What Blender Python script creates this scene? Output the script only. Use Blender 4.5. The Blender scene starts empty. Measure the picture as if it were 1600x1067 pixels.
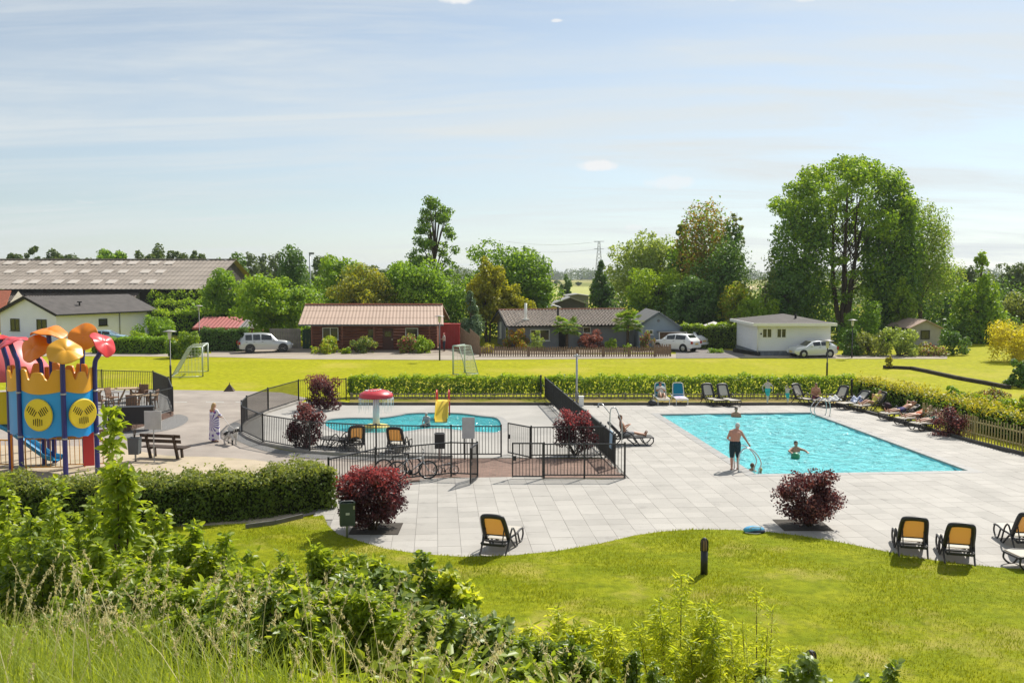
import bpy, bmesh, math, random
import numpy as np
from mathutils import Vector, Matrix
from mathutils.geometry import tessellate_polygon

# ------------------------------------------------------------------ camera, world, sun, exposure
F_PX, CAM_H = 1500.0, 7.0
PITCH = math.atan(103.5 / F_PX)
scene = bpy.context.scene
COL = scene.collection
cam_data = bpy.data.cameras.new('camera')
cam_data.sensor_width = 36.0
cam_data.lens = 36.0 * F_PX / 1600.0
cam_data.clip_start = 0.1
cam_data.clip_end = 9000
cam = bpy.data.objects.new('camera', cam_data)
cam.location = (0, 0, CAM_H)
cam.rotation_euler = (math.pi / 2 - PITCH, 0, 0)
COL.objects.link(cam)
scene.camera = cam

SUN_EL, SUN_AZ = math.radians(47), math.radians(36)      # azimuth clockwise from +Y
world = bpy.data.worlds.new('World')
scene.world = world
world.use_nodes = True
wn, wl = world.node_tree.nodes, world.node_tree.links
wn.clear()
w_out = wn.new('ShaderNodeOutputWorld')
w_bg = wn.new('ShaderNodeBackground')
w_bg.inputs['Strength'].default_value = 0.0705
sky = wn.new('ShaderNodeTexSky')
sky.sky_type = 'NISHITA'
sky.sun_disc = False
sky.sun_elevation = SUN_EL
sky.sun_rotation = SUN_AZ
sky.altitude = 0
sky.air_density = 1.0
sky.dust_density = 0.4
sky.ozone_density = 1.0
# thin cirrus streaks: noise on a flat layer high above the ground
w_geo = wn.new('ShaderNodeTexCoord')
w_sep = wn.new('ShaderNodeSeparateXYZ')
wl.new(w_geo.outputs['Generated'], w_sep.inputs[0])
def wmath(op, a, b=None):
    n = wn.new('ShaderNodeMath'); n.operation = op
    for k, v in enumerate((a, b)):
        if v is None: continue
        if isinstance(v, (int, float)): n.inputs[k].default_value = v
        else: wl.new(v, n.inputs[k])
    return n.outputs[0]
zc = wmath('MAXIMUM', w_sep.outputs['Z'], 0.0)
den = wmath('ADD', zc, 0.12)
cu, cv = wmath('DIVIDE', w_sep.outputs['X'], den), wmath('DIVIDE', w_sep.outputs['Y'], den)
w_com = wn.new('ShaderNodeCombineXYZ')
wl.new(cu, w_com.inputs[0]); wl.new(cv, w_com.inputs[1])
def wnoise(sx, sy, rot, detail, lo, hi, off=0.0):
    mp = wn.new('ShaderNodeMapping'); mp.inputs['Scale'].default_value = (sx, sy, 1)
    mp.inputs['Rotation'].default_value = (0, 0, rot); mp.inputs['Location'].default_value = (off, off * .7, 0)
    wl.new(w_com.outputs[0], mp.inputs[0])
    nz = wn.new('ShaderNodeTexNoise'); nz.inputs['Scale'].default_value = 1.0
    nz.inputs['Detail'].default_value = detail; nz.inputs['Roughness'].default_value = 0.62
    nz.inputs['Distortion'].default_value = 1.1
    wl.new(mp.outputs[0], nz.inputs['Vector'])
    rm = wn.new('ShaderNodeMapRange'); rm.inputs['From Min'].default_value = lo; rm.inputs['From Max'].default_value = hi
    rm.interpolation_type = 'SMOOTHSTEP'
    wl.new(nz.outputs['Fac'], rm.inputs['Value'])
    return rm.outputs[0]
c1 = wnoise(0.42, 1.9, 0.34, 9, 0.40, 0.68)
c2 = wnoise(0.30, 0.90, 0.22, 7, 0.38, 0.68, 3.1)
c3 = wnoise(2.6, 4.2, 0.0, 5, 0.66, 0.73, 8.3)
cm = wmath('MINIMUM', wmath('ADD', wmath('MULTIPLY', c1, 0.50), wmath('MULTIPLY', c2, 0.58)), 0.95)
cm = wmath('MAXIMUM', cm, wmath('MULTIPLY', c3, 0.75))
puffs = None
# a few small fair-weather puffs, each round its own direction
for az, el, sz, k_ in ((5.0, 6.4, 1.75, .9), (9.2, 5.4, 2.1, .55), (-3.2, 15.8, 2.1, .95), (17.0, 15.2, 1.9, .95), (12.5, 15.9, 3.2, .6), (2.6, 14.5, .6, .8), (7.2, 2.8, .9, .5)):
    a_, e_ = math.radians(az), math.radians(el)
    vx = wmath('DIVIDE', wmath('SUBTRACT', wmath('ARCTAN2', w_sep.outputs['X'], w_sep.outputs['Y']), a_), math.radians(sz))
    vz = wmath('DIVIDE', wmath('SUBTRACT', wmath('ARCSINE', w_sep.outputs['Z']), e_), math.radians(sz * .30))
    nzp = wn.new('ShaderNodeTexNoise'); nzp.inputs['Scale'].default_value = 46; nzp.inputs['Detail'].default_value = 6; nzp.inputs['Roughness'].default_value = .6
    wl.new(w_geo.outputs['Generated'], nzp.inputs['Vector'])
    d2 = wmath('ADD', wmath('MULTIPLY', vx, vx), wmath('MULTIPLY', vz, vz))
    pf = wmath('SUBTRACT', wmath('SUBTRACT', 1.15, d2), wmath('MULTIPLY', nzp.outputs['Fac'], 1.3))
    pf = wmath('MULTIPLY', wmath('MINIMUM', wmath('MAXIMUM', wmath('MULTIPLY', pf, 3.0), 0.0), 1.0), k_)
    puffs = pf if puffs is None else wmath('MAXIMUM', puffs, pf)
w_gray = wn.new('ShaderNodeHueSaturation'); w_gray.inputs['Saturation'].default_value = 0.54
w_gray.inputs['Value'].default_value = 1.0
wl.new(sky.outputs[0], w_gray.inputs['Color'])
w_tint = wn.new('ShaderNodeMix'); w_tint.data_type = 'RGBA'; w_tint.blend_type = 'MULTIPLY'; w_tint.inputs[0].default_value = 1.0
w_tint.inputs[7].default_value = (0.875, 0.955, 1.015, 1); wl.new(w_gray.outputs[0], w_tint.inputs[6])
w_mix = wn.new('ShaderNodeMix'); w_mix.data_type = 'RGBA'
wl.new(cm, w_mix.inputs[0]); wl.new(w_tint.outputs[2], w_mix.inputs[6])
w_mix.inputs[7].default_value = (6.75, 7.15, 7.25, 1)
w_mx2 = wn.new('ShaderNodeMix'); w_mx2.data_type = 'RGBA'; wl.new(puffs, w_mx2.inputs[0]); wl.new(w_mix.outputs[2], w_mx2.inputs[6]); w_mx2.inputs[7].default_value = (8.1, 8.15, 8.2, 1)
wl.new(w_mx2.outputs[2], w_bg.inputs['Color'])
wl.new(w_bg.outputs[0], w_out.inputs[0])

sun_data = bpy.data.lights.new('sun', 'SUN')
sun_data.energy = 3.85
sun_data.angle = math.radians(0.5)
sun_data.color = (1.0, 0.95, 0.86)
sun = bpy.data.objects.new('sun', sun_data)
sd = Vector((math.sin(SUN_AZ) * math.cos(SUN_EL), math.cos(SUN_AZ) * math.cos(SUN_EL), math.sin(SUN_EL)))
sun.rotation_euler = sd.to_track_quat('Z', 'Y').to_euler()
sun.location = (20, 20, 60)
COL.objects.link(sun)
scene.view_settings.view_transform = 'Standard'
scene.view_settings.look = 'None'
scene.view_settings.exposure = 0.68
scene.view_settings.gamma = 1.0
scene.view_settings.use_curve_mapping = False
scene.cycles.max_bounces = 8
scene.cycles.transparent_max_bounces = 16
scene.cycles.caustics_reflective = False
scene.cycles.caustics_refractive = False

# ------------------------------------------------------------------ pixel <-> place
def ray(px, py):
    dx, dy = (px - 800) / F_PX, -(py - 533.5) / F_PX
    return Vector((dx, math.cos(PITCH) + dy * math.sin(PITCH), -math.sin(PITCH) + dy * math.cos(PITCH)))
def G(px, py, z=0.0):
    d = ray(px, py); t = (z - CAM_H) / d.z
    return Vector((d.x * t, d.y * t, z))
def P(px, py, Y):
    d = ray(px, py); t = Y / d.y
    return Vector((d.x * t, Y, CAM_H + d.z * t))
def G2(px, py): p = G(px, py); return (p.x, p.y)

# ------------------------------------------------------------------ materials
MATS = {}
def newmat(name):
    m = bpy.data.materials.new(name); m.use_nodes = True
    nt = m.node_tree; nt.nodes.clear()
    out = nt.nodes.new('ShaderNodeOutputMaterial')
    MATS[name] = m
    return m, nt.nodes, nt.links, out
def rgba(c): return (c[0], c[1], c[2], 1)
def mat(name, col=(.5, .5, .5), rough=.6, metal=0., spec=.4, var=0.12, vscale=3., bump=0., bscale=40., col2=None, c2scale=1., c2lo=.45, c2hi=.6, coat=0., stretch=(1, 1, 1), alpha=1., emit=None):
    if name in MATS: return MATS[name]
    m, n, l, out = newmat(name)
    b = n.new('ShaderNodeBsdfPrincipled')
    b.inputs['Roughness'].default_value = rough; b.inputs['Metallic'].default_value = metal
    b.inputs['Specular IOR Level'].default_value = spec; b.inputs['Coat Weight'].default_value = coat
    b.inputs['Alpha'].default_value = alpha
    tc = n.new('ShaderNodeTexCoord'); mp = n.new('ShaderNodeMapping'); mp.inputs['Scale'].default_value = stretch
    l.new(tc.outputs['Object'], mp.inputs[0])
    def noise(s, d=4):
        t = n.new('ShaderNodeTexNoise'); t.inputs['Scale'].default_value = s; t.inputs['Detail'].default_value = d
        l.new(mp.outputs[0], t.inputs['Vector']); return t.outputs['Fac']
    csock = None
    if col2 is not None:
        mr = n.new('ShaderNodeMapRange'); mr.inputs['From Min'].default_value = c2lo; mr.inputs['From Max'].default_value = c2hi
        l.new(noise(c2scale, 5), mr.inputs[0])
        mx = n.new('ShaderNodeMix'); mx.data_type = 'RGBA'
        mx.inputs[6].default_value = rgba(col); mx.inputs[7].default_value = rgba(col2)
        l.new(mr.outputs[0], mx.inputs[0]); csock = mx.outputs[2]
    if var > 0:
        mr = n.new('ShaderNodeMapRange'); mr.inputs['From Min'].default_value = .25; mr.inputs['From Max'].default_value = .75
        mr.inputs['To Min'].default_value = 1 - var; mr.inputs['To Max'].default_value = 1 + var
        l.new(noise(vscale, 6), mr.inputs[0])
        hs = n.new('ShaderNodeHueSaturation')
        hs.inputs['Color'].default_value = rgba(col)
        if csock: l.new(csock, hs.inputs['Color'])
        l.new(mr.outputs[0], hs.inputs['Value']); csock = hs.outputs[0]
    if csock: l.new(csock, b.inputs['Base Color'])
    else: b.inputs['Base Color'].default_value = rgba(col)
    if bump > 0:
        bp = n.new('ShaderNodeBump'); bp.inputs['Strength'].default_value = bump; bp.inputs['Distance'].default_value = .02
        l.new(noise(bscale, 5), bp.inputs['Height']); l.new(bp.outputs[0], b.inputs['Normal'])
    l.new(b.outputs[0], out.inputs[0])
    return m
def leafmat(name, col, col2=None, trans=.42, rough=.5, patch=.35, spec=.25, tint=(1.35, 1.25, .55)):
    """leaf: each leaf (island) a little different, sun comes through from behind"""
    if name in MATS: return MATS[name]
    m, n, l, out = newmat(name)
    col2 = col2 or tuple(c * 1.6 for c in col)
    g = n.new('ShaderNodeNewGeometry'); tc = n.new('ShaderNodeTexCoord')
    nz = n.new('ShaderNodeTexNoise'); nz.inputs['Scale'].default_value = patch; nz.inputs['Detail'].default_value = 3
    l.new(tc.outputs['Object'], nz.inputs['Vector'])
    ad = n.new('ShaderNodeMath'); ad.operation = 'MULTIPLY_ADD'; ad.inputs[1].default_value = .55
    l.new(g.outputs['Random Per Island'], ad.inputs[0])
    mr = n.new('ShaderNodeMapRange'); mr.inputs['From Min'].default_value = .35; mr.inputs['From Max'].default_value = .65; mr.inputs['To Max'].default_value = .45
    l.new(nz.outputs['Fac'], mr.inputs[0]); l.new(mr.outputs[0], ad.inputs[2])
    mx = n.new('ShaderNodeMix'); mx.data_type = 'RGBA'
    mx.inputs[6].default_value = rgba(col); mx.inputs[7].default_value = rgba(col2)
    l.new(ad.outputs[0], mx.inputs[0])
    b = n.new('ShaderNodeBsdfPrincipled'); b.inputs['Roughness'].default_value = rough; b.inputs['Specular IOR Level'].default_value = spec
    l.new(mx.outputs[2], b.inputs['Base Color'])
    tr = n.new('ShaderNodeBsdfTranslucent')
    tm = n.new('ShaderNodeMix'); tm.data_type = 'RGBA'; tm.blend_type = 'MULTIPLY'; tm.inputs[0].default_value = 1
    tm.inputs[7].default_value = (tint[0] * 1.25, tint[1] * 1.25, tint[2] * 1.25, 1); l.new(mx.outputs[2], tm.inputs[6]); l.new(tm.outputs[2], tr.inputs[0])
    ms = n.new('ShaderNodeMixShader'); ms.inputs[0].default_value = trans
    l.new(b.outputs[0], ms.inputs[1]); l.new(tr.outputs[0], ms.inputs[2]); l.new(ms.outputs[0], out.inputs[0])
    return m

# ------------------------------------------------------------------ objects
ORG = {}
def link(o, parent=None):
    COL.objects.link(o)
    if parent is not None: o.parent = parent
    return o
def tag(o, label=None, cat=None, group=None, kind=None):
    if label: o['label'] = label
    if cat: o['category'] = cat
    if group: o['group'] = group
    if kind: o['kind'] = kind
    return o
def thing(name, label, cat, loc=(0, 0, 0), rz=0., group=None):
    o = bpy.data.objects.new(name, None); o.empty_display_size = .3
    o.location = loc; o.rotation_euler = (0, 0, rz); link(o)
    ORG[o.name] = Vector(loc)
    return tag(o, label, cat, group)
def copy_tree(o, parent=None):
    c = o.copy(); COL.objects.link(c)
    if parent is not None: c.parent = parent
    for ch in list(o.children): copy_tree(ch, c)
    return c
def setmats(me, m):
    for k in (m if isinstance(m, (list, tuple)) else [m]): me.materials.append(k)
def perp(d):
    d = Vector(d).normalized()
    a = Vector((0, 0, 1)) if abs(d.z) < .95 else Vector((0, 1, 0))
    s = d.cross(a).normalized(); return s, s.cross(d).normalized()

class MB:
    """collects shapes into one mesh"""
    def __init__(s): s.v, s.f, s.m, s.sm = [], [], [], []
    def _add(s, vs, fs, m=0, smooth=False):
        o = len(s.v); s.v += [tuple(x) for x in vs]
        for f in fs: s.f.append([i + o for i in f]); s.m.append(m); s.sm.append(smooth)
        return s
    def poly(s, pts, m=0): return s._add(pts, [list(range(len(pts)))], m)
    def box(s, c, size, rz=0., m=0, rot=None):
        hx, hy, hz = size[0] / 2, size[1] / 2, size[2] / 2
        M = rot if rot is not None else Matrix.Rotation(rz, 3, 'Z')
        c = Vector(c)
        vs = [c + M @ Vector((a * hx, b * hy, d * hz)) for d in (-1, 1) for a, b in ((-1, -1), (1, -1), (1, 1), (-1, 1))]
        return s._add(vs, [[3, 2, 1, 0], [4, 5, 6, 7], [0, 1, 5, 4], [1, 2, 6, 5], [2, 3, 7, 6], [3, 0, 4, 7]], m)
    def bar(s, a, b, w, h, m=0):
        """box from a to b, w sideways, h upwards"""
        a, b = Vector(a), Vector(b); d = b - a
        sd, up = perp(d)
        vs = []
        for p in (a, b):
            for x, y in ((-1, -1), (1, -1), (1, 1), (-1, 1)): vs.append(p + sd * (x * w / 2) + up * (y * h / 2))
        return s._add(vs, [[0, 1, 2, 3], [7, 6, 5, 4], [0, 4, 5, 1], [1, 5, 6, 2], [2, 6, 7, 3], [3, 7, 4, 0]], m)
    def tube(s, pts, r, n=8, m=0, cap=True, smooth=True, closed=False):
        pts = [Vector(p) for p in pts]; k = len(pts)
        rs = r if isinstance(r, (list, tuple)) else [r] * k
        o = len(s.v); prev = None
        for i, p in enumerate(pts):
            if closed: d = pts[(i + 1) % k] - pts[i - 1]
            else: d = pts[min(i + 1, k - 1)] - pts[max(i - 1, 0)]
            if d.length < 1e-9: d = Vector((0, 0, 1))
            d.normalize()
            if prev is None: sd, up = perp(d)
            else:
                sd = prev - d * prev.dot(d)
                if sd.length < 1e-6: sd, up = perp(d)
                sd.normalize(); up = sd.cross(d)
            prev = sd
            for j in range(n):
                a = 2 * math.pi * j / n
                s.v.append(tuple(p + (sd * math.cos(a) + up * math.sin(a)) * rs[i]))
        for i in range(k if closed else k - 1):
            i2 = (i + 1) % k
            for j in range(n):
                j2 = (j + 1) % n
                s.f.append([o + i * n + j, o + i * n + j2, o + i2 * n + j2, o + i2 * n + j]); s.m.append(m); s.sm.append(smooth)
        if cap and not closed:
            s.f.append([o + j for j in range(n)][::-1]); s.m.append(m); s.sm.append(False)
            s.f.append([o + (k - 1) * n + j for j in range(n)]); s.m.append(m); s.sm.append(False)
        return s
    def lathe(s, prof, c=(0, 0, 0), n=20, m=0, M=None, smooth=True):
        o = len(s.v); c = Vector(c)
        for r, z in prof:
            for j in range(n):
                a = 2 * math.pi * j / n; p = Vector((r * math.cos(a), r * math.sin(a), z))
                s.v.append(tuple(c + (M @ p if M is not None else p)))
        for i in range(len(prof) - 1):
            for j in range(n):
                j2 = (j + 1) % n
                s.f.append([o + i * n + j, o + i * n + j2, o + (i + 1) * n + j2, o + (i + 1) * n + j]); s.m.append(m); s.sm.append(smooth)
        return s
    def sphere(s, c, r, n=12, k=8, m=0, M=None):
        r = r if isinstance(r, (tuple, list)) else (r, r, r)
        o = len(s.v); c = Vector(c)
        for i in range(k + 1):
            t = math.pi * i / k
            for j in range(n):
                a = 2 * math.pi * j / n
                p = Vector((r[0] * math.sin(t) * math.cos(a), r[1] * math.sin(t) * math.sin(a), -r[2] * math.cos(t)))
                s.v.append(tuple(c + (M @ p if M is not None else p)))
        for i in range(k):
            for j in range(n):
                j2 = (j + 1) % n
                s.f.append([o + i * n + j, o + i * n + j2, o + (i + 1) * n + j2, o + (i + 1) * n + j]); s.m.append(m); s.sm.append(True)
        return s
    def prism(s, pts2, z0, z1, m=0, M=None):
        """vertical prism over a 2-D outline (counter-clockwise)"""
        k = len(pts2)
        vs = [Vector((p[0], p[1], z0)) for p in pts2] + [Vector((p[0], p[1], z1)) for p in pts2]
        if M is not None: vs = [M @ v for v in vs]
        fs = [list(range(k))[::-1], list(range(k, 2 * k))] + [[i, (i + 1) % k, k + (i + 1) % k, k + i] for i in range(k)]
        return s._add(vs, fs, m)
    def build(s, name, m, parent=None, org=None, world=False, kind=None):
        off = Vector((0, 0, 0))
        if parent is not None and world: off = ORG.get(parent.name, Vector((0, 0, 0)))
        if org is not None: off = Vector(org)
        me = bpy.data.meshes.new(name)
        me.from_pydata([(x[0] - off[0], x[1] - off[1], x[2] - off[2]) for x in s.v], [], s.f)
        me.polygons.foreach_set('material_index', s.m)
        me.polygons.foreach_set('use_smooth', s.sm)
        setmats(me, m); me.update()
        o = bpy.data.objects.new(name, me); link(o, parent)
        if org is not None: o.location = off
        if parent is not None: ORG[o.name] = off
        else: ORG[o.name] = Vector((0, 0, 0))
        if kind: o['kind'] = kind
        return o
def flat(name, outline, z, m, holes=(), parent=None, kind='structure', thick=0.):
    """level sheet over an outline with holes"""
    loops = [[Vector((p[0], p[1], 0)) for p in lp] for lp in [outline] + list(holes)]
    pts = [p for lp in loops for p in lp]
    tris = tessellate_polygon(loops)
    mb = MB()
    fs = []
    for t in tris:
        a, b, c = (pts[i] for i in t)
        fs.append(list(t) if (b - a).cross(c - a).z > 0 else list(t)[::-1])
    mb._add([(p.x, p.y, z) for p in pts], fs)
    if thick:
        o = 0
        for lp in loops:
            k = len(lp)
            for i in range(k):
                a, b = lp[i], lp[(i + 1) % k]
                mb._add([(a.x, a.y, z), (b.x, b.y, z), (b.x, b.y, z - thick), (a.x, a.y, z - thick)], [[0, 1, 2, 3]])
    o = mb.build(name, m, parent)
    if kind: o['kind'] = kind
    return o
def smooth_loop(pts, sub=6):
    """closed Catmull-Rom curve"""
    k = len(pts); out = []
    for i in range(k):
        p0, p1, p2, p3 = (Vector((*pts[(i + j - 1) % k][:2], 0)) for j in range(4))
        for q in range(sub):
            t = q / sub
            v = .5 * ((2 * p1) + (p2 - p0) * t + (2 * p0 - 5 * p1 + 4 * p2 - p3) * t * t + (3 * p1 - p0 - 3 * p2 + p3) * t ** 3)
            out.append((v.x, v.y))
    return out
def smooth_line(pts, sub=6):
    pts = [Vector(p) for p in pts]; k = len(pts); out = []
    for i in range(k - 1):
        p0, p1, p2, p3 = pts[max(i - 1, 0)], pts[i], pts[i + 1], pts[min(i + 2, k - 1)]
        for q in range(sub):
            t = q / sub
            out.append(.5 * ((2 * p1) + (p2 - p0) * t + (2 * p0 - 5 * p1 + 4 * p2 - p3) * t * t + (3 * p1 - p0 - 3 * p2 + p3) * t ** 3))
    out.append(pts[-1]); return out
def inside(x, y, poly):
    r = False; j = len(poly) - 1
    for i in range(len(poly)):
        xi, yi = poly[i][0], poly[i][1]; xj, yj = poly[j][0], poly[j][1]
        if (yi > y) != (yj > y) and x < (xj - xi) * (y - yi) / (yj - yi) + xi: r = not r
        j = i
    return r
def inside_np(x, y, poly):
    r = np.zeros(len(x), bool); j = len(poly) - 1
    for i in range(len(poly)):
        xi, yi = poly[i][0], poly[i][1]; xj, yj = poly[j][0], poly[j][1]
        c = ((yi > y) != (yj > y)) & (x < (xj - xi) * (y - yi) / ((yj - yi) or 1e-9) + xi)
        r ^= c; j = i
    return r

def mesh_np(name, V, FQ, m, parent=None, off=None, loc=None, smooth=False, mi=None):
    """fast mesh of equal-sided faces from arrays"""
    V = np.asarray(V, np.float32); FQ = np.asarray(FQ, np.int32); k = FQ.shape[1]
    if off is not None: V = V - np.asarray(off, np.float32)
    me = bpy.data.meshes.new(name)
    me.vertices.add(len(V)); me.vertices.foreach_set('co', V.ravel())
    me.loops.add(FQ.size); me.loops.foreach_set('vertex_index', FQ.ravel())
    me.polygons.add(len(FQ)); me.polygons.foreach_set('loop_start', np.arange(0, FQ.size, k, dtype=np.int32))
    if smooth: me.polygons.foreach_set('use_smooth', np.ones(len(FQ), bool))
    setmats(me, m)
    if mi is not None: me.polygons.foreach_set('material_index', np.asarray(mi, np.int32))
    me.update(calc_edges=True)
    o = bpy.data.objects.new(name, me); link(o, parent)
    if loc is not None: o.location = loc
    return o
def leaves(pos, nrm, size, rng, asp=.55, axis=None, fold=.18):
    """one folded diamond per point; returns V, F"""
    n = len(pos)
    nrm = nrm / (np.linalg.norm(nrm, axis=1, keepdims=True) + 1e-9)
    t = rng.normal(size=(n, 3)) if axis is None else axis + rng.normal(size=(n, 3)) * .35
    t -= nrm * np.sum(t * nrm, 1, keepdims=True); t /= (np.linalg.norm(t, axis=1, keepdims=True) + 1e-9)
    b = np.cross(nrm, t); s = np.asarray(size).reshape(-1, 1)
    v = np.empty((n, 4, 3), np.float32)
    v[:, 0] = pos - t * s * .5
    v[:, 1] = pos + b * s * asp * .5 + nrm * s * fold - t * s * .05
    v[:, 2] = pos + t * s * .5
    v[:, 3] = pos - b * s * asp * .5 + nrm * s * fold - t * s * .05
    return v.reshape(-1, 3), np.arange(4 * n, dtype=np.int32).reshape(-1, 4)
def blob_points(blobs, n, rng, shell=.55, up=.35, rnd=.8, droop=0.):
    """points and leaf normals spread through ellipsoids (cx,cy,cz,rx,ry,rz)"""
    B = np.asarray(blobs, float)
    w = (B[:, 3] * B[:, 5]); w = w / w.sum()
    idx = rng.choice(len(B), n, p=w)
    d = rng.normal(size=(n, 3)); d /= np.linalg.norm(d, axis=1, keepdims=True)
    r = shell + (1 - shell) * np.sqrt(rng.random(n))
    r *= np.clip(1 + .12 * rng.normal(size=n), .6, 1.16)
    pos = B[idx, :3] + d * B[idx, 3:6] * r[:, None]
    if droop: pos[:, 2] -= droop * rng.random(n) ** 2
    nr = d * 1.0 + rng.normal(size=(n, 3)) * rnd + np.array([0, 0, up])
    return pos, nr, idx
# ================================================================== SETTING
rngA = np.random.default_rng(11); random.seed(5)
# --- outlines (ground plane)
FL, FR, NR, NL = G(1027, 646), G(1270, 646), G(1520, 738.5), G(1177, 738.5)
PU = ((FL - NL).normalized() + (FR - NR).normalized()).normalized()      # long axis of the pool
PV = Vector((PU.y, -PU.x, 0))
PL = ((FL - NL).length + (FR - NR).length) / 2 * 1.0
PW = ((FR - FL).length + (NR - NL).length) / 2
PC = (FL + FR + NR + NL) / 4
def pool_rect(e):
    return [(PC + PV * a * (PW / 2 + e) + PU * b * (PL / 2 + e)).to_tuple()[:2] for a, b in ((-1, -1), (1, -1), (1, 1), (-1, 1))]
KP = smooth_loop([G2(*p) for p in ((508, 664), (512, 656), (545, 653), (590, 653), (618, 650), (640, 646), (680, 645), (722, 646), (752, 650), (776, 653), (784, 664), (779, 675), (750, 675), (725, 673), (695, 670), (665, 670), (635, 674), (600, 676), (555, 676), (522, 672))], 4)
kc = (sum(p[0] for p in KP) / len(KP), sum(p[1] for p in KP) / len(KP))
def grow(lp, e):
    out = []; k = len(lp); area = sum(lp[i][0] * lp[(i + 1) % k][1] - lp[(i + 1) % k][0] * lp[i][1] for i in range(k))
    for i in range(k):
        a, b = Vector(lp[i - 1]), Vector(lp[(i + 1) % k]); d = (b - a).normalized()
        nn = Vector((d.y, -d.x)) if area > 0 else Vector((-d.y, d.x))
        out.append((lp[i][0] + nn.x * e, lp[i][1] + nn.y * e))
    return out
LAWN_PX = [(-500, 826), (-100, 826), (200, 826), (330, 822), (440, 815), (505, 806), (512, 822), (528, 836), (560, 846), (600, 858), (650, 866), (720, 871), (800, 869), (870, 862), (940, 850), (990, 838), (1030, 832), (1080, 828.5), (1150, 829), (1200, 832), (1250, 838), (1310, 848), (1380, 862), (1440, 874), (1500, 882), (1560, 888), (1620, 892), (1800, 900), (2300, 930)]
LAWN_EDGE = [G2(*p) for p in LAWN_PX]
DECK = [G2(*p) for p in ((851, 633), (976, 748), (746, 747), (705, 746), (587, 758.5), (514, 778))] + [G2(498, 800), G2(498, 850), G2(600, 875), G2(800, 890), G2(1100, 850), G2(1400, 890), G2(1700, 930), G2(2050, 930)] + [G2(*p) for p in ((1900, 800), (1600, 712), (1520, 692), (1450, 672), (1370, 650), (1320, 637), (1290, 633))]
KDECK = [G2(*p) for p in ((545, 633), (851, 633), (946, 715), (705, 716), (590, 714), (484, 708), (411, 694.5), (390, 686), (378, 678), (378, 668), (386, 660), (419, 645), (467, 630), (483, 627), (500, 630))]

def terrain(x, y):
    L = np.interp(y, [0, 2, 4, 6, 8, 10, 12, 15, 18, 20], [5.45, 5.4, 5.05, 4.5, 3.65, 2.75, 1.85, .7, .1, 0])
    R = np.interp(y, [0, 2, 4, 6, 8, 10, 12, 14, 16, 18], [5.45, 5.2, 4.4, 3.4, 2.4, 1.5, .75, .25, .05, 0])
    t = np.clip((np.asarray(x) + 1.5) / 4.0, 0, 1); t = t * t * (3 - 2 * t)
    return L * (1 - t) + R * t

# --- ground materials
def grassmat(name, a, b, dry, s1=.5, s2=6, dry_lo=.56, dry_hi=.72, drys=.25, bump=.5, stripes=0):
    m, n, l, out = newmat(name)
    bs = n.new('ShaderNodeBsdfPrincipled'); bs.inputs['Roughness'].default_value = .75; bs.inputs['Specular IOR Level'].default_value = .04
    tc = n.new('ShaderNodeTexCoord')
    def noise(s, d=5, st=(1, 1, 1)):
        mp = n.new('ShaderNodeMapping'); mp.inputs['Scale'].default_value = st; l.new(tc.outputs['Object'], mp.inputs[0])
        t = n.new('ShaderNodeTexNoise'); t.inputs['Scale'].default_value = s; t.inputs['Detail'].default_value = d; t.inputs['Roughness'].default_value = .6
        l.new(mp.outputs[0], t.inputs['Vector']); return t.outputs['Fac']
    def rng_(s, lo, hi):
        r = n.new('ShaderNodeMapRange'); r.inputs['From Min'].default_value = lo; r.inputs['From Max'].default_value = hi; l.new(s, r.inputs[0]); return r.outputs[0]
    def mixc(f, c1, c2):
        x = n.new('ShaderNodeMix'); x.data_type = 'RGBA'; l.new(f, x.inputs[0])
        for k, c in ((6, c1), (7, c2)):
            if isinstance(c, tuple): x.inputs[k].default_value = rgba(c)
            else: l.new(c, x.inputs[k])
        return x.outputs[2]
    c = mixc(rng_(noise(s1, 6, (1, 2.0, 1)), .36, .64), a, b)
    c = mixc(rng_(noise(s2, 6), .40, .75), c, tuple(q * .62 for q in a))
    c = mixc(rng_(noise(drys, 6), dry_lo, dry_hi), c, dry)
    l.new(c, bs.inputs['Base Color'])
    bp = n.new('ShaderNodeBump'); bp.inputs['Strength'].default_value = bump; bp.inputs['Distance'].default_value = .04
    l.new(noise(22, 6), bp.inputs['Height']); l.new(bp.outputs[0], bs.inputs['Normal'])
    l.new(bs.outputs[0], out.inputs[0]); return m
M_field = grassmat('field_grass', (.315, .325, .006), (.375, .365, .010), (.43, .36, .06), s1=.16, s2=2.5, drys=.11, dry_lo=.53, dry_hi=.74)
M_lawn = grassmat('lawn_grass', (.190, .235, .006), (.295, .310, .012), (.40, .33, .09), s1=.55, s2=5, drys=.42, dry_lo=.53, dry_hi=.72, bump=.8)
M_far = grassmat('far_field', (.16, .19, .03), (.30, .30, .06), (.34, .30, .10), s1=.004, s2=.01, drys=.006, dry_lo=.5, dry_hi=.55, bump=.1)
M_asph = mat('asphalt_path', (.31, .27, .235), .9, var=.14, vscale=1.1, bump=.25, bscale=90, spec=.2, col2=(.355, .31, .27), c2scale=.35)
M_road = mat('pale_road', (.36, .31, .25), .9, var=.12, vscale=.6, bump=.2, bscale=60, spec=.2)
M_sand = mat('sand', (.46, .385, .28), .95, var=.12, vscale=1.7, bump=.5, bscale=14, spec=.1, col2=(.36, .31, .20), c2scale=.8, c2lo=.55, c2hi=.7)
M_gravel = mat('gravel', (.20, .195, .19), .9, var=.55, vscale=22, bump=1., bscale=30, spec=.2)
M_slab = mat('splash_concrete', (.385, .365, .335), .8, var=.07, vscale=.9, bump=.12, bscale=60, spec=.3, col2=(.34, .325, .30), c2scale=.3)
M_joint = mat('joint_sand', (.26, .25, .23), .95, var=.15, vscale=5, spec=.1)
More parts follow.
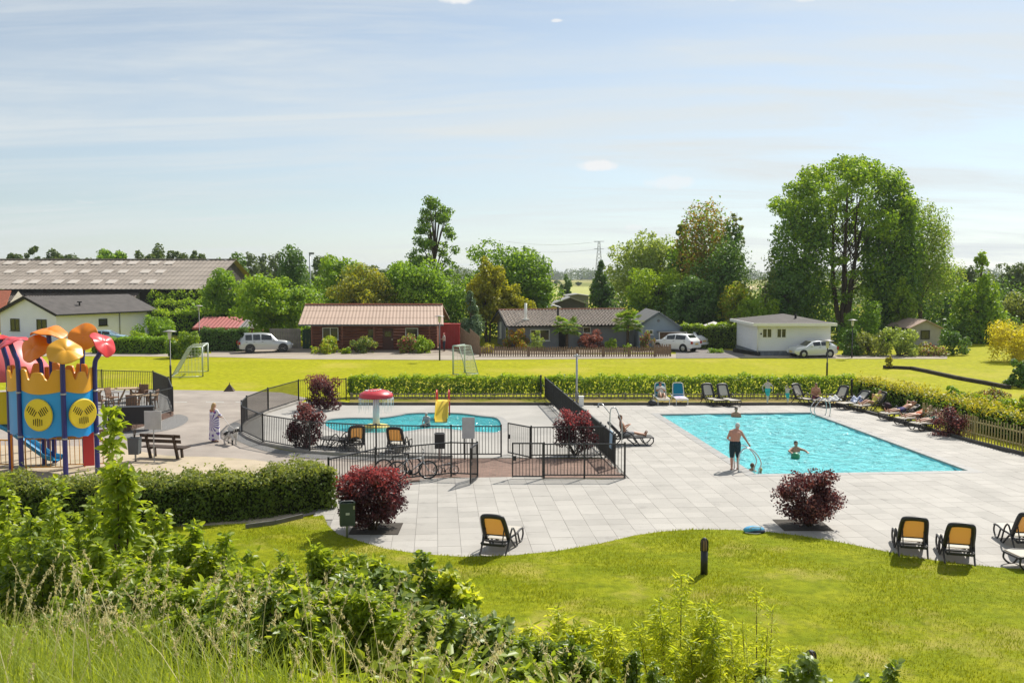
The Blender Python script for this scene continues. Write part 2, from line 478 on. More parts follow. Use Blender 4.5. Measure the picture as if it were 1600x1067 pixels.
M_cope = mat('coping_stone', (.30, .29, .275), .6, var=.16, vscale=2.2, bump=.15, bscale=30, spec=.4)
M_black = mat('black_paint', (.018, .018, .02), .42, var=.1, spec=.5)
M_kerb = mat('kerb_dark', (.075, .068, .06), .85, var=.25, vscale=4)
M_drive = mat('driveway', (.20, .18, .17), .9, var=.15, vscale=1, bump=.2, bscale=50, spec=.2)
M_white = mat('white_paint', (.78, .78, .76), .5, var=.04, vscale=1.5)
M_steel = mat('steel', (.55, .56, .57), .28, metal=1., var=.06)
M_galv = mat('galvanised', (.42, .43, .44), .45, metal=.85, var=.12, vscale=6)

def tilemat(name, c, amt=.10):
    m, n, l, out = newmat(name)
    b = n.new('ShaderNodeBsdfPrincipled'); b.inputs['Roughness'].default_value = .78; b.inputs['Specular IOR Level'].default_value = .3
    g = n.new('ShaderNodeNewGeometry'); oi = n.new('ShaderNodeObjectInfo'); tc = n.new('ShaderNodeTexCoord')
    a = n.new('ShaderNodeMath'); a.operation = 'ADD'; l.new(g.outputs['Random Per Island'], a.inputs[0]); l.new(oi.outputs['Random'], a.inputs[1])
    fr = n.new('ShaderNodeMath'); fr.operation = 'FRACT'; l.new(a.outputs[0], fr.inputs[0])
    nz = n.new('ShaderNodeTexNoise'); nz.inputs['Scale'].default_value = .55; nz.inputs['Detail'].default_value = 7; nz.inputs['Roughness'].default_value = .62
    l.new(g.outputs['Position'], nz.inputs['Vector'])
    ad = n.new('ShaderNodeMath'); ad.operation = 'MULTIPLY_ADD'; ad.inputs[1].default_value = .40; l.new(fr.outputs[0], ad.inputs[0]); n3 = n.new('ShaderNodeTexNoise'); n3.inputs['Scale'].default_value = 1.7; n3.inputs['Detail'].default_value = 8; n3.inputs['Roughness'].default_value = .7; l.new(g.outputs['Position'], n3.inputs['Vector'])
    r3 = n.new('ShaderNodeMapRange'); r3.inputs['From Min'].default_value = .56; r3.inputs['From Max'].default_value = .70; r3.inputs['To Min'].default_value = 0; r3.inputs['To Max'].default_value = -.42; l.new(n3.outputs['Fac'], r3.inputs[0])
    a3 = n.new('ShaderNodeMath'); a3.operation = 'ADD'; l.new(nz.outputs['Fac'], a3.inputs[0]); l.new(r3.outputs[0], a3.inputs[1]); l.new(a3.outputs[0], ad.inputs[2])
    mr = n.new('ShaderNodeMapRange'); mr.clamp = False; mr.inputs['From Min'].default_value = .3; mr.inputs['From Max'].default_value = 1.1; mr.inputs['To Min'].default_value = 1 - amt; mr.inputs['To Max'].default_value = 1 + amt
    l.new(ad.outputs[0], mr.inputs[0])
    hs = n.new('ShaderNodeHueSaturation'); hs.inputs['Color'].default_value = rgba(c); l.new(mr.outputs[0], hs.inputs['Value'])
    l.new(hs.outputs[0], b.inputs['Base Color'])
    n2 = n.new('ShaderNodeTexNoise'); n2.inputs['Scale'].default_value = 60; l.new(g.outputs['Position'], n2.inputs['Vector'])
    bp = n.new('ShaderNodeBump'); bp.inputs['Strength'].default_value = .12; bp.inputs['Distance'].default_value = .01
    l.new(n2.outputs['Fac'], bp.inputs['Height']); l.new(bp.outputs[0], b.inputs['Normal'])
    l.new(b.outputs[0], out.inputs[0]); return m
M_tile = tilemat('paving_concrete', (.39, .368, .335), .17)
M_brick = tilemat('brick_paver', (.235, .15, .115), .28)

# --- ground sheets
PH, KH = pool_rect(.12), grow(KP, .12)
flat('ground', [(-150, -25), (170, -25), (170, 230), (-150, 230)], -.02, M_field, [PH, KH])
flat('far_fields', [(-1400, -200), (1400, -200), (1400, 1700), (-1400, 1700)], -.05, M_far, [[(-149, -24), (169, -24), (169, 229), (-149, 229)]])
flat('path', [G2(*p) for p in ((-800, 614), (100, 609), (270, 609), (375, 610.5), (440, 613), (480, 622), (467, 631), (419, 646), (386, 661), (376, 668), (376, 680), (390, 689), (411, 698), (484, 712), (590, 719), (705, 722), (705, 742), (587, 756), (514, 776), (500, 800), (300, 850), (-900, 850))], 0., M_asph)
# worn white line across the path
mb = MB()
for a, b in ((272, 292), (322, 350), (368, 384)):
    q = [G(a, 627.2, .004), G(b, 627.2, .004), G(b, 628.6, .004), G(a, 628.6, .004)]
    mb.poly([q[3], q[2], q[1], q[0]])
mb.build('path_marking', mat('worn_white_line', (.38, .36, .33), .9, var=.3, vscale=9), kind='structure')
flat('sand', smooth_loop([G2(*p) for p in ((-700, 700), (100, 697), (190, 701), (260, 712), (330, 714), (400, 719), (450, 729), (490, 748), (510, 775), (480, 800), (300, 830), (0, 835), (-700, 835))], 4), .012, M_sand)
flat('gravel_strip', smooth_loop([G2(*p) for p in ((356, 668), (366, 660), (377, 664), (379, 680), (411, 696), (484, 709), (590, 715), (705, 717), (705, 721), (600, 721), (540, 717), (484, 716), (430, 708), (395, 699), (366, 686), (356, 678))], 3), .010, M_gravel)
flat('gravel_strip', smooth_loop([G2(*p) for p in ((272, 648), (290, 650), (294, 656), (285, 664), (262, 672), (225, 678), (190, 686), (170, 690), (168, 684), (195, 674), (240, 664))], 3), .010, M_gravel)
# road past the houses, driveways
flat('road', [G2(*p) for p in ((-900, 556), (-300, 555.5), (180, 556.5), (330, 557.5), (470, 561), (700, 562.3), (1050, 559.5), (1200, 559), (1320, 560.3), (1480, 560.5), (1480, 555.5), (1320, 554), (1050, 553), (700, 553), (470, 552), (330, 552), (180, 550.5), (-900, 549))][::-1], .0, M_road)
flat('driveway', [G2(*p) for p in ((1056, 560), (1130, 559.5), (1165, 557), (1158, 549), (1100, 544), (1080, 538), (1000, 538), (1056, 550))], .006, M_drive)
flat('yard', [G2(*p) for p in ((330, 552.5), (480, 554), (700, 555), (745, 553), (745, 542), (330, 541))], .006, mat('yard_pavers', (.30, .25, .20), .9, var=.15, vscale=1.5))
flat('garden_soil', [G2(*p) for p in ((750, 553), (1054, 551), (1000, 540), (750, 541))], .008, mat('soil', (.20, .15, .10), .95, var=.3, vscale=2))
flat('far_meadow', [G2(*p) for p in ((800, 448), (925, 448), (940, 462), (780, 462))][::-1], .02, mat('hay_meadow', (.34, .35, .07), .9, var=.15, vscale=.05))
flat('far_meadow', [G2(*p) for p in ((1130, 447), (1230, 447), (1235, 452.5), (1125, 452.5))][::-1], .02, mat('stubble', (.42, .33, .16), .9, var=.1, vscale=.05))
# deck base, splash area
flat('deck_base', DECK, -.008, M_joint, [PH])
flat('splash_deck', KDECK, .012, M_slab, [grow(KP, .30)])
# brick paving between the fences
BRICK = [G2(*p) for p in ((590, 720), (705, 716.5), (946, 716), (975.5, 747), (746, 747), (705, 745.5), (587, 758), (545, 769), (560, 735))]
flat('brick_bed', BRICK, .002, M_joint)
mb = MB()
bx = [p[0] for p in BRICK]; by = [p[1] for p in BRICK]
r_ = 0
yy = min(by)
while yy < max(by):
    xx = min(bx) + (r_ % 2) * .11
    while xx < max(bx):
        if inside(xx + .1, yy + .05, BRICK): mb.box((xx + .1, yy + .05, .006 + random.uniform(-.001, .001)), (.208, .098, .012))
        xx += .22
    yy += .11; r_ += 1
mb.build('brick_paving', M_brick, kind='stuff')
# kerbs
def strip(name, pts, w, h, m, z0=-.015, kind='structure'):
    mb = MB()
    for a, b in zip(pts[:-1], pts[1:]):
        a, b = Vector((a[0], a[1], z0 + h / 2)), Vector((b[0], b[1], z0 + h / 2)); e = (b - a).normalized() * w * .3
        mb.bar(a - e, b + e, w, h)
    return mb.build(name, m, kind=kind)
strip('deck_kerb', [G2(*p) for p in ((500, 630.5), (545, 633), (851, 633), (1290, 633), (1322, 637), (1372, 650), (1450, 672), (1520, 692), (1600, 712), (1750, 755))], .14, .16, M_kerb)
strip('fence_kerb', [G2(*p) for p in ((467, 630), (419, 645), (386, 660), (378, 669), (378, 678), (390, 686), (411, 694.5), (484, 708), (590, 714), (705, 716))], .16, .12, mat('pale_kerb', (.34, .32, .29), .85, var=.15))
strip('flower_bed_edge', [G2(*p) for p in ((1382, 575), (1425, 577), (1450, 582), (1500, 593), (1540, 600), (1575, 607))], .3, .22, mat('dark_earth', (.05, .04, .03), .95, var=.3))
strip('hedge_board', [G2(*p) for p in ((385, 827), (430, 821), (472, 811))], .06, .17, mat('grey_board', (.13, .125, .12), .8, var=.2, vscale=4))
# --- south lawn rising into the dike the picture is taken from
xs = np.linspace(LAWN_EDGE[0][0], LAWN_EDGE[-1][0], 150)
ex = np.array([p[0] for p in LAWN_EDGE]); ey = np.array([p[1] for p in LAWN_EDGE])
o_ = np.argsort(ex); xs = np.unique(np.concatenate([xs, ex])); ye = np.interp(xs, ex[o_], ey[o_])
T = np.linspace(0, 1, 70)
VX = np.repeat(xs[:, None], 70, 1); VY = -6 + (ye[:, None] + 6) * T[None]
VZ = terrain(VX, VY) + .03 + .03 * np.sin(VX * 1.3 + VY * .7) * np.sin(VY * 1.1) * np.clip(T * 8, 0, 1) * np.clip((1 - T) * 9, 0, 1)
VZ[:, 69] -= 0.0
V = np.stack([VX, VY, VZ], -1).reshape(-1, 3)
ii = np.arange(len(xs) * 70).reshape(len(xs), 70)
FQ = np.stack([ii[:-1, :-1], ii[1:, :-1], ii[1:, 1:], ii[:-1, 1:]], -1).reshape(-1, 4)
lawn = mesh_np('lawn', V, FQ, M_lawn, smooth=True); lawn['kind'] = 'structure'
def on_lawn(x, y, e=0.): return y < np.interp(x, ex[o_], ey[o_]) - e
# short grass blades of the near lawn
n = 230000
gx = rngA.uniform(-9, 17, n); gy = 12.5 + 17.5 * rngA.random(n) ** .9
k = on_lawn(gx, gy, -.05) & (np.abs(gx) < gy * .62 + .5) & (gx > -8.5 + 0 * gy)
gx, gy = gx[k], gy[k]; n = len(gx); gz = terrain(gx, gy) + .03
a = rngA.uniform(0, 6.28, n); h = rngA.uniform(.025, .062, n) * (1 + .5 * np.sin(gx * 1.7) * np.sin(gy * 1.3)); w = .006 + .006 * rngA.random(n)
le = rngA.uniform(-.5, .5, (n, 2)) * h[:, None]
V = np.empty((n, 3, 3)); b0 = np.stack([gx, gy, gz - .005], 1); dx = np.stack([np.cos(a) * w, np.sin(a) * w, 0 * a], 1)
V[:, 0] = b0 - dx; V[:, 1] = b0 + dx; V[:, 2] = b0 + np.stack([le[:, 0], le[:, 1], h], 1)
M_blade = leafmat('lawn_blade', (.160, .210, .010), (.310, .330, .022), trans=.35, patch=.8)
mesh_np('lawn_grass', V.reshape(-1, 3), np.arange(3 * n).reshape(-1, 3), M_blade)['kind'] = 'stuff'

# --- paving tiles of the deck: the nearest are objects of their own
TS, GAP = .60, .0075
me = MB().box((0, 0, 0), (TS - GAP, TS - GAP, .02)).build('paving_tile', M_tile)
tile_mesh = me.data; bpy.data.objects.remove(me)
PX0, PY0 = PW / 2 + .36, PL / 2 + .36
def axis_cells(h0, lo, hi):
    """tile centres left and right of the pool opening, flush with its coping, and across it"""
    out = []; k = 0
    while (k + .5) * TS < hi: out.append(h0 + (k + .5) * TS); k += 1
    return out
cu_ = [c for c in axis_cells(PX0, 0, 14)]; cuL = [-c for c in axis_cells(PX0, 0, 22)]
nin = max(1, round(2 * PX0 / TS)); win = 2 * PX0 / nin
cin = [-PX0 + (k + .5) * win for k in range(nin)]
cv_ = axis_cells(PY0, 0, 4); cvL = [-c for c in axis_cells(PY0, 0, 14)]
nvn = max(1, round(2 * PY0 / TS)); hin = 2 * PY0 / nvn
vin = [-PY0 + (k + .5) * hin for k in range(nvn)]
tiles = []
for a, wa in [(c, TS) for c in cu_ + cuL] + [(c, win) for c in cin]:
    for b, hb in [(c, TS) for c in cv_ + cvL] + [(c, hin) for c in vin]:
        if abs(a) < PX0 and abs(b) < PY0: continue
        p = PC + PV * a + PU * b
        if not inside(p.x, p.y, DECK): continue
        if p.y < np.interp(p.x, ex[o_], ey[o_]) - .45: continue
        if abs(p.x) > p.y * .60 + 3.0: continue
        tiles.append((p.y, p, wa, hb))
tiles.sort(key=lambda t: t[0])
deck_t = bpy.data.objects.new('pool_deck', None); link(deck_t); deck_t['kind'] = 'structure'
ang = math.atan2(PV.y, PV.x); st = MB(); cnt = 0
for d, p, wa, hb in tiles:
    z = .003 + random.uniform(-.0018, .0018)
    if cnt < 300:
        t = bpy.data.objects.new('paving_tile', tile_mesh); link(t, deck_t)
        t.location = (p.x, p.y, z); t.rotation_euler = (random.uniform(-.002, .002), random.uniform(-.002, .002), ang); t.scale = ((wa - GAP) / (TS - GAP), (hb - GAP) / (TS - GAP), 1); cnt += 1
    else: st.box((p.x, p.y, z), (wa - GAP, hb - GAP, .02), ang)
st.build('paving_tiles', M_tile, deck_t, kind='stuff')

# --- the two pools
def pool_tile_mat(name, c, c2):
    m, n, l, out = newmat(name)
    b = n.new('ShaderNodeBsdfPrincipled'); b.inputs['Roughness'].default_value = .4
    g = n.new('ShaderNodeNewGeometry'); nz = n.new('ShaderNodeTexNoise'); nz.inputs['Scale'].default_value = .5; nz.inputs['Detail'].default_value = 3
    l.new(g.outputs['Position'], nz.inputs['Vector'])
    x = n.new('ShaderNodeMix'); x.data_type = 'RGBA'; x.inputs[6].default_value = rgba(c); x.inputs[7].default_value = rgba(c2); l.new(nz.outputs['Fac'], x.inputs[0])
    l.new(x.outputs[2], b.inputs['Base Color']); l.new(b.outputs[0], out.inputs[0]); return m
M_basin = pool_tile_mat('pool_lining', (.22, .84, .93), (.32, .90, .96))
def watermat(name, tint, body, fac, bump):
    m, n, l, out = newmat(name)
    g = n.new('ShaderNodeNewGeometry')
    mp = n.new('ShaderNodeMapping'); mp.inputs['Scale'].default_value = (1.0, 1.35, 1); mp.inputs['Rotation'].default_value = (0, 0, .5); l.new(g.outputs['Position'], mp.inputs[0])
    nz = n.new('ShaderNodeTexNoise'); nz.inputs['Scale'].default_value = 2.6; nz.inputs['Detail'].default_value = 5; nz.inputs['Distortion'].default_value = 1.0; nz.inputs['Roughness'].default_value = .55
    l.new(mp.outputs[0], nz.inputs['Vector'])
    bp = n.new('ShaderNodeBump'); bp.inputs['Strength'].default_value = bump; bp.inputs['Distance'].default_value = .35; l.new(nz.outputs['Fac'], bp.inputs['Height'])
    tr = n.new('ShaderNodeBsdfTransparent'); tr.inputs[0].default_value = rgba(tint)
    df = n.new('ShaderNodeBsdfDiffuse'); df.inputs[0].default_value = rgba(body); l.new(bp.outputs[0], df.inputs['Normal'])
    m1 = n.new('ShaderNodeMixShader'); m1.inputs[0].default_value = fac; l.new(tr.outputs[0], m1.inputs[1]); l.new(df.outputs[0], m1.inputs[2])
    gl = n.new('ShaderNodeBsdfGlossy'); gl.inputs['Roughness'].default_value = .10; l.new(bp.outputs[0], gl.inputs['Normal'])
    fr = n.new('ShaderNodeFresnel'); fr.inputs['IOR'].default_value = 1.33; l.new(bp.outputs[0], fr.inputs['Normal'])
    m2 = n.new('ShaderNodeMixShader'); l.new(fr.outputs[0], m2.inputs[0]); l.new(m1.outputs[0], m2.inputs[1]); l.new(gl.outputs[0], m2.inputs[2])
    l.new(m2.outputs[0], out.inputs[0]); return m
M_water = watermat('pool_water', (.55, .97, 1.0), (.28, .91, .96), .70, 1.0)
M_water2 = watermat('splash_water', (.55, .95, .97), (.14, .74, .80), .45, .9)
def basin(name, outline, depth, m):
    mb = MB(); k = len(outline)
    area = sum(outline[i][0] * outline[(i + 1) % k][1] - outline[(i + 1) % k][0] * outline[i][1] for i in range(k))
    lp = outline if area > 0 else outline[::-1]
    for i in range(k):
        a, b = lp[i], lp[(i + 1) % k]
        mb.poly([(a[0], a[1], .0), (b[0], b[1], .0), (b[0], b[1], -depth), (a[0], a[1], -depth)])
    o = mb.build(name, m, kind='structure')
    fl = flat(name + '_floor', lp, -depth, m); return o
basin('pool_basin', pool_rect(0), 1.35, M_basin)
basin('splash_pool_basin', KP, .35, M_basin)
# rippled water of the swimming pool (real waves)
nx, ny = 150, 290
A, B = np.meshgrid(np.linspace(-PW / 2, PW / 2, nx), np.linspace(-PL / 2, PL / 2, ny), indexing='ij')
WX = PC.x + PV.x * A + PU.x * B; WY = PC.y + PV.y * A + PU.y * B
WZ = np.zeros_like(WX) - .085
for q in range(26):
    wlen = rngA.uniform(.35, 1.7); th = rngA.uniform(-.9, .9) + (1.4 if q % 2 else -.5); kk = 2 * math.pi / wlen
    WZ += .0068 * wlen * np.sin(kk * (WX * math.cos(th) + WY * math.sin(th)) + rngA.uniform(0, 6.28) + 1.1 * np.sin(WX * .7 + WY * .5 + q))
ii = np.arange(nx * ny).reshape(nx, ny)
FQ = np.stack([ii[:-1, :-1], ii[1:, :-1], ii[1:, 1:], ii[:-1, 1:]], -1).reshape(-1, 4)
wtr = mesh_np('pool_water', np.stack([WX, WY, WZ], -1).reshape(-1, 3), FQ, M_water, smooth=True); wtr['kind'] = 'structure'
flat('splash_pool_water', KP, -.07, M_water2)
# coping
cope = bpy.data.objects.new('pool_coping', None); link(cope); cope['kind'] = 'structure'
R0, R1 = pool_rect(-.02), pool_rect(.355)
for i in range(4):
    a0, b0, a1, b1 = (Vector((*q, 0)) for q in (R0[i], R0[(i + 1) % 4], R1[i], R1[(i + 1) % 4]))
    k = int((b0 - a0).length / 1.0)
    for s_ in range(k):
        t0, t1 = s_ / k + (.0012 if s_ else 0), (s_ + 1) / k - (.0012 if s_ < k - 1 else 0)
        q = [a0.lerp(b0, t0), a0.lerp(b0, t1), a1.lerp(b1, t1), a1.lerp(b1, t0)]
        ar = sum(q[w].x * q[(w + 1) % 4].y - q[(w + 1) % 4].x * q[w].y for w in range(4))
        if ar < 0: q = q[::-1]
        MB().prism([(v.x, v.y) for v in q], -.05, .018 + random.uniform(-.001, .001)).build('coping_stone', M_cope, cope)
flat('splash_pool_coping', grow(KP, .31), .016, M_cope, [grow(KP, -.02)], thick=.05)
# ================================================================== FENCES
def fence(name, label, cat, pts, h=1.22, z=.0, post_at=None, spacing=.115, bar=.02, post=.06, group=None, end_posts=True, mat_=None, rail=.045):
    mat_ = mat_ or M_black
    p = [Vector((a[0], a[1], z)) for a in pts]
    root = thing(name, label, cat, p[0], 0, group)
    for i, a in enumerate(p):
        if not end_posts and i in (0, len(p) - 1): continue
        MB().box(a + Vector((0, 0, h / 2 + .02)), (post, post, h + .04)).build('post', mat_, root, world=True)
    bars = MB()
    for a, b in zip(p[:-1], p[1:]):
        d = b - a; L = d.length; u = d / L
        MB().bar(a + u * post * .5 + Vector((0, 0, h - .03)), b - u * post * .5 + Vector((0, 0, h - .03)), rail, .04).build('top_rail', mat_, root, world=True)
        MB().bar(a + u * post * .5 + Vector((0, 0, .12)), b - u * post * .5 + Vector((0, 0, .12)), rail, .04).build('bottom_rail', mat_, root, world=True)
        k = max(1, int(L / spacing))
        for q in range(1, k):
            c = a + u * (L * q / k); bars.bar(c + Vector((0, 0, .14)), c + Vector((0, 0, h - .05)), bar, bar)
    if bars.v: bars.build('bars', mat_, root, world=True, kind='stuff')
    return root
def gate(name, label, a, b, h=1.2, z=.06, group=None):
    """a: hinge side, b: free side"""
    a, b = Vector((a[0], a[1], z)), Vector((b[0], b[1], z)); root = thing(name, label, 'gate', a, 0, group)
    fr = MB(); up = Vector((0, 0, 1))
    fr.bar(a, a + up * h, .045, .045).bar(b, b + up * h, .045, .045)
    u = (b - a).normalized()
    fr.bar(a + u * .022 + up * (h - .022), b - u * .022 + up * (h - .022), .04, .045).bar(a + u * .022 + up * .03, b - u * .022 + up * .03, .04, .045)
    fr.build('frame', M_black, root, world=True)
    n = max(3, int((b - a).length / .115)); bm = bpy.data.meshes
    for q in range(1, n):
        c = a.lerp(b, q / n)
        MB().bar(c + up * .05, c + up * (h - .045), .02, .02).build('bar', M_black, root, world=True)
    MB().box(b + up * h * .55 - u * .06, (.09, .06, .16), math.atan2(u.y, u.x)).build('latch', M_black, root, world=True)
    return root
fence('railing', 'black bar railing curving around the splash pool from hedge to vestibule', 'fence',
      [G2(*p) for p in ((541, 626.5), (467, 629), (419, 644.5), (386, 660), (378, 669), (378, 678), (411, 694), (484, 707.5), (588, 713.5), (705, 715.5), (783, 715.5))], z=.04)
fence('railing', 'short black railing behind the red bush, between the inner gate and dividing fence', 'fence', [G2(830, 716.5), G2(889, 716), G2(946, 716)], z=.02)
fence('railing', 'black railing in front of the red bush, standing on the paved deck', 'fence', [G2(850, 748), G2(913, 748), G2(976, 748)], z=.02)
fence('railing', 'long black dividing fence between splash pool and swimming pool, seen almost end on', 'fence', [tuple(G(851.5, 623).lerp(G(974, 745), t))[:2] for t in (0, .16, .32, .48, .64, .80, .93)], z=.02, spacing=.10)
fence('railing', 'black railing with bicycles parked behind it, rising to the yew hedge', 'fence', [G2(514, 777), G2(587, 757.6), G2(705, 745.5), G2(746, 747)], z=.03)
gate('gate', 'inner gate standing ajar on the vestibule behind the railings', G2(828, 717.5), G2(794, 710))
gate('gate', 'closed outer gate leaf in front of the vestibule, left of the front railing', G2(848, 748), G2(801, 748))
gate('gate', 'outer gate swung open towards the camera next to the bicycles', G2(746.5, 748.5), G2(735, 758))
for (px, py), w in (((705, 662), 1),):
    pass

# ================================================================== FOLIAGE
M_trunk = mat('bark', (.10, .075, .055), .9, var=.3, vscale=6, bump=.6, bscale=18, spec=.1)
M_bark2 = mat('pale_bark', (.20, .17, .13), .9, var=.3, vscale=6, bump=.5, bscale=18, spec=.1)
LM = {
 'mid': leafmat('leaf_mid', (0.128, 0.242, 0.027), (0.268, 0.422, 0.041)),
 'dark': leafmat('leaf_dark', (0.070, 0.152, 0.034), (0.150, 0.257, 0.049), trans=.28),
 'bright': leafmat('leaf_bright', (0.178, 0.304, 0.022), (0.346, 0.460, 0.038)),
 'gold': leafmat('leaf_gold', (0.213, 0.244, 0.020), (0.427, 0.411, 0.032)),
 'olive': leafmat('leaf_olive', (0.156, 0.205, 0.048), (0.301, 0.337, 0.097)),
 'blue': leafmat('leaf_bluegreen', (0.105, 0.178, 0.095), (0.198, 0.293, 0.157), trans=.2),
 'willow': leafmat('leaf_willow', (0.205, 0.289, 0.071), (0.373, 0.458, 0.121)),
 'brown': leafmat('leaf_brown', (0.231, 0.178, 0.046), (0.398, 0.262, 0.073)),
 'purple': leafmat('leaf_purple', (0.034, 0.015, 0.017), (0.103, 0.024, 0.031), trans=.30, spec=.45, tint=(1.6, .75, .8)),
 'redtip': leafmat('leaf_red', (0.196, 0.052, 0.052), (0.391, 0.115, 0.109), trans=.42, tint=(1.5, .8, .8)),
 'pinkish': leafmat('leaf_pinkish', (0.158, 0.065, 0.055), (0.354, 0.167, 0.139), trans=.35, tint=(1.4, .9, .85)),
 'copper': leafmat('leaf_copper', (0.206, 0.067, 0.043), (0.351, 0.157, 0.109), trans=.35, tint=(1.3, .95, .85)),
 'orange': leafmat('leaf_orange', (0.299, 0.172, 0.014), (0.483, 0.241, 0.021), trans=.38),
 'yew': leafmat('leaf_yew', (0.060, 0.112, 0.017), (0.153, 0.213, 0.024), trans=.22),
 'laurel': leafmat('leaf_laurel', (0.071, 0.152, 0.018), (0.197, 0.294, 0.032), spec=.5),
 'yellow': leafmat('leaf_yellow', (0.257, 0.271, 0.024), (0.466, 0.419, 0.046)),
 'far': leafmat('leaf_far', (0.086, 0.138, 0.048), (0.147, 0.199, 0.069), trans=.25),
 'weep': leafmat('leaf_weeping_yellow', (0.400, 0.380, 0.030), (0.560, 0.500, 0.055), trans=.52),
 'rose': leafmat('petal_pink', (0.550, 0.100, 0.120), (0.700, 0.220, 0.240), trans=.3, tint=(1.1, .9, .9)),
}
def foliage(name, blobs, n, size, m, parent, off, rng, shell=.55, up=.35, rnd=.8, droop=0., asp=.6, mix=None):
    pos, nr, idx = blob_points(blobs, n, rng, shell, up, rnd, droop)
    keep = pos[:, 2] > off[2] + .02
    pos, nr = pos[keep], nr[keep]
    V, Fq = leaves(pos, nr, size * rng.uniform(.65, 1.3, len(pos)), rng, asp)
    mi = None
    if mix: mi = (rng.random(len(pos)) < mix).astype(np.int32)
    return mesh_np(name, V, Fq, m, parent, off, mi=mi)
def crown_blobs(kind, c, w, z0, z1, rng, k=None, depth=.85):
    """ellipsoid clumps of a crown: c=(x,y), w width, z0..z1"""
    R, H = w / 2, (z1 - z0); B = []
    if kind in ('round', 'ball'):
        k = int((k or 34) * 1.5)
        for i in range(k):
            d = rng.normal(size=3); d /= np.linalg.norm(d); t = rng.uniform(.34, .90)
            r = R * rng.uniform(.17, .33)
            B.append((c[0] + d[0] * R * t, c[1] + d[1] * R * t * depth, (z0 + z1) / 2 + d[2] * (H / 2) * t * .98, r, r, r * min(1.1, H / w * .9)))
    elif kind == 'cone':
        k = k or 40
        for i in range(k):
            t = rng.random() ** .75; z = z0 + H * t; rr = R * (1 - t) ** .85 + .04 * R; a = rng.uniform(0, 6.28); q = rng.uniform(.3, .8)
            r = max(.10 * R, rr * rng.uniform(.3, .5))
            B.append((c[0] + math.cos(a) * rr * q, c[1] + math.sin(a) * rr * q, z, r, r, r * 1.15))
        B.append((c[0], c[1], z1 - .06 * H, .10 * R, .10 * R, .07 * H))
    elif kind == 'column':
        k = k or 30
        for i in range(k):
            t = (i + rng.random()) / k; z = z0 + H * t; rr = R * (1 - abs(t - .45) ** 2 * 1.4); a = rng.uniform(0, 6.28)
            r = rr * rng.uniform(.38, .6); B.append((c[0] + math.cos(a) * rr * .5, c[1] + math.sin(a) * rr * .5, z, r, r, r * 1.5))
    elif kind == 'umbrella':      # broad vase-shaped crown, foliage on the outside, see-through heart
        k = k or 90
        for i in range(k):
            a = rng.uniform(0, 6.28); t = rng.random() ** .6
            el = math.asin(rng.uniform(-.22, 1))
            q = rng.uniform(.78, .95)
            if math.sin(a) * math.cos(el) < -.25 and el < .55 and abs(math.cos(a)) < .75 and rng.random() < .62: continue
            r = R * rng.uniform(.10, .17)
            B.append((c[0] + math.cos(a) * math.cos(el) * R * q, c[1] + math.sin(a) * math.cos(el) * R * q * depth, z0 + H * .42 + math.sin(el) * H * .56 * q, r, r, r * .85))
        for i in range(int(k * .85)):
            a = rng.uniform(0, 6.28); q = rng.uniform(.15, .75); r = R * rng.uniform(.06, .11)
            B.append((c[0] + math.cos(a) * R * q, c[1] + math.sin(a) * R * q * depth, z0 + H * rng.uniform(-.22, .72), r, r, r * .8))
    elif kind == 'block':
        k = k or 40
        for i in range(k):
            r = R * rng.uniform(.22, .32); u = rng.uniform(-.80, .80, 3)
            B.append((c[0] + u[0] * R * .93, c[1] + u[1] * R * .8 * depth, (z0 + z1) / 2 + u[2] * H / 2 * .95, r, r, r))
    elif kind == 'sparse':
        k = k or 34
        for i in range(k):
            t = rng.uniform(0, 1); z = z0 + H * t; rr = R * (1 - .62 * t); a = rng.uniform(0, 6.28); q = rng.uniform(.25, .9)
            r = R * rng.uniform(.07, .19); B.append((c[0] + math.cos(a) * rr * q, c[1] + math.sin(a) * rr * q, z, r, r, r * .8))
    return B
def trunk_mesh(parent, base, z1, r, blobs, rng, m, limbs=12, stems=1, off=None, fork=.35, lean=.0):
    mb = MB(); base = Vector(base)
    for s_ in range(stems):
        a = 6.28 * s_ / stems + rng.uniform(0, .8); sp = (.35 * r * 6 if stems > 1 else 0)
        top = Vector((base.x + math.cos(a) * sp * (3.6 if stems > 1 else 2) + lean, base.y + math.sin(a) * sp * 2, z1))
        b0 = base + Vector((math.cos(a), math.sin(a), 0)) * sp * .35
        pts = [b0.lerp(top, t) + Vector((rng.normal() * r * .5, rng.normal() * r * .5, 0)) * (1 if 0 < t else 0) for t in (0, .2, .4, .6, .8, 1)]
        mb.tube([b0 - Vector((0, 0, .15))] + pts[0:], [r * 1.25, r * 1.1, r * .9, r * .75, r * .58, r * .4, r * .15], 7)
        for b in rng.permutation(len(blobs))[:limbs]:
            e = Vector(blobs[b][:3]); t = min(.9, max(fork, ((e.z - base.z) / max(.1, z1 - base.z)) * .62)); p0 = b0.lerp(top, t)
            mid = p0.lerp(e, .5) + Vector((0, 0, (e - p0).length * .10))
            q_ = .62 if stems > 1 else 1.; mb.tube([p0, mid, e], [r * .42 * (1 - t * .6) * q_, r * .26 * (1 - t * .5) * q_, r * .06 * q_], 5)
    return mb.build('trunk', m, parent, org=None, world=True)
TREE_N = 0
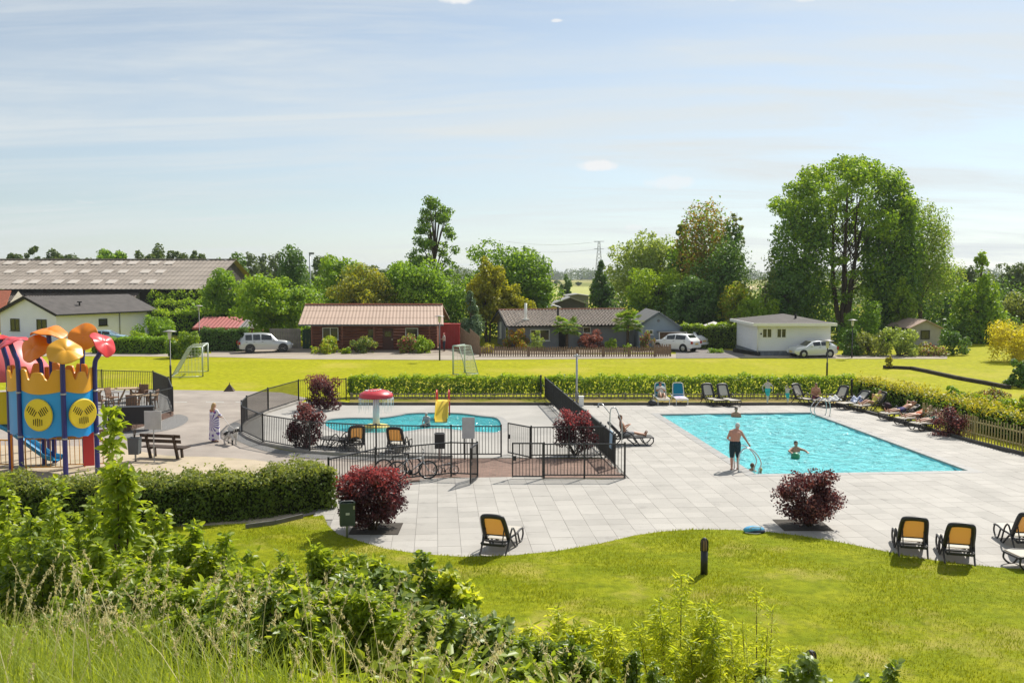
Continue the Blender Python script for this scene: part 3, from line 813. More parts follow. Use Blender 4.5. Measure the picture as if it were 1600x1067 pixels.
def tree(label, px, top, Y, wpx, kind='round', lm='mid', leaf=.34, n=6500, bot=None, name='deciduous_tree', cat='tree', group=None, k=None, base_z=0., tr=None, stems=1, limbs=12, droop=0., shell=.5, bark=None, cover=1., lean=0., asp=.62, depth=.85, mix=None, mixf=0):
    global TREE_N
    TREE_N += 1; rng = np.random.default_rng(100 + TREE_N * 7)
    s_ = F_PX / Y; pt = P(px, top, Y); x = pt.x; z1 = pt.z; w = wpx / s_ * (1.0 if kind in ('umbrella', 'sparse') else 1.18); n = int(n * 1.25)
    z0 = P(px, bot, Y).z if bot else base_z + .10 * (z1 - base_z)
    if bot and kind not in ('umbrella', 'sparse'): z0 = max(base_z + .3, z0 - .45 * (z0 - base_z))
    root = thing(name, label, cat, (x, Y, base_z), 0, group)
    B = crown_blobs(kind, (x + lean, Y), w, z0, z1, rng, k, depth)
    ms = [LM[lm]] + ([LM[mix]] if mix else [])
    foliage('crown', B, int(n * cover), leaf, ms, root, (x, Y, base_z), rng, shell=shell, droop=droop, asp=asp, mix=mixf if mix else None)
    trunk_mesh(root, (x, Y, base_z), z0 + (z1 - z0) * (.62 if kind not in ('cone', 'sparse') else .95), tr or max(.10, w * .030), B, rng, bark or M_trunk, limbs, stems)
    return root
def shrub(label, px, top, basepy, wpx, lm='mid', leaf=.12, n=2500, name='shrub', cat='shrub', group=None, kind='round', k=18, mix=None, mixtop=None, depth=1., z=0., shell=.55, asp=.6, hpx=None, droop=0., up=.35, mixf=.35):
    """a bush standing on the ground at pixel (px, basepy)"""
    global TREE_N
    TREE_N += 1; rng = np.random.default_rng(900 + TREE_N * 13)
    g = G(px, basepy, z); Y = g.y; s_ = F_PX / Y; w = wpx / s_; Y += w * .35; g.y = Y; g.x = P(px, basepy, Y).x
    z1 = P(px, top, Y).z; z0 = z + .03
    root = thing(name, label, cat, (g.x, Y, z), 0, group)
    B = crown_blobs(kind, (g.x, Y), w * 1.1, z0 if kind != 'round' else z0 - .55 * (z1 - z0), z1, rng, k, depth)
    pos, nr, idx = blob_points(B, n, rng, shell, up, .8, droop)
    keep = pos[:, 2] > z + .01; pos, nr = pos[keep], nr[keep]
    ms = [LM[lm]]; mi = None
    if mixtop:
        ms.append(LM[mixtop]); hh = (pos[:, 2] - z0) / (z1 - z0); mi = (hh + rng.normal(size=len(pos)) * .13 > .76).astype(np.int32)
    elif mix:
        ms.append(LM[mix]); mi = (rng.random(len(pos)) < mixf).astype(np.int32)
    V, Fq = leaves(pos, nr, leaf * rng.uniform(.6, 1.3, len(pos)), rng, asp)
    mesh_np('foliage', V, Fq, ms, root, (g.x, Y, z), mi=mi)
    mb = MB()
    for b in B[:10]:
        mb.tube([(g.x + rng.normal() * w * .03, Y + rng.normal() * w * .03, z - .03), ((g.x + b[0]) / 2 + rng.normal() * .04, (Y + b[1]) / 2, (z + b[2]) / 2), b[:3]], [w * .016, w * .011, w * .004], 5)
    mb.build('stem', M_trunk, root, world=True)
    return root
def hedge(label, pts, width, h, lm, leaf, n, name='hedge', z=0., jit=.09, group=None, stems=False, core=True, hvar=.06, mixtop=None, low=0.):
    """clipped hedge along a line"""
    global TREE_N
    TREE_N += 1; rng = np.random.default_rng(1500 + TREE_N * 17)
    p = smooth_line([Vector((a[0], a[1], 0)) for a in pts], 8); L = [0.]
    for a, b in zip(p[:-1], p[1:]): L.append(L[-1] + (b - a).length)
    L = np.array(L); PX_ = np.array([v.x for v in p]); PY_ = np.array([v.y for v in p])
    root = thing(name, label, 'hedge', (PX_[0], PY_[0], z), 0, group)
    s_ = rng.random(n) * L[-1]
    x = np.interp(s_, L, PX_); y = np.interp(s_, L, PY_)
    tx = np.interp(s_ + .05, L, PX_) - np.interp(s_ - .05, L, PX_); ty = np.interp(s_ + .05, L, PY_) - np.interp(s_ - .05, L, PY_)
    q = np.sqrt(tx * tx + ty * ty) + 1e-9; nx_, ny_ = ty / q, -tx / q
    hh = h * (1 + hvar * np.sin(s_ * 1.7 + 1) * np.sin(s_ * .63) + hvar * .6 * np.sin(s_ * 5.1))
    per = rng.random(n) * (width + 2 * h)
    top = per < width; side = np.where((per - width) < h, 1., -1.)
    off = np.where(top, (per / width - .5) * width, side * width / 2); zz = np.where(top, hh, (low + (1 - low) * rng.random(n)) * hh)
    inn = np.abs(rng.normal(size=n)) * jit * 1.3; wob = jit * (np.sin(s_ * 3.1 + zz * 4) + np.sin(s_ * 7.7 - zz * 3)) * .5
    off = np.where(top, off, off - side * inn + side * wob); zz = np.where(top, zz - inn + np.abs(rng.normal(size=n)) * jit * .8 + wob, zz)
    nr = np.stack([np.where(top, 0, side * nx_), np.where(top, 0, side * ny_), np.where(top, 1., .25)], 1) + rng.normal(size=(n, 3)) * .7
    pos = np.stack([x + nx_ * off, y + ny_ * off, z + np.maximum(zz, .02)], 1)
    # rounded ends
    ne = int(n * width / (L[-1] + width) * .8)
    for e_ in (0, len(p) - 1):
        dx, dy = (PX_[e_] - PX_[1 if e_ == 0 else e_ - 1]), (PY_[e_] - PY_[1 if e_ == 0 else e_ - 1]); ql = math.hypot(dx, dy)
        o = (rng.random(ne) - .5) * width; zq = (low + (1 - low) * rng.random(ne)) * h
        ex_ = np.stack([PX_[e_] + dx / ql * (rng.normal(size=ne) * jit) - dy / ql * o, PY_[e_] + dy / ql * (rng.normal(size=ne) * jit) + dx / ql * o, z + zq], 1)
        pos = np.concatenate([pos, ex_]); nr = np.concatenate([nr, np.array([[dx / ql, dy / ql, .2]]) + rng.normal(size=(ne, 3)) * .7])
    V, Fq = leaves(pos, nr, leaf * rng.uniform(.6, 1.3, len(pos)), rng, .55)
    ms = [LM[lm]]; mi = None
    if mixtop: ms.append(LM[mixtop]); mi = ((pos[:, 2] - z) / h + rng.normal(size=len(pos)) * .12 > .86).astype(np.int32)  # sunlit look of the hedge top put into the leaf colour
    mesh_np('foliage', V, Fq, ms, root, (PX_[0], PY_[0], z), mi=mi)
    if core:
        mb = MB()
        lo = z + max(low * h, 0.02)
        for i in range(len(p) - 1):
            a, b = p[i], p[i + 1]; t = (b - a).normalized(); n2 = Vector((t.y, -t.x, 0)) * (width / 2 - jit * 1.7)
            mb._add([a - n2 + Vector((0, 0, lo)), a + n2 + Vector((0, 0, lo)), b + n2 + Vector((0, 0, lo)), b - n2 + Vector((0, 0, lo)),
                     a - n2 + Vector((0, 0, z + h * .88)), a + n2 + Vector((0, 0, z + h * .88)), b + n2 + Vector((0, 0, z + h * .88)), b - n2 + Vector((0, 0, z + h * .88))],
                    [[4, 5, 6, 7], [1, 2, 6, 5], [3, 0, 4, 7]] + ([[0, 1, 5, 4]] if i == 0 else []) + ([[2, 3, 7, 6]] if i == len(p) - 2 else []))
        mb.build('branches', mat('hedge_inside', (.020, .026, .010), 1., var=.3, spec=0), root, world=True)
    if stems:
        mb = MB(); k = int(L[-1] / .35)
        for i in range(k):
            q_ = L[-1] * (i + rng.random()) / k; c = Vector((np.interp(q_, L, PX_) + rng.normal() * .1, np.interp(q_, L, PY_) + rng.normal() * .1, z))
            mb.tube([c - Vector((0, 0, .05)), c + Vector((rng.normal() * .08, rng.normal() * .08, h * .7))], [.02, .012], 4)
        mb.build('stems', M_trunk, root, world=True, kind='stuff')
    return root
def pickets(label, pts, h, spacing, w, m, name='picket_fence', z=0., group=None, hv=.05, rails=True, posts=2.0):
    root = thing(name, label, 'fence', (pts[0][0], pts[0][1], z), 0, group); mb = MB(); rl = MB()
    for a, b in zip(pts[:-1], pts[1:]):
        a, b = Vector((a[0], a[1], z)), Vector((b[0], b[1], z)); L = (b - a).length; k = int(L / spacing); u = (b - a) / L
        for q in range(k):
            c = a + u * (q + .5) * L / k; hh = h * (1 + random.uniform(-hv, hv))
            mb.box(c + Vector((0, 0, hh / 2 + .03)), (w, .025, hh), math.atan2(u.y, u.x))
        nrm = Vector((-u.y, u.x, 0)) * .03
        for t in (.3, .8): rl.bar(a + nrm + Vector((0, 0, h * t)), b + nrm + Vector((0, 0, h * t)), .03, .06)
        kp = max(1, int(L / posts))
        for q in range(kp + 1):
            c = a + (b - a) * (q / kp) + nrm * 2.5; MB().box(c + Vector((0, 0, h * .52)), (.08, .08, h * 1.04)).build('post', m, root, world=True)
    mb.build('pickets', m, root, world=True, kind='stuff')
    if rails: rl.build('rail', m, root, world=True)
    return root
# ================================================================== HEDGES
hedge('dark green clipped yew hedge between the sandy playground and the front lawn', [G2(*p) for p in ((506, 787), (430, 798), (330, 809), (200, 816), (60, 816), (-90, 816))], 1.55, 1.2, 'yew', .10, 26000, jit=.12, hvar=.07, mixtop='olive')
hedge('laurel hedge with sunlit top coloured yellow-green behind the red mushroom fountain', [G2(*p) for p in ((548, 620), (640, 619.5), (740, 619.5), (845, 619.5))], .75, 1.15, 'laurel', .14, 9500, stems=True, low=.12, mixtop='bright', core=False)
hedge('long laurel hedge with sunlit top coloured yellow-green on the far side of the swimming pool', [G2(*p) for p in ((858, 619.5), (1000, 619.5), (1180, 619.5), (1335, 620.5))], .75, 1.15, 'laurel', .14, 14000, stems=True, low=.12, mixtop='bright', core=False)
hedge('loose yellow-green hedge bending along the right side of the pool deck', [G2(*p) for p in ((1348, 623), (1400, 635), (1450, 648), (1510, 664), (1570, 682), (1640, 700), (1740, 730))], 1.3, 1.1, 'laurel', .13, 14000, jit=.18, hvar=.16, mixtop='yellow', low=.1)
pickets('low slatted fence along the foot of the laurel hedge behind the splash pool', [G2(548, 624), G2(845, 624)], .36, .21, .045, mat('weathered_pale', (.25, .23, .17), .9, var=.2), name='slat_fence', posts=4)
pickets('low slatted fence along the foot of the long laurel hedge behind the swimming pool', [G2(858, 624), G2(1335, 625)], .36, .21, .045, mat('weathered_pale'), name='slat_fence', posts=4)
M_chestnut = mat('chestnut_paling', (.36, .29, .13), .9, var=.25, vscale=3)
pickets('split chestnut paling at the right edge of the deck under the yellow-green hedge', [G2(*p) for p in ((1440, 664), (1520, 688), (1600, 708), (1720, 742))], 1.0, .17, .045, M_chestnut, name='paling_fence', hv=.08)
for px, py, t in ((845, 622, 'dark steel post in the gap between the two laurel hedges'), (1330, 630, 'dark steel post where the long laurel hedge turns the corner')):
    g = G(px, py); o = MB().box((g.x, g.y, .65), (.09, .09, 1.3)).box((g.x, g.y, 1.31), (.12, .12, .03)).build('fence_post', M_black, None, org=(g.x, g.y, 0)); tag(o, t, 'post')
# grass strip between hedge and kerb
flat('grass_strip', [G2(*p) for p in ((545, 632.4), (548, 621), (1335, 621), (1350, 632), (1390, 650), (1290, 632.4))], .012, grassmat('strip_grass', (.17, .18, .02), (.22, .20, .035), (.30, .22, .09), s1=.6, s2=5, drys=.5, dry_lo=.45, dry_hi=.65))
# hedges among the houses
hedge('low clipped laurel hedge in front of the white house at the left', [G2(*p) for p in ((150, 551), (205, 551.5), (262, 552))], 1.1, 1.35, 'mid', .20, 4500, jit=.1)
hedge('dark hedge under the red metal roof beside the silver car', [G2(*p) for p in ((318, 548), (350, 548), (385, 548))], 1.0, 2.0, 'dark', .20, 3500)
hedge('tall clipped conifer hedge with lit top between the grey bungalow and the white cottage', [(P(1072, 0, 92).x, 92), (P(1158, 0, 92).x, 92)], 1.2, 2.25, 'yew', .18, 6500, mixtop='bright')
for i, (px0, px1, top, Y, lb) in enumerate(((225, 350, 487, 112, 'first'), (235, 362, 470, 120, 'second'), (225, 345, 458, 124, 'third'))):
    h_ = P(300, top, Y).z
    hedge('%s hedge row from the road, stepping up towards the long barn' % lb, [(P(px0, 0, Y).x, Y), (P(px1, 0, Y).x, Y)], 2., h_, 'mid' if i != 1 else 'laurel', .30, 3800, group='hedge rows in front of the barn', jit=.2, mixtop='bright')

# ================================================================== PURPLE SHRUBS
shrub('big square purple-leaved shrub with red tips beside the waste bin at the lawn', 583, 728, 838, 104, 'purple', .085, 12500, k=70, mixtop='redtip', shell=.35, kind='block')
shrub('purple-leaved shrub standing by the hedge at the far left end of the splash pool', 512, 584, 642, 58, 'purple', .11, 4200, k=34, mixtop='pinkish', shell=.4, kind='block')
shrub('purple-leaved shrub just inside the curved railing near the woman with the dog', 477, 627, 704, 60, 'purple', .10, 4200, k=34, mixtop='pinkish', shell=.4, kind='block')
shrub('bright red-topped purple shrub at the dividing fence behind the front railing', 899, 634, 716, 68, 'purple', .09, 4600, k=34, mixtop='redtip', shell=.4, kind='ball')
shrub('round purple shrub with pinkish leaves at the lawn edge in front of the swimming pool', 1264, 729, 832, 104, 'purple', .08, 9500, k=60, mix='pinkish', shell=.4, mixf=.3, kind='ball')
shrub('purple-brown shrub by the chestnut paling next to the sunbathers', 1483, 627, 684, 60, 'purple', .10, 3600, k=28, mix='pinkish', shell=.4)
for px, py, w in ((583, 842, 1.35), (1264, 836, 1.35)):
    g = G(px, py - 6); mb = MB(); mb.prism([(g.x - w / 2, g.y), (g.x + w / 2, g.y), (g.x + w / 2, g.y + 1.2), (g.x - w / 2, g.y + 1.2)], .0, .03); o = mb.build('plant_bed', mat('bed_soil', (.06, .05, .04), .95, var=.3, vscale=6), None, org=(g.x, g.y, 0)); o['kind'] = 'structure'
# yellow-green shrubs behind the right hedge
shrub('dark green young laurel behind the right hedge, left of the yellow shrubs', 1492, 603, 634, 44, 'mid', .16, 2200)
shrub('bright yellow-green shrub behind the right hedge with round top', 1530, 607, 645, 66, 'bright', .16, 3000, mix='yellow')
shrub('flat brownish clipped shrub among the yellow-green ones at the right', 1547, 605, 634, 52, 'olive', .14, 1800, mix='copper', mixf=.25)
shrub('yellow-green shrub at the right picture edge above the paling', 1592, 612, 652, 60, 'bright', .16, 2800, mix='yellow')
shrub('dark round clipped bush under the weeping yellow tree at the right edge', 1592, 558, 606, 42, 'dark', .18, 2600)

# ================================================================== GARDEN SHRUBS AT THE HOUSES
shrub('weeping pale green shrub at the left front of the log cabin', 510, 519, 553, 46, 'bright', .22, 2200, mix='yellow', droop=.6)
shrub('small dark shrub in front of the cabin door', 570, 519, 552, 40, 'olive', .20, 1500, mix='dark')
shrub('bush with pink rose flowers in front of the cabin', 637, 513, 552, 34, 'olive', .22, 1500, mix='rose', mixf=.16)
shrub('round green shrub at the right front of the log cabin', 662, 523, 552, 34, 'bright', .20, 1600)
shrub('low green plant between the weeping shrub and the dark shrub', 541, 541, 553, 18, 'bright', .16, 500)
shrub('orange-yellow shrub in the front garden of the grey bungalow', 807, 510, 547, 46, 'orange', .20, 2400, mix='bright', mixf=.3)
shrub('grey-green loose shrub right of the orange one', 840, 513, 548, 26, 'willow', .2, 900)
shrub('copper-red rounded shrub in the middle of the bungalow garden', 924, 515, 546, 42, 'copper', .20, 2200)
shrub('spiky bright green clump beside the copper-red shrub', 955, 527, 547, 22, 'bright', .2, 800)
shrub('small bright green clump in front of the right palm', 979, 535, 550, 15, 'bright', .18, 450)
shrub('pinkish shrub near the parked white car', 1010, 517, 548, 26, 'olive', .2, 900, mix='copper', mixf=.4)
shrub('yellow-green leafy shrub at the left end of the picket fence', 762, 532, 552, 24, 'yellow', .2, 800)
shrub('big round laurel next to the white house at the left', 240, 487, 536, 62, 'mid', .28, 3200)
shrub('round clipped laurel beside the left lamp post', 290, 511, 560, 52, 'laurel', .22, 3800, mix='bright')
shrub('bright shrub between the laurel and the low hedge', 215, 517, 540, 40, 'bright', .22, 1500)
shrub('olive-grey shrub to the right of the white cottage', 1358, 508, 556, 54, 'olive', .24, 2600)
shrub('silvery willow-leaved shrub right of the lamp by the cottage', 1404, 503, 557, 58, 'willow', .24, 2800)
shrub('dark bush in the shade against the cottage wall', 1328, 512, 556, 34, 'dark', .24, 1500)
shrub('low flowering hedge plant in front of the grey shed', 1452, 535, 557, 60, 'olive', .2, 1800, mix='copper', mixf=.3)
shrub('rounded green bush behind the cottage at the right', 1352, 465, 545, 84, 'mid', .30, 4200)
shrub('silvery bush rising above the white parasol near the tall hedge', 1128, 482, 538, 44, 'willow', .26, 1800)
shrub('bushy plant at the foot of the tall hedge by the driveway', 1118, 543, 552, 26, 'mid', .16, 700)
shrub('dark shrub in front of the grey shed door', 1490, 512, 555, 46, 'dark', .25, 1800)
shrub('young spindly yellow shrub at the end of the earth edging', 1389, 549, 576, 13, 'yellow', .16, 420, kind='ball', k=9)

# undergrowth closing the gaps between trunks behind the houses
def thicket(name, spans, lm, n, size, seed):
    rng = np.random.default_rng(seed); B = []
    for px0, px1, Y0, Y1, top, bot in spans:
        for px in np.arange(px0, px1, 7):
            Y = rng.uniform(Y0, Y1); z = P(px, rng.uniform(top, bot), Y).z; r = rng.uniform(1.0, 1.7); B.append(((px - 800) / F_PX * Y, Y, max(.6, z * .5), r, r, max(.7, z * .55)))
    o = foliage(name, B, n, size, LM[lm], None, (0, 0, 0), rng); o['kind'] = 'stuff'
thicket('undergrowth', ((380, 760, 122, 135, 425, 462), (300, 405, 114, 119, 455, 490), (405, 480, 100, 112, 455, 490)), 'mid', 15000, .42, 1)
thicket('undergrowth', ((690, 850, 104, 114, 450, 480), (925, 1215, 104, 116, 450, 490), (455, 720, 98, 106, 480, 500)), 'dark', 15000, .38, 2)
thicket('undergrowth', ((1190, 1620, 108, 120, 430, 480), (1300, 1600, 98, 102, 490, 520)), 'dark', 15000, .40, 3)
# ================================================================== TREES
tree('small bare-stemmed sapling standing in front of the tall blank gap right of the tall trees', 1197, 388, 100, 40, 'round', 'olive', .20, 330, bot=440, limbs=14, tr=.05, k=9, name='sapling')
# far row behind the barn
for i, (px, top, w, lmk, kd, lb) in enumerate(((50, 376, 34, 'far', 'round', 'leftmost thin tree rising over the barn ridge'), (88, 388, 46, 'far', 'round', 'low round tree over the barn ridge, second from left'), (128, 391, 50, 'far', 'round', 'third low tree along the barn ridge'), (172, 389, 52, 'mid', 'round', 'bushy tree over the middle of the barn ridge'), (215, 391, 46, 'far', 'round', 'low tree just right of the barn ridge middle'), (243, 389, 36, 'far', 'column', 'pointed small tree over the right half of the barn ridge'), (272, 384, 42, 'far', 'round', 'tallest round tree over the right half of the barn ridge'), (309, 391, 36, 'far', 'round', 'small round tree near the right end of the barn ridge'), (20, 392, 40, 'far', 'round', 'low tree at the left picture edge behind the barn'))):
    tree(lb, px, top, 165 + 5 * (i % 3), w, kd, lmk, .55, 2200, bot=425, group='trees behind the barn', k=16)
tree('dark round tree right behind the end of the barn', 362, 393, 150, 44, 'round', 'dark', .5, 2400, bot=430)
tree('tall dark tree between barn and floodlight masts', 456, 391, 128, 46, 'column', 'dark', .42, 3000, bot=465)
for px, top, w, lb, Y in ((394, 399, 26, 'thin far poplar right of the barn', 190), (412, 402, 26, 'second thin far poplar right of the barn', 195), (430, 400, 30, 'third thin far poplar right of the barn', 188)):
    tree(lb, px, top, Y, w, 'column', 'far', .6, 900, bot=440, k=12)
for px, top, w, lb in ((497, 398, 44, 'hazy far tree behind the left floodlight mast'), (560, 408, 60, 'hazy far tree behind the yellow maple'), (600, 406, 44, 'hazy far tree left of the tall bare-topped tree')):
    tree(lb, px, top, 180, w, 'round', 'far', .6, 1600, bot=445, k=14)
tree('bushy green tree in front of the right end of the barn roof', 352, 416, 112, 62, 'round', 'mid', .34, 4500, bot=470)
tree('broad round green tree left of the log cabin', 420, 426, 97, 116, 'round', 'mid', .34, 9500, bot=505, mix='bright', mixf=.35, k=44)
tree('light green tree behind the floodlight masts', 532, 389, 112, 74, 'round', 'mid', .36, 6000, bot=475, mix='bright', mixf=.4)
tree('yellowish maple with rounded crown behind the log cabin', 566, 417, 101, 96, 'round', 'olive', .32, 7500, bot=500, mix='gold', mixf=.5, k=40)
tree('green tree filling the gap behind the log cabin', 628, 412, 118, 72, 'round', 'mid', .36, 4500, bot=480)
tree('tall ragged tree with bare top twigs behind the log cabin', 679, 312, 116, 122, 'sparse', 'mid', .30, 6200, bot=445, k=90, tr=.26, limbs=46, shell=.2, mix='dark', mixf=.5)
tree('big green maple behind the right end of the log cabin', 664, 404, 102, 120, 'round', 'mid', .34, 10500, bot=515, k=48)
tree('blue-green conifer between the log cabin and the grey bungalow', 735, 456, 94, 50, 'cone', 'blue', .24, 4600, bot=535, name='conifer', cat='conifer')
tree('big dark green tree behind the golden robinia', 793, 366, 108, 142, 'round', 'mid', .36, 10000, bot=490, k=46, mix='dark', mixf=.4)
for px, top, bot, w, lb in ((765, 400, 436, 48, 'golden robinia with the highest of the yellow crowns'), (760, 428, 490, 66, 'golden robinia with the broad lower yellow crown at the left'), (800, 444, 488, 54, 'golden robinia with the low yellow crown at the right')):
    tree(lb, px, top, 101, w, 'round', 'gold', .30, 3600, bot=bot, group='golden robinias')
tree('dark bushy tree behind the golden robinias at the right', 838, 420, 106, 44, 'round', 'mid', .34, 3200, bot=492)
tree('small dark poplar standing in the far meadow', 884, 432, 190, 17, 'column', 'dark', .5, 900, bot=461, k=10)
tree('dark spruce behind the grey bungalow', 940, 409, 112, 54, 'cone', 'dark', .34, 5200, bot=490, name='spruce', cat='conifer', mix='blue', mixf=.25)
tree('broad silvery willow behind the bungalow', 1010, 360, 120, 110, 'round', 'willow', .36, 9500, bot=470, k=46)
tree('bright green tree in front of the silvery willow', 1030, 405, 108, 92, 'round', 'bright', .34, 7500, bot=490, k=40)
tree('pale-tipped tree with upright branches left of the brown-topped one', 1066, 350, 114, 44, 'sparse', 'willow', .36, 2600, bot=430, k=26, limbs=20, tr=.18)
tree('tall tree whose top leaves have turned brown', 1104, 328, 112, 84, 'column', 'mid', .36, 6500, bot=460, mix='brown', mixf=.55, k=40, shell=.35)
tree('slim ivy-covered trunk with a bare top, dark in front of the sky', 1146, 352, 108, 40, 'column', 'dark', .32, 3600, bot=500)
tree('thin half-dead tree with tufts of leaves at the top right of the group', 1150, 330, 109, 36, 'sparse', 'olive', .20, 900, bot=385, limbs=14, tr=.14)
tree('dark ivy-covered tree in the middle of the group behind the bungalow', 1125, 390, 106, 92, 'column', 'dark', .32, 6500, bot=510)
tree('green tree closing the gap between the willow and the brown-topped tree', 1078, 372, 117, 80, 'round', 'mid', .36, 6000, bot=470, mix='dark', mixf=.4)
tree('dark green tree behind the bungalow garage', 1080, 425, 103, 80, 'round', 'dark', .32, 6500, bot=512, k=36)
tree('small yellow-leaved tree between the tall hedge and the cottage', 1150, 440, 101, 52, 'round', 'yellow', .28, 2400, bot=492, mix='bright', mixf=.5)
tree('leafy bright shrub-like tree behind the cottage at the left', 1183, 456, 99, 62, 'round', 'bright', .28, 3200, bot=510)
# the big group at the right
tree('giant broad-crowned tree with several bare stems rising over the cottage', 1325, 237, 106, 232, 'umbrella', 'mid', .38, 15500, bot=430, stems=5, tr=.30, limbs=15, k=105, mix='bright', mixf=.45, shell=.3)
tree('dark green tree low in front of the giant tree at the left', 1252, 340, 103, 100, 'column', 'dark', .36, 10000, bot=505, k=44, mix='mid', mixf=.5)
tree('lower dark foliage tree between the giant trunk and the cottage roof', 1228, 405, 100, 64, 'round', 'dark', .32, 5000, bot=505)
tree('ivy-covered tall tree just right of the giant trunks', 1394, 300, 104, 84, 'column', 'mid', .38, 11000, bot=500, mix='dark', mixf=.45, k=46)
tree('weeping birch with hanging lighter sprays at the right of the giant tree', 1445, 290, 107, 104, 'round', 'willow', .34, 11000, bot=470, droop=2.4, k=52, mix='mid', mixf=.4, asp=.4)
tree('pale-leaved tree below the ivy tree', 1412, 430, 101, 44, 'round', 'bright', .3, 2600, bot=510)
tree('dark conifer between the weeping birch and the bright maple', 1478, 413, 118, 58, 'cone', 'dark', .34, 4200, bot=500, name='conifer', cat='conifer', cover=.8)
tree('bright pointed maple at the right behind the grey shed', 1534, 397, 100, 88, 'cone', 'mid', .34, 8000, bot=540, mix='bright', mixf=.45, k=34, tr=.2)
for px, top, w, lb in ((1585, 410, 60, 'hazy round tree at the right picture edge'), (1562, 432, 50, 'hazy bush left of the right edge tree'), (1510, 415, 50, 'hazy tree behind the conifer at the right')):
    tree(lb, px, top, 150, w, 'round', 'far', .5, 2400, bot=470)
tree('olive bush tree at the right edge behind the weeping yellow tree', 1590, 455, 108, 66, 'round', 'olive', .32, 3600, bot=520)
tree('weeping yellow-green tree at the right picture edge', 1585, 494, 78, 84, 'round', 'weep', .24, 5200, bot=552, droop=1.5, k=40, asp=.35)

# palms of the bungalow garden
def palm(label, px, top, basepy, wpx, nf=44):
    g = G(px, basepy); g.y += 1; g.x = P(px, basepy, g.y).x; zt = P(px, top, g.y).z; R = wpx * g.y / F_PX / 2
    root = thing('palm', label, 'palm', g, 0, 'palms in the bungalow garden'); rng = random.Random(px)
    c = Vector((g.x, g.y, zt - R * .65)); mb = MB(); mb.tube([(g.x, g.y, 0), (g.x + .05, g.y, c.z * .5), c], [.16, .13, .15], 8); mb.build('trunk', M_trunk, root, world=True)
    for i in range(nf):
        a = i * 2.4; el = rng.uniform(-.5, 1.2); f = MB()
        d = Vector((math.cos(a) * math.cos(el), math.sin(a) * math.cos(el), math.sin(el))); e = c + d * R * rng.uniform(.55, .7)
        f.tube([c, e], [.03, .015], 4); sd, up = perp(d)
        for k in range(13):
            t = (k - 6) / 6; bl = (d * math.cos(t * 1.5) + sd * math.sin(t * 1.5)).normalized(); tip = e + bl * R * .48 - Vector((0, 0, R * .12 * rng.random())); n_ = bl.cross(up).normalized() * .075
            f.poly([e - n_ * .3, e + bl * R * .25 - n_, tip, e + bl * R * .25 + n_])
        f.build('frond', LM['mid'] if i % 3 else LM['olive'], root, world=True)
palm('left palm with fan leaves between the orange and the copper shrub', 885, 497, 547, 46)
palm('right palm with fan leaves and dark heart next to the garage wing', 980, 490, 547, 50, 50)

# far wood along the horizon
rng = np.random.default_rng(77); B = []
for px in np.arange(-60, 1660, 5):
    Y = rng.uniform(1300, 1500); h = 9 + 6 * abs(math.sin(px * .05)) + rng.uniform(0, 4); x = (px - 800) / F_PX * Y
    B.append((x, Y, h * .45, rng.uniform(7, 12), 6, h * .55))
foliage('far_wood', B, 34000, 3.2, LM['far'], None, (0, 0, 0), rng)['kind'] = 'stuff'
rng = np.random.default_rng(78); B = []
for px in np.arange(-40, 1640, 7):
    if 850 < px < 960 or 1150 < px < 1220: continue
    Y = rng.uniform(215, 245); x = (px - 800) / F_PX * Y; h = rng.uniform(6.0, 9.5); B.append((x, Y, h * .48, 2.6, 2.4, h * .52))
foliage('background_wood', B, 26000, .85, LM['far'], None, (0, 0, 0), rng)['kind'] = 'stuff'
for px, py, w in ((905, 447, 14), (868, 447, 20), (1205, 446, 26)):
    p = G(px, py); sc_ = p.y / F_PX; B = crown_blobs('round', (p.x, p.y), w * sc_, 0, w * sc_ * .5, rng, 10)
    tag(foliage('field_bush', B, 700, .8, LM['far'], None, (p.x, p.y, 0), rng), {905: 'round bush alone in the far meadow, right of the dark poplar', 868: 'low bush at the left rim of the far meadow', 1205: 'low bush at the edge of the far stubble field'}[px], 'bush').location = (p.x, p.y, 0)
# ================================================================== BUILDINGS
M_glass = mat('window_glass', (.02, .025, .03), .08, spec=.8, var=0)
M_darkroof = mat('bitumen_roof', (.085, .075, .070), .85, var=.25, vscale=1.3, bump=.3, bscale=12)
M_dark = mat('dark_void', (.02, .018, .016), .9, var=.1)
M_grey = mat('mid_grey', (.22, .22, .22), .7, var=.1)
def win(parent, x, z, w, h, frame, y=0., rz=0., at=None, panes=2, depth=.08, sill=True, glass=None):
    """window whose outside faces -y of a local frame turned by rz about point at"""
    M = Matrix.Translation(Vector(at or (0, 0, 0))) @ Matrix.Rotation(rz, 4, 'Z')
    def T(mb): mb.v = [tuple(M @ Vector(v)) for v in mb.v]; return mb
    t = .07; f = MB()
    f.box((x - w / 2 + t / 2, y - .02, z), (t, depth, h)).box((x + w / 2 - t / 2, y - .02, z), (t, depth, h))
    f.box((x, y - .02, z + h / 2 - t / 2), (w - 2 * t, depth, t)).box((x, y - .02, z - h / 2 + t / 2), (w - 2 * t, depth, t))
    for k in range(1, panes): f.box((x - w / 2 + w * k / panes, y - .02, z), (t, depth, h - 2 * t))
    o = T(f).build('window', frame, parent); pw = (w - t) / panes
    for k in range(panes):
        T(MB().box((x - w / 2 + t / 2 + pw * (k + .5), y - .012, z), (pw - t + .01, .02, h - 2 * t + .01))).build('pane', glass or M_glass, o)
    if sill: T(MB().box((x, y - .06, z - h / 2 - .03), (w + .12, .16, .05))).build('sill', frame, o)
    return o
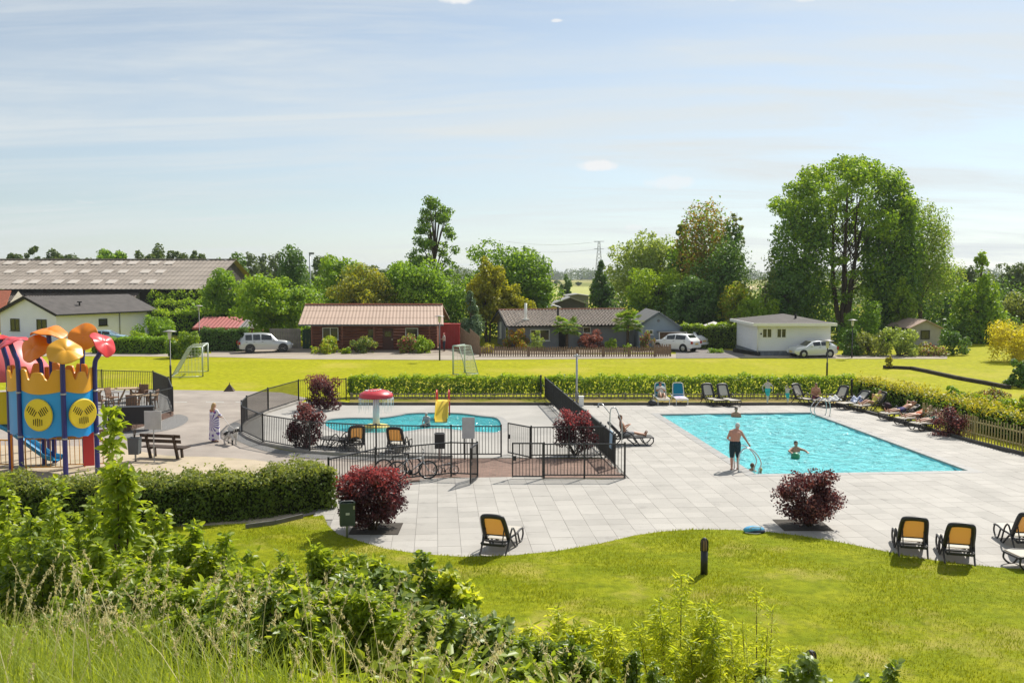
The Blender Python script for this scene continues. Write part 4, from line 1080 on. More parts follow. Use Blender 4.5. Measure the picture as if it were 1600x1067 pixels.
def slab(p, th, m=0, mb=None):
    """sloping slab under a quad p (counter-clockwise from above)"""
    mb = mb or MB(); p = [Vector(q) for q in p]; n = (p[1] - p[0]).cross(p[3] - p[0]).normalized() * th
    q = [v - n for v in p]
    mb._add(p + q, [[0, 1, 2, 3], [7, 6, 5, 4], [0, 4, 5, 1], [1, 5, 6, 2], [2, 6, 7, 3], [3, 7, 4, 0]], m); return mb
def wavy(p, pitch, amp, mb=None, seg=4, rows=1, step=0.):
    """corrugated sheet over quad p: p0-p1 is the eave, p3-p2 the ridge"""
    mb = mb or MB(); p = [Vector(q) for q in p]; n = (p[1] - p[0]).cross(p[3] - p[0]).normalized()
    k = max(2, int((p[1] - p[0]).length / pitch * seg)); o = len(mb.v)
    for r in range(rows):
        for e in (0, 1):
            t = (r + e) / rows
            for i in range(k + 1):
                u = i / k; a = p[0].lerp(p[1], u).lerp(p[3].lerp(p[2], u), t) + n * (amp * math.sin(2 * math.pi * i / seg) + (step * (1 - e) if rows > 1 else 0)); mb.v.append(tuple(a))
    for r in range(rows):
        b = o + r * 2 * (k + 1)
        for i in range(k): mb.f.append([b + i, b + i + 1, b + k + 2 + i, b + k + 1 + i]); mb.m.append(0); mb.sm.append(False)
        if r:
            pb = b - (k + 1)
            for i in range(k): mb.f.append([pb + i, pb + i + 1, b + i + 1, b + i]); mb.m.append(0); mb.sm.append(False)
    return mb
def gable(root, L, D, he, hr, wall, z0=0.):
    """four walls with gables at both ends; x 0..L, y 0..D"""
    MB().poly([(0, 0, z0), (L, 0, z0), (L, 0, he), (0, 0, he)]).build('wall', wall, root)
    MB().poly([(L, D, z0), (0, D, z0), (0, D, he), (L, D, he)]).build('wall', wall, root)
    for x, f in ((0, 1), (L, -1)):
        q = [(x, D, z0), (x, 0, z0), (x, 0, he), (x, D / 2, hr), (x, D, he)]
        MB().poly(q if f > 0 else q[::-1]).build('gable_wall', wall, root)

# --- long barn
M_fibre = mat('fibre_cement', (.30, .255, .215), .9, var=.16, vscale=.35, col2=(.255, .215, .18), c2scale=.12)
M_sky = mat('translucent_sheet', (.52, .46, .40), .5, var=.08, vscale=.8)
Yb, Yr = 124.0, 137.0
ex1 = P(325, 452, Yb).x; zE = P(325, 452, Yb).z; zR = P(366, 406, Yr).z; ex0 = ex1 - 92
barn = thing('barn', 'very long low barn with brown corrugated roof and rows of pale rooflights', 'barn', (ex0, Yb, 0))
L = ex1 - ex0; D2 = Yr - Yb
MB().poly([(0, 1, 0), (L - .6, 1, 0), (L - .6, 1, zE - .2), (0, 1, zE - .2)]).build('wall', mat('dark_boards', (.035, .028, .024), .9, var=.3, stretch=(3, 1, .3)), barn)
MB().poly([(L - .6, 1, 0), (L - .6, 2 * D2 - 1, 0), (L - .6, 2 * D2 - 1, zE - .2), (L - .6, D2, zR - .2), (L - .6, 1, zE - .2)]).build('gable_wall', mat('dark_boards'), barn)
wavy([(0, 0, zE), (L, 0, zE), (L, D2, zR), (0, D2, zR)], .62, .028, rows=7, step=.03).build('roof', M_fibre, barn)
wavy([(L, 2 * D2, zE), (0, 2 * D2, zE), (0, D2, zR), (L, D2, zR)], 2.5, .05).build('roof', M_fibre, barn)
MB().bar((0, D2, zR + .08), (L, D2, zR + .08), .5, .12).build('ridge_cap', M_fibre, barn)
MB().bar((0, -.05, zE - .12), (L, -.05, zE - .12), .18, .16).build('gutter', M_dark, barn)
nrm = Vector((0, -(zR - zE), D2)).normalized()
for t, pxs in ((.87, (17, 40, 73, 97, 131, 154, 188, 210, 244, 267)), (.56, (17, 53, 77, 112, 135, 170, 194, 229, 252)), (.22, (31, 55, 92, 116, 152, 176, 213, 237))):
    for px in pxs:
        y = D2 * t; x = (px - 800) / F_PX * (Yb + y) * 1.0 - ex0; h = .055
        a, b = Vector((x - .62, y - D2 * h, zE + (zR - zE) * (t - h))), Vector((x + .62, y - D2 * h, zE + (zR - zE) * (t - h)))
        c, d = Vector((x + .62, y + D2 * h, zE + (zR - zE) * (t + h))), Vector((x - .62, y + D2 * h, zE + (zR - zE) * (t + h)))
        slab([v + nrm * .11 for v in (a, b, c, d)], .06).build('rooflight', M_sky, barn)

# --- white house at the left
M_render = mat('white_render', (.79, .79, .98), .8, var=.04, vscale=.8)
Bc = Vector((P(88, 500, 100).x, 100, 0)); Cc = Vector((P(240, 500, 112).x, 112, 0)); dirx = (Cc - Bc).normalized()
wh = thing('white_house', 'white rendered bungalow with dark roof and black window frames at the left', 'house', Bc, math.atan2(dirx.y, dirx.x))
L, D, he, hr = (Cc - Bc).length, 8.6, 3.05, 4.7
gable(wh, L, D, he, hr, M_render)
slab([(-.4, -.5, he - .12), (L + .4, -.5, he - .12), (L + .4, D / 2, hr + .06), (-.4, D / 2, hr + .06)], .16).build('roof', M_darkroof, wh)
slab([(L + .4, D + .5, he - .12), (-.4, D + .5, he - .12), (-.4, D / 2, hr + .06), (L + .4, D / 2, hr + .06)], .16).build('roof', M_darkroof, wh)
for yy_, s_ in ((-.52, 1), (D + .52, -1)):
    MB().bar((-.46, yy_, he - .2), (-.46, D / 2, hr - .02), .06, .26).build('verge_board', M_dark, wh)
MB().bar((-.4, -.56, he - .2), (L + .4, -.56, he - .2), .12, .14).build('gutter', M_black, wh)
MB().tube([(L * .62, -.08, he - .2), (L * .62, -.08, 0)], .05, 6).build('downpipe', M_grey, wh)
win(wh, L * .45, 1.85, 1.15, .75, M_black, panes=1)
win(wh, -2.2, 1.72, 1.5, 1.3, M_black, rz=-math.pi / 2, panes=2, at=(0, 0, 0))
win(wh, -6.3, 1.72, 1.4, 1.3, M_black, rz=-math.pi / 2, panes=2, at=(0, 0, 0))
MB().tube([(L * .32, 1.5, he), (L * .32, 1.5, 4.1)], .09, 8).box((L * .32, 1.5, 4.1), (.35, .35, .12)).build('vent_pipe', M_dark, wh)
# tiled house behind it
M_rooftile = mat('dark_pantiles', (.12, .095, .08), .8, var=.3, vscale=2)
p0 = P(-10, 470, 122); p1 = P(204, 470, 122)
th = thing('tiled_house', 'house behind the white bungalow showing only its brown pantiled roof', 'house', (p0.x, 122, 0))
L, D = p1.x - p0.x, 8.; he = P(100, 470, 122).z; hr = P(100, 450, 126).z
gable(th, L, D, he, hr, mat('beige_render', (.55, .50, .42), .8))
wavy([(-.3, -.5, he - .1), (L + .3, -.5, he - .1), (L + .3, D / 2, hr + .1), (-.3, D / 2, hr + .1)], .36, .04, rows=12, step=.04).build('roof', M_rooftile, th)
slab([(L + .3, D + .5, he - .1), (-.3, D + .5, he - .1), (-.3, D / 2, hr + .1), (L + .3, D / 2, hr + .1)], .1).build('roof', M_rooftile, th)
for px in (11, 22): MB().tube([(P(px, 0, 123).x - p0.x, 1.2, he), (P(px, 0, 123).x - p0.x, 1.2, he + .85)], .14, 8).build('vent_pipe', M_dark, th)
p0 = P(-30, 468, 118)
rh = thing('red_roofed_house', 'orange-red roof corner at the left picture edge above the pantiles', 'house', (p0.x, 118, 0))
L = 3.1; gable(rh, L, 6, 3.0, 5.0, mat('beige_render'))
slab([(-.3, -.4, 2.9), (L, -.4, 2.9), (L - .9, 3, 5.1), (-.3, 3, 5.1)], .12).build('roof', mat('orange_tiles', (.36, .11, .06), .8, var=.2, vscale=3), rh)

# --- shed with red metal roof, grey shed roof
M_redmetal = mat('red_metal_roof', (.36, .10, .09), .45, var=.12, vscale=1.2)
pa, pb = P(300, 500, 104), P(372, 500, 104)
rs = thing('shed', 'low shed with red ribbed metal roof behind the dark hedge', 'shed', (pa.x, 104, 0)); L = pb.x - pa.x
h0, h1 = P(330, 512, 104).z, P(330, 495, 108).z
MB().box((L / 2, 2, h0 / 2 - .1), (L - .4, 3.6, h0 - .2)).build('wall', mat('dark_boards'), rs)
wavy([(0, 0, h0), (L, 0, h0), (L, 4, h1), (0, 4, h1)], .42, .04).build('roof', M_redmetal, rs)
MB().bar((0, -.04, h0 - .09), (L, -.04, h0 - .09), .05, .2).build('fascia', M_redmetal, rs)
pa, pb = P(338, 505, 107), P(404, 505, 107)
gs = thing('shed', 'shed with dark grey ribbed roof right behind the red-roofed one', 'shed', (pa.x, 109, 0)); L = pb.x - pa.x
h0, h1 = P(360, 513, 109).z, P(360, 496, 113).z
MB().box((L / 2, 2, h0 / 2 - .1), (L - .4, 3.6, h0 - .2)).build('wall', mat('brick_red', (.26, .09, .06), .9, var=.2), gs)
wavy([(0, 0, h0), (L, 0, h0), (L, 4, h1), (0, 4, h1)], .42, .04).build('roof', mat('grey_metal_roof', (.14, .13, .13), .6, var=.15), gs)

# --- log cabin
M_log = mat('red_brown_logs', (.200, .072, .042), .75, var=.25, vscale=2.5, stretch=(.4, 2, 2))
M_copper = mat('copper_red_roof', (.50, .36, .28), .65, var=.08, vscale=.8, stretch=(1, .2, 1))
Yc = 90.; a = P(466, 507, 88.6); b = P(693, 507, 88.6); zE = a.z; zR = P(570, 476, 92.4).z
lc = thing('log_cabin', 'long red-brown log cabin with copper-coloured ribbed metal roof', 'cabin', (a.x, Yc, 0)); L = b.x - a.x
D = 7.6
n_ = 9; x0, x1 = 1.1, L - .9
for q in range(n_):
    zz = .15 + (zE - .05) * q / n_
    MB().tube([(x0 - .2, .02, zz + .12), (x1 + .2, .02, zz + .12)], .145, 7).build('log', M_log, lc)
MB().poly([(x0, .04, 0), (x1, .04, 0), (x1, .04, zE), (x0, .04, zE)]).build('wall', M_log, lc)
for x, f in ((x0, 1), (x1, -1)):
    q = [(x, D, 0), (x, .04, 0), (x, .04, zE - .05), (x, D / 2, zR - .25), (x, D, zE - .05)]; MB().poly(q if f > 0 else q[::-1]).build('gable_wall', M_log, lc)
wavy([(0, -1.4, zE), (L, -1.4, zE), (L - .35, 2.4, zR), (-.15, 2.4, zR)],   .32, .014, rows=3, step=.015).build('roof', M_copper, lc)
slab([(L, D + .6, zE), (0, D + .6, zE), (-.15, 2.4, zR), (L - .35, 2.4, zR)], .08).build('roof', M_copper, lc)
MB().bar((-.15, 2.4, zR + .05), (L - .35, 2.4, zR + .05), .3, .09).build('ridge_cap', mat('ridge_red', (.40, .13, .10), .6), lc)
MB().bar((0, -1.45, zE - .06), (L, -1.45, zE - .06), .12, .12).build('gutter', mat('slate_blue', (.10, .12, .14), .6), lc)
for x in (1.2, L * .30, L * .52, L - 1.3): MB().bar((x, -1.25, 0), (x, -1.25, zE - .1), .12, .12).build('post', M_log, lc)
win(lc, P(510, 0, 90).x - a.x, 1.55, 1.5, 1.15, M_white, y=-.15, panes=2)
win(lc, P(640, 0, 90).x - a.x, 1.50, 1.2, 1.15, M_white, y=-.15, panes=1)
win(lc, P(592, 0, 90).x - a.x - .95, 1.55, .8, .9, M_log, y=-.15, panes=1, sill=False)
dx = P(602, 0, 90).x - a.x
d_ = MB().box((dx, -.16, 1.0), (1.0, .06, 2.0)).build('door', mat('brown_door', (.10, .04, .025), .6, var=.2), lc)
MB().box((dx + .38, -.22, 1.0), (.05, .06, .16)).build('handle', M_steel, d_)
MB().box((dx, -.2, 1.5), (.6, .03, .5)).build('door_pane', M_glass, d_)
# red shed wall and wooden fence to its right
g0, g1 = P(683, 0, 91).x, P(716, 0, 91).x
rw = thing('red_container', 'bright red boxy shed beside the right end of the log cabin', 'shed', ((g0 + g1) / 2, 92, 0)); w_ = g1 - g0
MB().box((0, 0, 1.15), (w_, 1.6, 2.3)).build('body', mat('red_sheet', (.42, .03, .03), .5, var=.08), rw)
for q in range(6): MB().box((-w_ / 2 + w_ * (q + .5) / 6, -.83, 1.15), (.05, .04, 2.2)).build('rib', mat('red_sheet'), rw)
MB().box((0, 0, 2.34), (w_ + .1, 1.7, .06)).build('lid', mat('red_sheet'), rw)
M_woodf = mat('brown_fence_wood', (.28, .19, .12), .85, var=.25, vscale=4)
def boards(label, pts, h, bw, m, name='board_fence', z=0., hs=None):
    root = thing(name, label, 'fence', (pts[0][0], pts[0][1], z))
    for a, b in zip(pts[:-1], pts[1:]):
        a, b = Vector((a[0], a[1], z)), Vector((b[0], b[1], z)); L = (b - a).length; k = max(1, int(L / bw)); u = (b - a) / L; an = math.atan2(u.y, u.x)
        for q in range(k):
            hh = h if not hs else hs[0] + (hs[1] - hs[0]) * q / k
            MB().box(a + u * L * (q + .5) / k + Vector((0, 0, hh / 2)), (L / k - .015, .03, hh + random.uniform(-.02, .02)), an).build('board', m, root, world=True)
        nn = Vector((-u.y, u.x, 0)) * .05
        for t in (.2, .85): MB().bar(a + nn + Vector((0, 0, (hs[1] if hs else h) * t)), b + nn + Vector((0, 0, (hs[1] if hs else h) * t)), .05, .09).build('rail', m, root, world=True)
    return root
boards('stepped brown board fence between the red shed and the bungalow garden', [(P(716, 0, 90).x, 91), (P(732, 0, 87).x, 88), (P(747, 0, 83).x, 84.5)], 1.7, .16, M_woodf, hs=(2.1, 1.6))
boards('weathered grey board fence behind the silver off-road car', [(P(412, 0, 92).x, 92), (P(462, 0, 92).x, 92)], 1.9, .22, mat('grey_wood', (.25, .22, .19), .9, var=.25, vscale=3))
boards('dark green board fence between the grey fence and the cabin', [(P(463, 0, 91).x, 91.5), (P(484, 0, 91).x, 91.5)], 1.8, .25, mat('green_boards', (.025, .06, .03), .7, var=.2))

# --- grey bungalow with pantiled roof and blue-grey garage wing
M_slate = mat('grey_boarding', (.25, .26, .29), .75, var=.12, vscale=1.5)
M_blueg = mat('blue_grey_boarding', (.30, .36, .44), .7, var=.06, vscale=1.5)
M_pant = mat('pale_pantiles', (.42, .36, .31), .75, var=.3, vscale=3)
c0 = Vector((P(799, 520, 91.5).x, 91.5, 0)); c1 = Vector((P(990, 520, 94).x, 94, 0)); dx_ = (c1 - c0).normalized()
gb = thing('bungalow', 'grey bungalow with striped pantile roof, white windows and thin white chimney', 'house', c0, math.atan2(dx_.y, dx_.x)); L = (c1 - c0).length; D = 7.; he, hr = 2.30, 3.50
gable(gb, L, D, he, hr, M_slate)
wavy([(-.55, -.6, he - .12), (L + .2, -.6, he - .12), (L + .2, D / 2, hr + .08), (-.55, D / 2, hr + .08)], .34, .075, rows=9, step=.06).build('roof', M_pant, gb)
slab([(L + .2, D + .6, he - .12), (-.55, D + .6, he - .12), (-.55, D / 2, hr + .08), (L + .2, D / 2, hr + .08)], .1).build('roof', M_pant, gb)
MB().bar((-.55, D / 2, hr + .12), (L + .2, D / 2, hr + .12), .26, .12).build('ridge_cap', mat('ridge_terracotta', (.34, .16, .11), .8), gb)
for s_ in (-.62, D + .62): MB().bar((-.6, s_, he - .22), (-.6, D / 2, hr - .02), .07, .24).build('verge_board', M_dark, gb)
MB().bar((-.5, -.64, he - .18), (L, -.64, he - .18), .12, .12).build('gutter', M_dark, gb)
MB().tube([(1.6, .9, he), (1.6, .9, 4.3)], .13, 10).box((1.6, .9, he + .45), (.5, .5, .12)).build('chimney', M_white, gb)
MB().tube([(L * .40, 1.2, he), (L * .40, 1.2, 3.95)], .1, 8).build('chimney', M_dark, gb)
win(gb, 2.8, 1.25, 1.9, 1.1, M_white, panes=2); win(gb, L * .61, 1.7, .8, .6, M_white, panes=1)
win(gb, -2.0, 1.35, 1.5, 1.35, M_white, rz=-math.pi / 2, panes=1); win(gb, -5.2, 1.5, .7, 1.6, M_white, rz=-math.pi / 2, panes=1, glass=M_white)
dd = MB().box((L * .42, -.03, 1.), (.95, .06, 2.)).build('door', M_dark, gb); MB().box((L * .42 + .35, -.08, 1.), (.05, .06, .15)).build('handle', M_steel, dd)
# garage wing
gx0 = P(1003, 0, 92).x; gx1 = P(1076, 0, 92).x; W_ = gx1 - gx0; xm = P(1034, 0, 92).x - gx0
ga = thing('garage', 'blue-grey gabled garage with grey metal roof and open porch, right of the bungalow', 'garage', (gx0, 92, 0))
he1, he2, hp = P(1003, 509, 92).z, P(1078, 516, 92).z, P(1034, 489, 92).z; D = 9.
MB().poly([(0, 0, 0), (W_, 0, 0), (W_, 0, he2), (xm, 0, hp), (0, 0, he1)]).build('gable_wall', M_blueg, ga)
MB().poly([(0, D, 0), (0, 0, 0), (0, 0, he1), (0, D, he1)]).build('wall', M_blueg, ga); MB().poly([(W_, 0, 0), (W_, D, 0), (W_, D, he2), (W_, 0, he2)]).build('wall', M_blueg, ga)
M_gm = mat('grey_sheet_roof', (.26, .25, .235), .5, var=.1, vscale=.8)
wavy([(-.4, D, he1 - .12), (-.4, -.35, he1 - .12), (xm, -.35, hp + .12), (xm, D, hp + .12)], .45, .04).build('roof', M_gm, ga)
wavy([(W_ + .35, -.35, he2 - .12), (W_ + .35, D, he2 - .12), (xm, D, hp + .12), (xm, -.35, hp + .12)], .45, .04).build('roof', M_gm, ga)
for a_, b_ in (((-.4, he1 - .22), (xm, hp + .02)), ((W_ + .35, he2 - .22), (xm, hp + .02))): MB().bar((a_[0], -.4, a_[1]), (b_[0], -.4, b_[1]), .07, .22).build('verge_board', mat('slate_blue', (.10, .12, .14), .6), ga)
MB().sphere((xm, -.08, hp - .75), (.13, .1, .13), 8, 6).build('wall_lamp', M_grey, ga)
win(ga, 1.0, 1.55, .75, .45, M_white, panes=2)
px0_ = P(1034, 0, 91.5).x - gx0
MB().box(((px0_ + W_) / 2, .03 - .6, 1.62), (W_ - px0_ + .1, 1.2, .07)).build('porch_roof', mat('grey_sheet_roof'), ga)
for q in range(5): MB().box(((px0_ + W_) / 2, -.04, .95 + .13 * q), (W_ - px0_ - .2, .03, .115)).build('door_plank', mat('brown_planks', (.20, .115, .06), .8, var=.25, vscale=4), ga)
for x in (px0_, W_): MB().bar((x, -1.1, 0), (x, -1.1, 1.6), .08, .08).build('porch_post', M_white, ga)
pickets('brown picket fence along the road in front of the grey bungalow', [(P(748, 0, 82.5).x, 82.6), (P(905, 0, 82.).x, 82.2), (P(1030, 0, 82.).x, 82.2), (P(1056, 0, 82.2).x, 82.6)], .82, .20, .11, mat('picket_wood', (.22, .145, .10), .85, var=.25, vscale=4))
pickets('short inner picket fence returning beside the driveway', [(P(1030, 0, 84).x, 84.8), (P(1054, 0, 84).x, 84.2)], .9, .20, .11, mat('picket_wood'))

# --- white cottage
Yw = 83.6; xa, xb = P(1192, 0, Yw).x, P(1310, 0, Yw).x; L = xb - xa; D = 7.6
ct = thing('cottage', 'white boarded cottage with shallow dark hipped roof and grey block plinth', 'house', (xa, Yw, 0)); he = P(1250, 507, Yw).z; hr = P(1240, 491, Yw + D / 2).z + .05
M_wb = mat('white_boarding', (.83, .84, .88), .65, var=.03, vscale=1)
M_blocks = mat('grey_blocks', (.16, .18, .21), .85, var=.3, vscale=3)
for q in range(12):
    zz = .42 + (he - .42) * q / 12; hh = (he - .42) / 12
    MB().box((L / 2, .03 - .002 * (q % 2), zz + hh / 2), (L, .04, hh - .012)).build('board', M_wb, ct)
    MB().box((.03 - .002 * (q % 2), D / 2, zz + hh / 2), (.04, D, hh - .012)).build('board', M_wb, ct)
MB().box((L / 2, D / 2 + .04, he / 2), (L - .1, D - .02, he - .02)).build('wall', M_wb, ct)
nb = 20
for q in range(nb):
    for r_ in range(2): MB().box((L * (q + .5) / nb, -.03, .105 + .2 * r_), (L / nb - .02, .10, .19)).build('plinth_block', M_blocks, ct)
for q in range(16): MB().box((-.03, D * (q + .5) / 16, .2), (.10, D / 16 - .02, .38)).build('plinth_block', M_blocks, ct)
o_v = .75; r0, r1 = D * .42, L - D * .40
ev = [(-o_v * .6, -o_v), (L + o_v * .35, -o_v), (L + o_v * .35, D + o_v), (-o_v * .6, D + o_v)]
rp = [(r0, D / 2, hr), (r1, D / 2, hr)]
rf = MB(); Z = he + .12
rf._add([(x, y, Z) for x, y in ev] + rp, [[0, 1, 5, 4], [1, 2, 5], [2, 3, 4, 5], [3, 0, 4]]); rf.build('roof', M_darkroof, ct)
for i in range(4):
    a_, b_ = ev[i], ev[(i + 1) % 4]; MB().bar((a_[0], a_[1], he + .02), (b_[0], b_[1], he + .02), .10, .24).build('fascia', M_white, ct)
MB().poly([(x, y, he - .08) for x, y in ev][::-1]).build('soffit', M_white, ct)
win(ct, P(1208, 0, Yw).x - xa, P(1208, 520.5, Yw).z, .86, .85, M_white, panes=2, sill=False); win(ct, P(1231, 0, Yw).x - xa, P(1231, 520.5, Yw).z, .86, .85, M_white, panes=2, sill=False)
MB().tube([(.05, -.1, he - .1), (.05, -.1, 0)], .05, 6).build('downpipe', M_white, ct)
MB().box((.35, -.05, 1.9), (.12, .1, .12)).build('wall_lamp', M_dark, ct)
MB().tube([(P(1251, 0, Yw + 2).x - xa, 1.6, he + .2), (P(1251, 0, Yw + 2).x - xa, 1.6, P(1251, 491, Yw + 1.6).z)], .10, 8).build('chimney', M_dark, ct)
tr_ = thing('tarred_bank', 'low dark retaining edge beside the driveway left of the cottage', 'retaining wall', G(1170, 553))
a_, b_ = G(1147, 550), G(1186, 556)
for t in range(6): MB().bar(a_.lerp(b_, t / 6) + Vector((0, 0, .16)), a_.lerp(b_, (t + .93) / 6) + Vector((0, 0, .16)), .25, .32).build('sleeper', M_dark, tr_, world=True)

# --- grey shed among the trees at the right, small far houses
pa, pb = P(1436, 0, 96).x, P(1486, 0, 96).x; L = pb - pa
sh = thing('shed', 'pale grey gabled shed half hidden under the trees at the right', 'shed', (pa, 96, 0)); he, hr = P(1440, 512, 96).z, P(1466, 501, 96).z
MB().poly([(0, 0, 0), (L, 0, 0), (L, 0, he), (L / 2, 0, hr), (0, 0, he)]).build('gable_wall', mat('pale_grey_wall', (.36, .34, .32), .85, var=.08), sh)
MB().poly([(L, 0, 0), (L, 7, 0), (L, 7, he), (L, 0, he)]).build('wall', mat('pale_grey_wall'), sh)
slab([(L + .2, -.3, he - .05), (L + .2, 7, he - .05), (L / 2, 7, hr + .1), (L / 2, -.3, hr + .1)], .08).build('roof', mat('rust_roof', (.42, .30, .24), .6, var=.15), sh)
slab([(-.2, 7, he - .05), (-.2, -.3, he - .05), (L / 2, -.3, hr + .1), (L / 2, 7, hr + .1)], .08).build('roof', mat('rust_roof'), sh)
win(sh, L * .5, P(1460, 523, 96).z, .9, .9, M_dark, panes=1, sill=False)
for (px0, px1, pt, pe, pb_, Y, lb, c) in ((868, 918, 465, 474, 484, 150, 'dark boarded chalet with grey roof in front of the far meadow', (.05, .045, .045)), (888, 922, 460, 462, 476, 165, 'long grey flat-roofed shed behind the dark chalet', (.16, .16, .15)), (857, 876, 478, 481, 488, 140, 'low cream wall of a far outbuilding left of the dark chalet', (.55, .48, .38))):
    a_, b_ = P(px0, 0, Y).x, P(px1, 0, Y).x; L = b_ - a_; he, hr = P(860, pe, Y).z, P(860, pt, Y).z
    r_ = thing('far_building', lb, 'building', (a_, Y, 0))
    MB().poly([(0, 0, 0), (L, 0, 0), (L, 0, he), (L / 2, 0, hr), (0, 0, he)]).build('wall', mat('far_wall_%d' % px0, c, .8), r_)
    slab([(-.3, 8, he), (-.3, -.4, he), (L / 2, -.4, hr + .1), (L / 2, 8, hr + .1)], .15).build('roof', M_gm, r_)
    slab([(L + .3, -.4, he), (L + .3, 8, he), (L / 2, 8, hr + .1), (L / 2, -.4, hr + .1)], .15).build('roof', M_gm, r_)
# far town silhouette: church dome and block
c = P(925, 424, 1450); dm = thing('church', 'tiny hazy domed church on the horizon', 'church', (c.x, 1450, 0)); h_ = c.z
MB().box((0, 0, h_ * .25), (26, 14, h_ * .5)).build('nave', mat('far_stone', (.25, .24, .23), .9), dm)
MB().lathe([(6.5, h_ * .5), (6.5, h_ * .62), (6, h_ * .75), (4, h_ * .88), (1.2, h_ * .95), (.6, h_ * 1.05), (0, h_ * 1.12)], n=12).build('dome', mat('far_stone'), dm)
c = P(868, 427, 1420); bl = MB().box((c.x, 1420, c.z / 2), (14, 10, c.z)).box((c.x - 9, 1422, c.z * .42), (8, 10, c.z * .84)).build('far_block', mat('far_stone'), None, org=(c.x, 1420, 0)); tag(bl, 'tiny hazy flat block on the horizon above the far meadow', 'building')
# power pylon and wires, floodlight masts
Yp = 620; c = P(936, 377, Yp); py = thing('pylon', 'grey lattice power pylon on the horizon beside the dark spruce', 'pylon', (c.x, Yp, 0)); H_ = c.z; mb = MB()
def pw_(z): return 2.2 * (1 - z / H_) + .55
for sx in (-1, 1):
    for sy in (-1, 1): mb.bar((sx * pw_(0), sy * pw_(0), 0), (sx * pw_(H_), sy * pw_(H_), H_), .22, .22)
mb.build('mast_legs', M_galv, py); mb = MB(); k = 12
for q in range(k):
    z0_, z1_ = H_ * q / k, H_ * (q + 1) / k
    for sy in (-1, 1): mb.bar((-pw_(z0_), sy * pw_(z0_), z0_), (pw_(z1_), sy * pw_(z1_), z1_), .13, .13); mb.bar((pw_(z0_), sy * pw_(z0_), z0_), (-pw_(z1_), sy * pw_(z1_), z1_), .13, .13)
mb.build('lattice', M_galv, py)
for q in (.83, .995): MB().bar((-3.2, 0, H_ * q), (3.2, 0, H_ * q), .3, .3).build('crossarm', M_galv, py)
for q, d in ((.83, -.05), (.995, .1)):
    pts = [(-60 + 60 * t * 1., 60 * 0 + 0, H_ * q + 2.2 * ((2 * t - 1) ** 2 - 1) * 1.) for t in np.linspace(0, 1, 9)]
    MB().tube(pts, .07, 4).build('wire', M_galv, py)
for px, top, bot, Y in ((484, 395, 455, 135), (508, 410, 460, 140)):
    c = P(px, top, Y); fm = thing('floodlight_mast', 'taller floodlight mast left of the light green tree' if px == 484 else 'shorter floodlight mast in front of the light green tree', 'mast', (c.x, Y, 0), 0, 'floodlight masts')
    MB().tube([(0, 0, 0), (0, 0, c.z)], [.16, .09], 8).build('pole', M_galv, fm); MB().box((.25, 0, c.z - .1), (.7, .3, .28)).build('lamp_head', M_grey, fm)

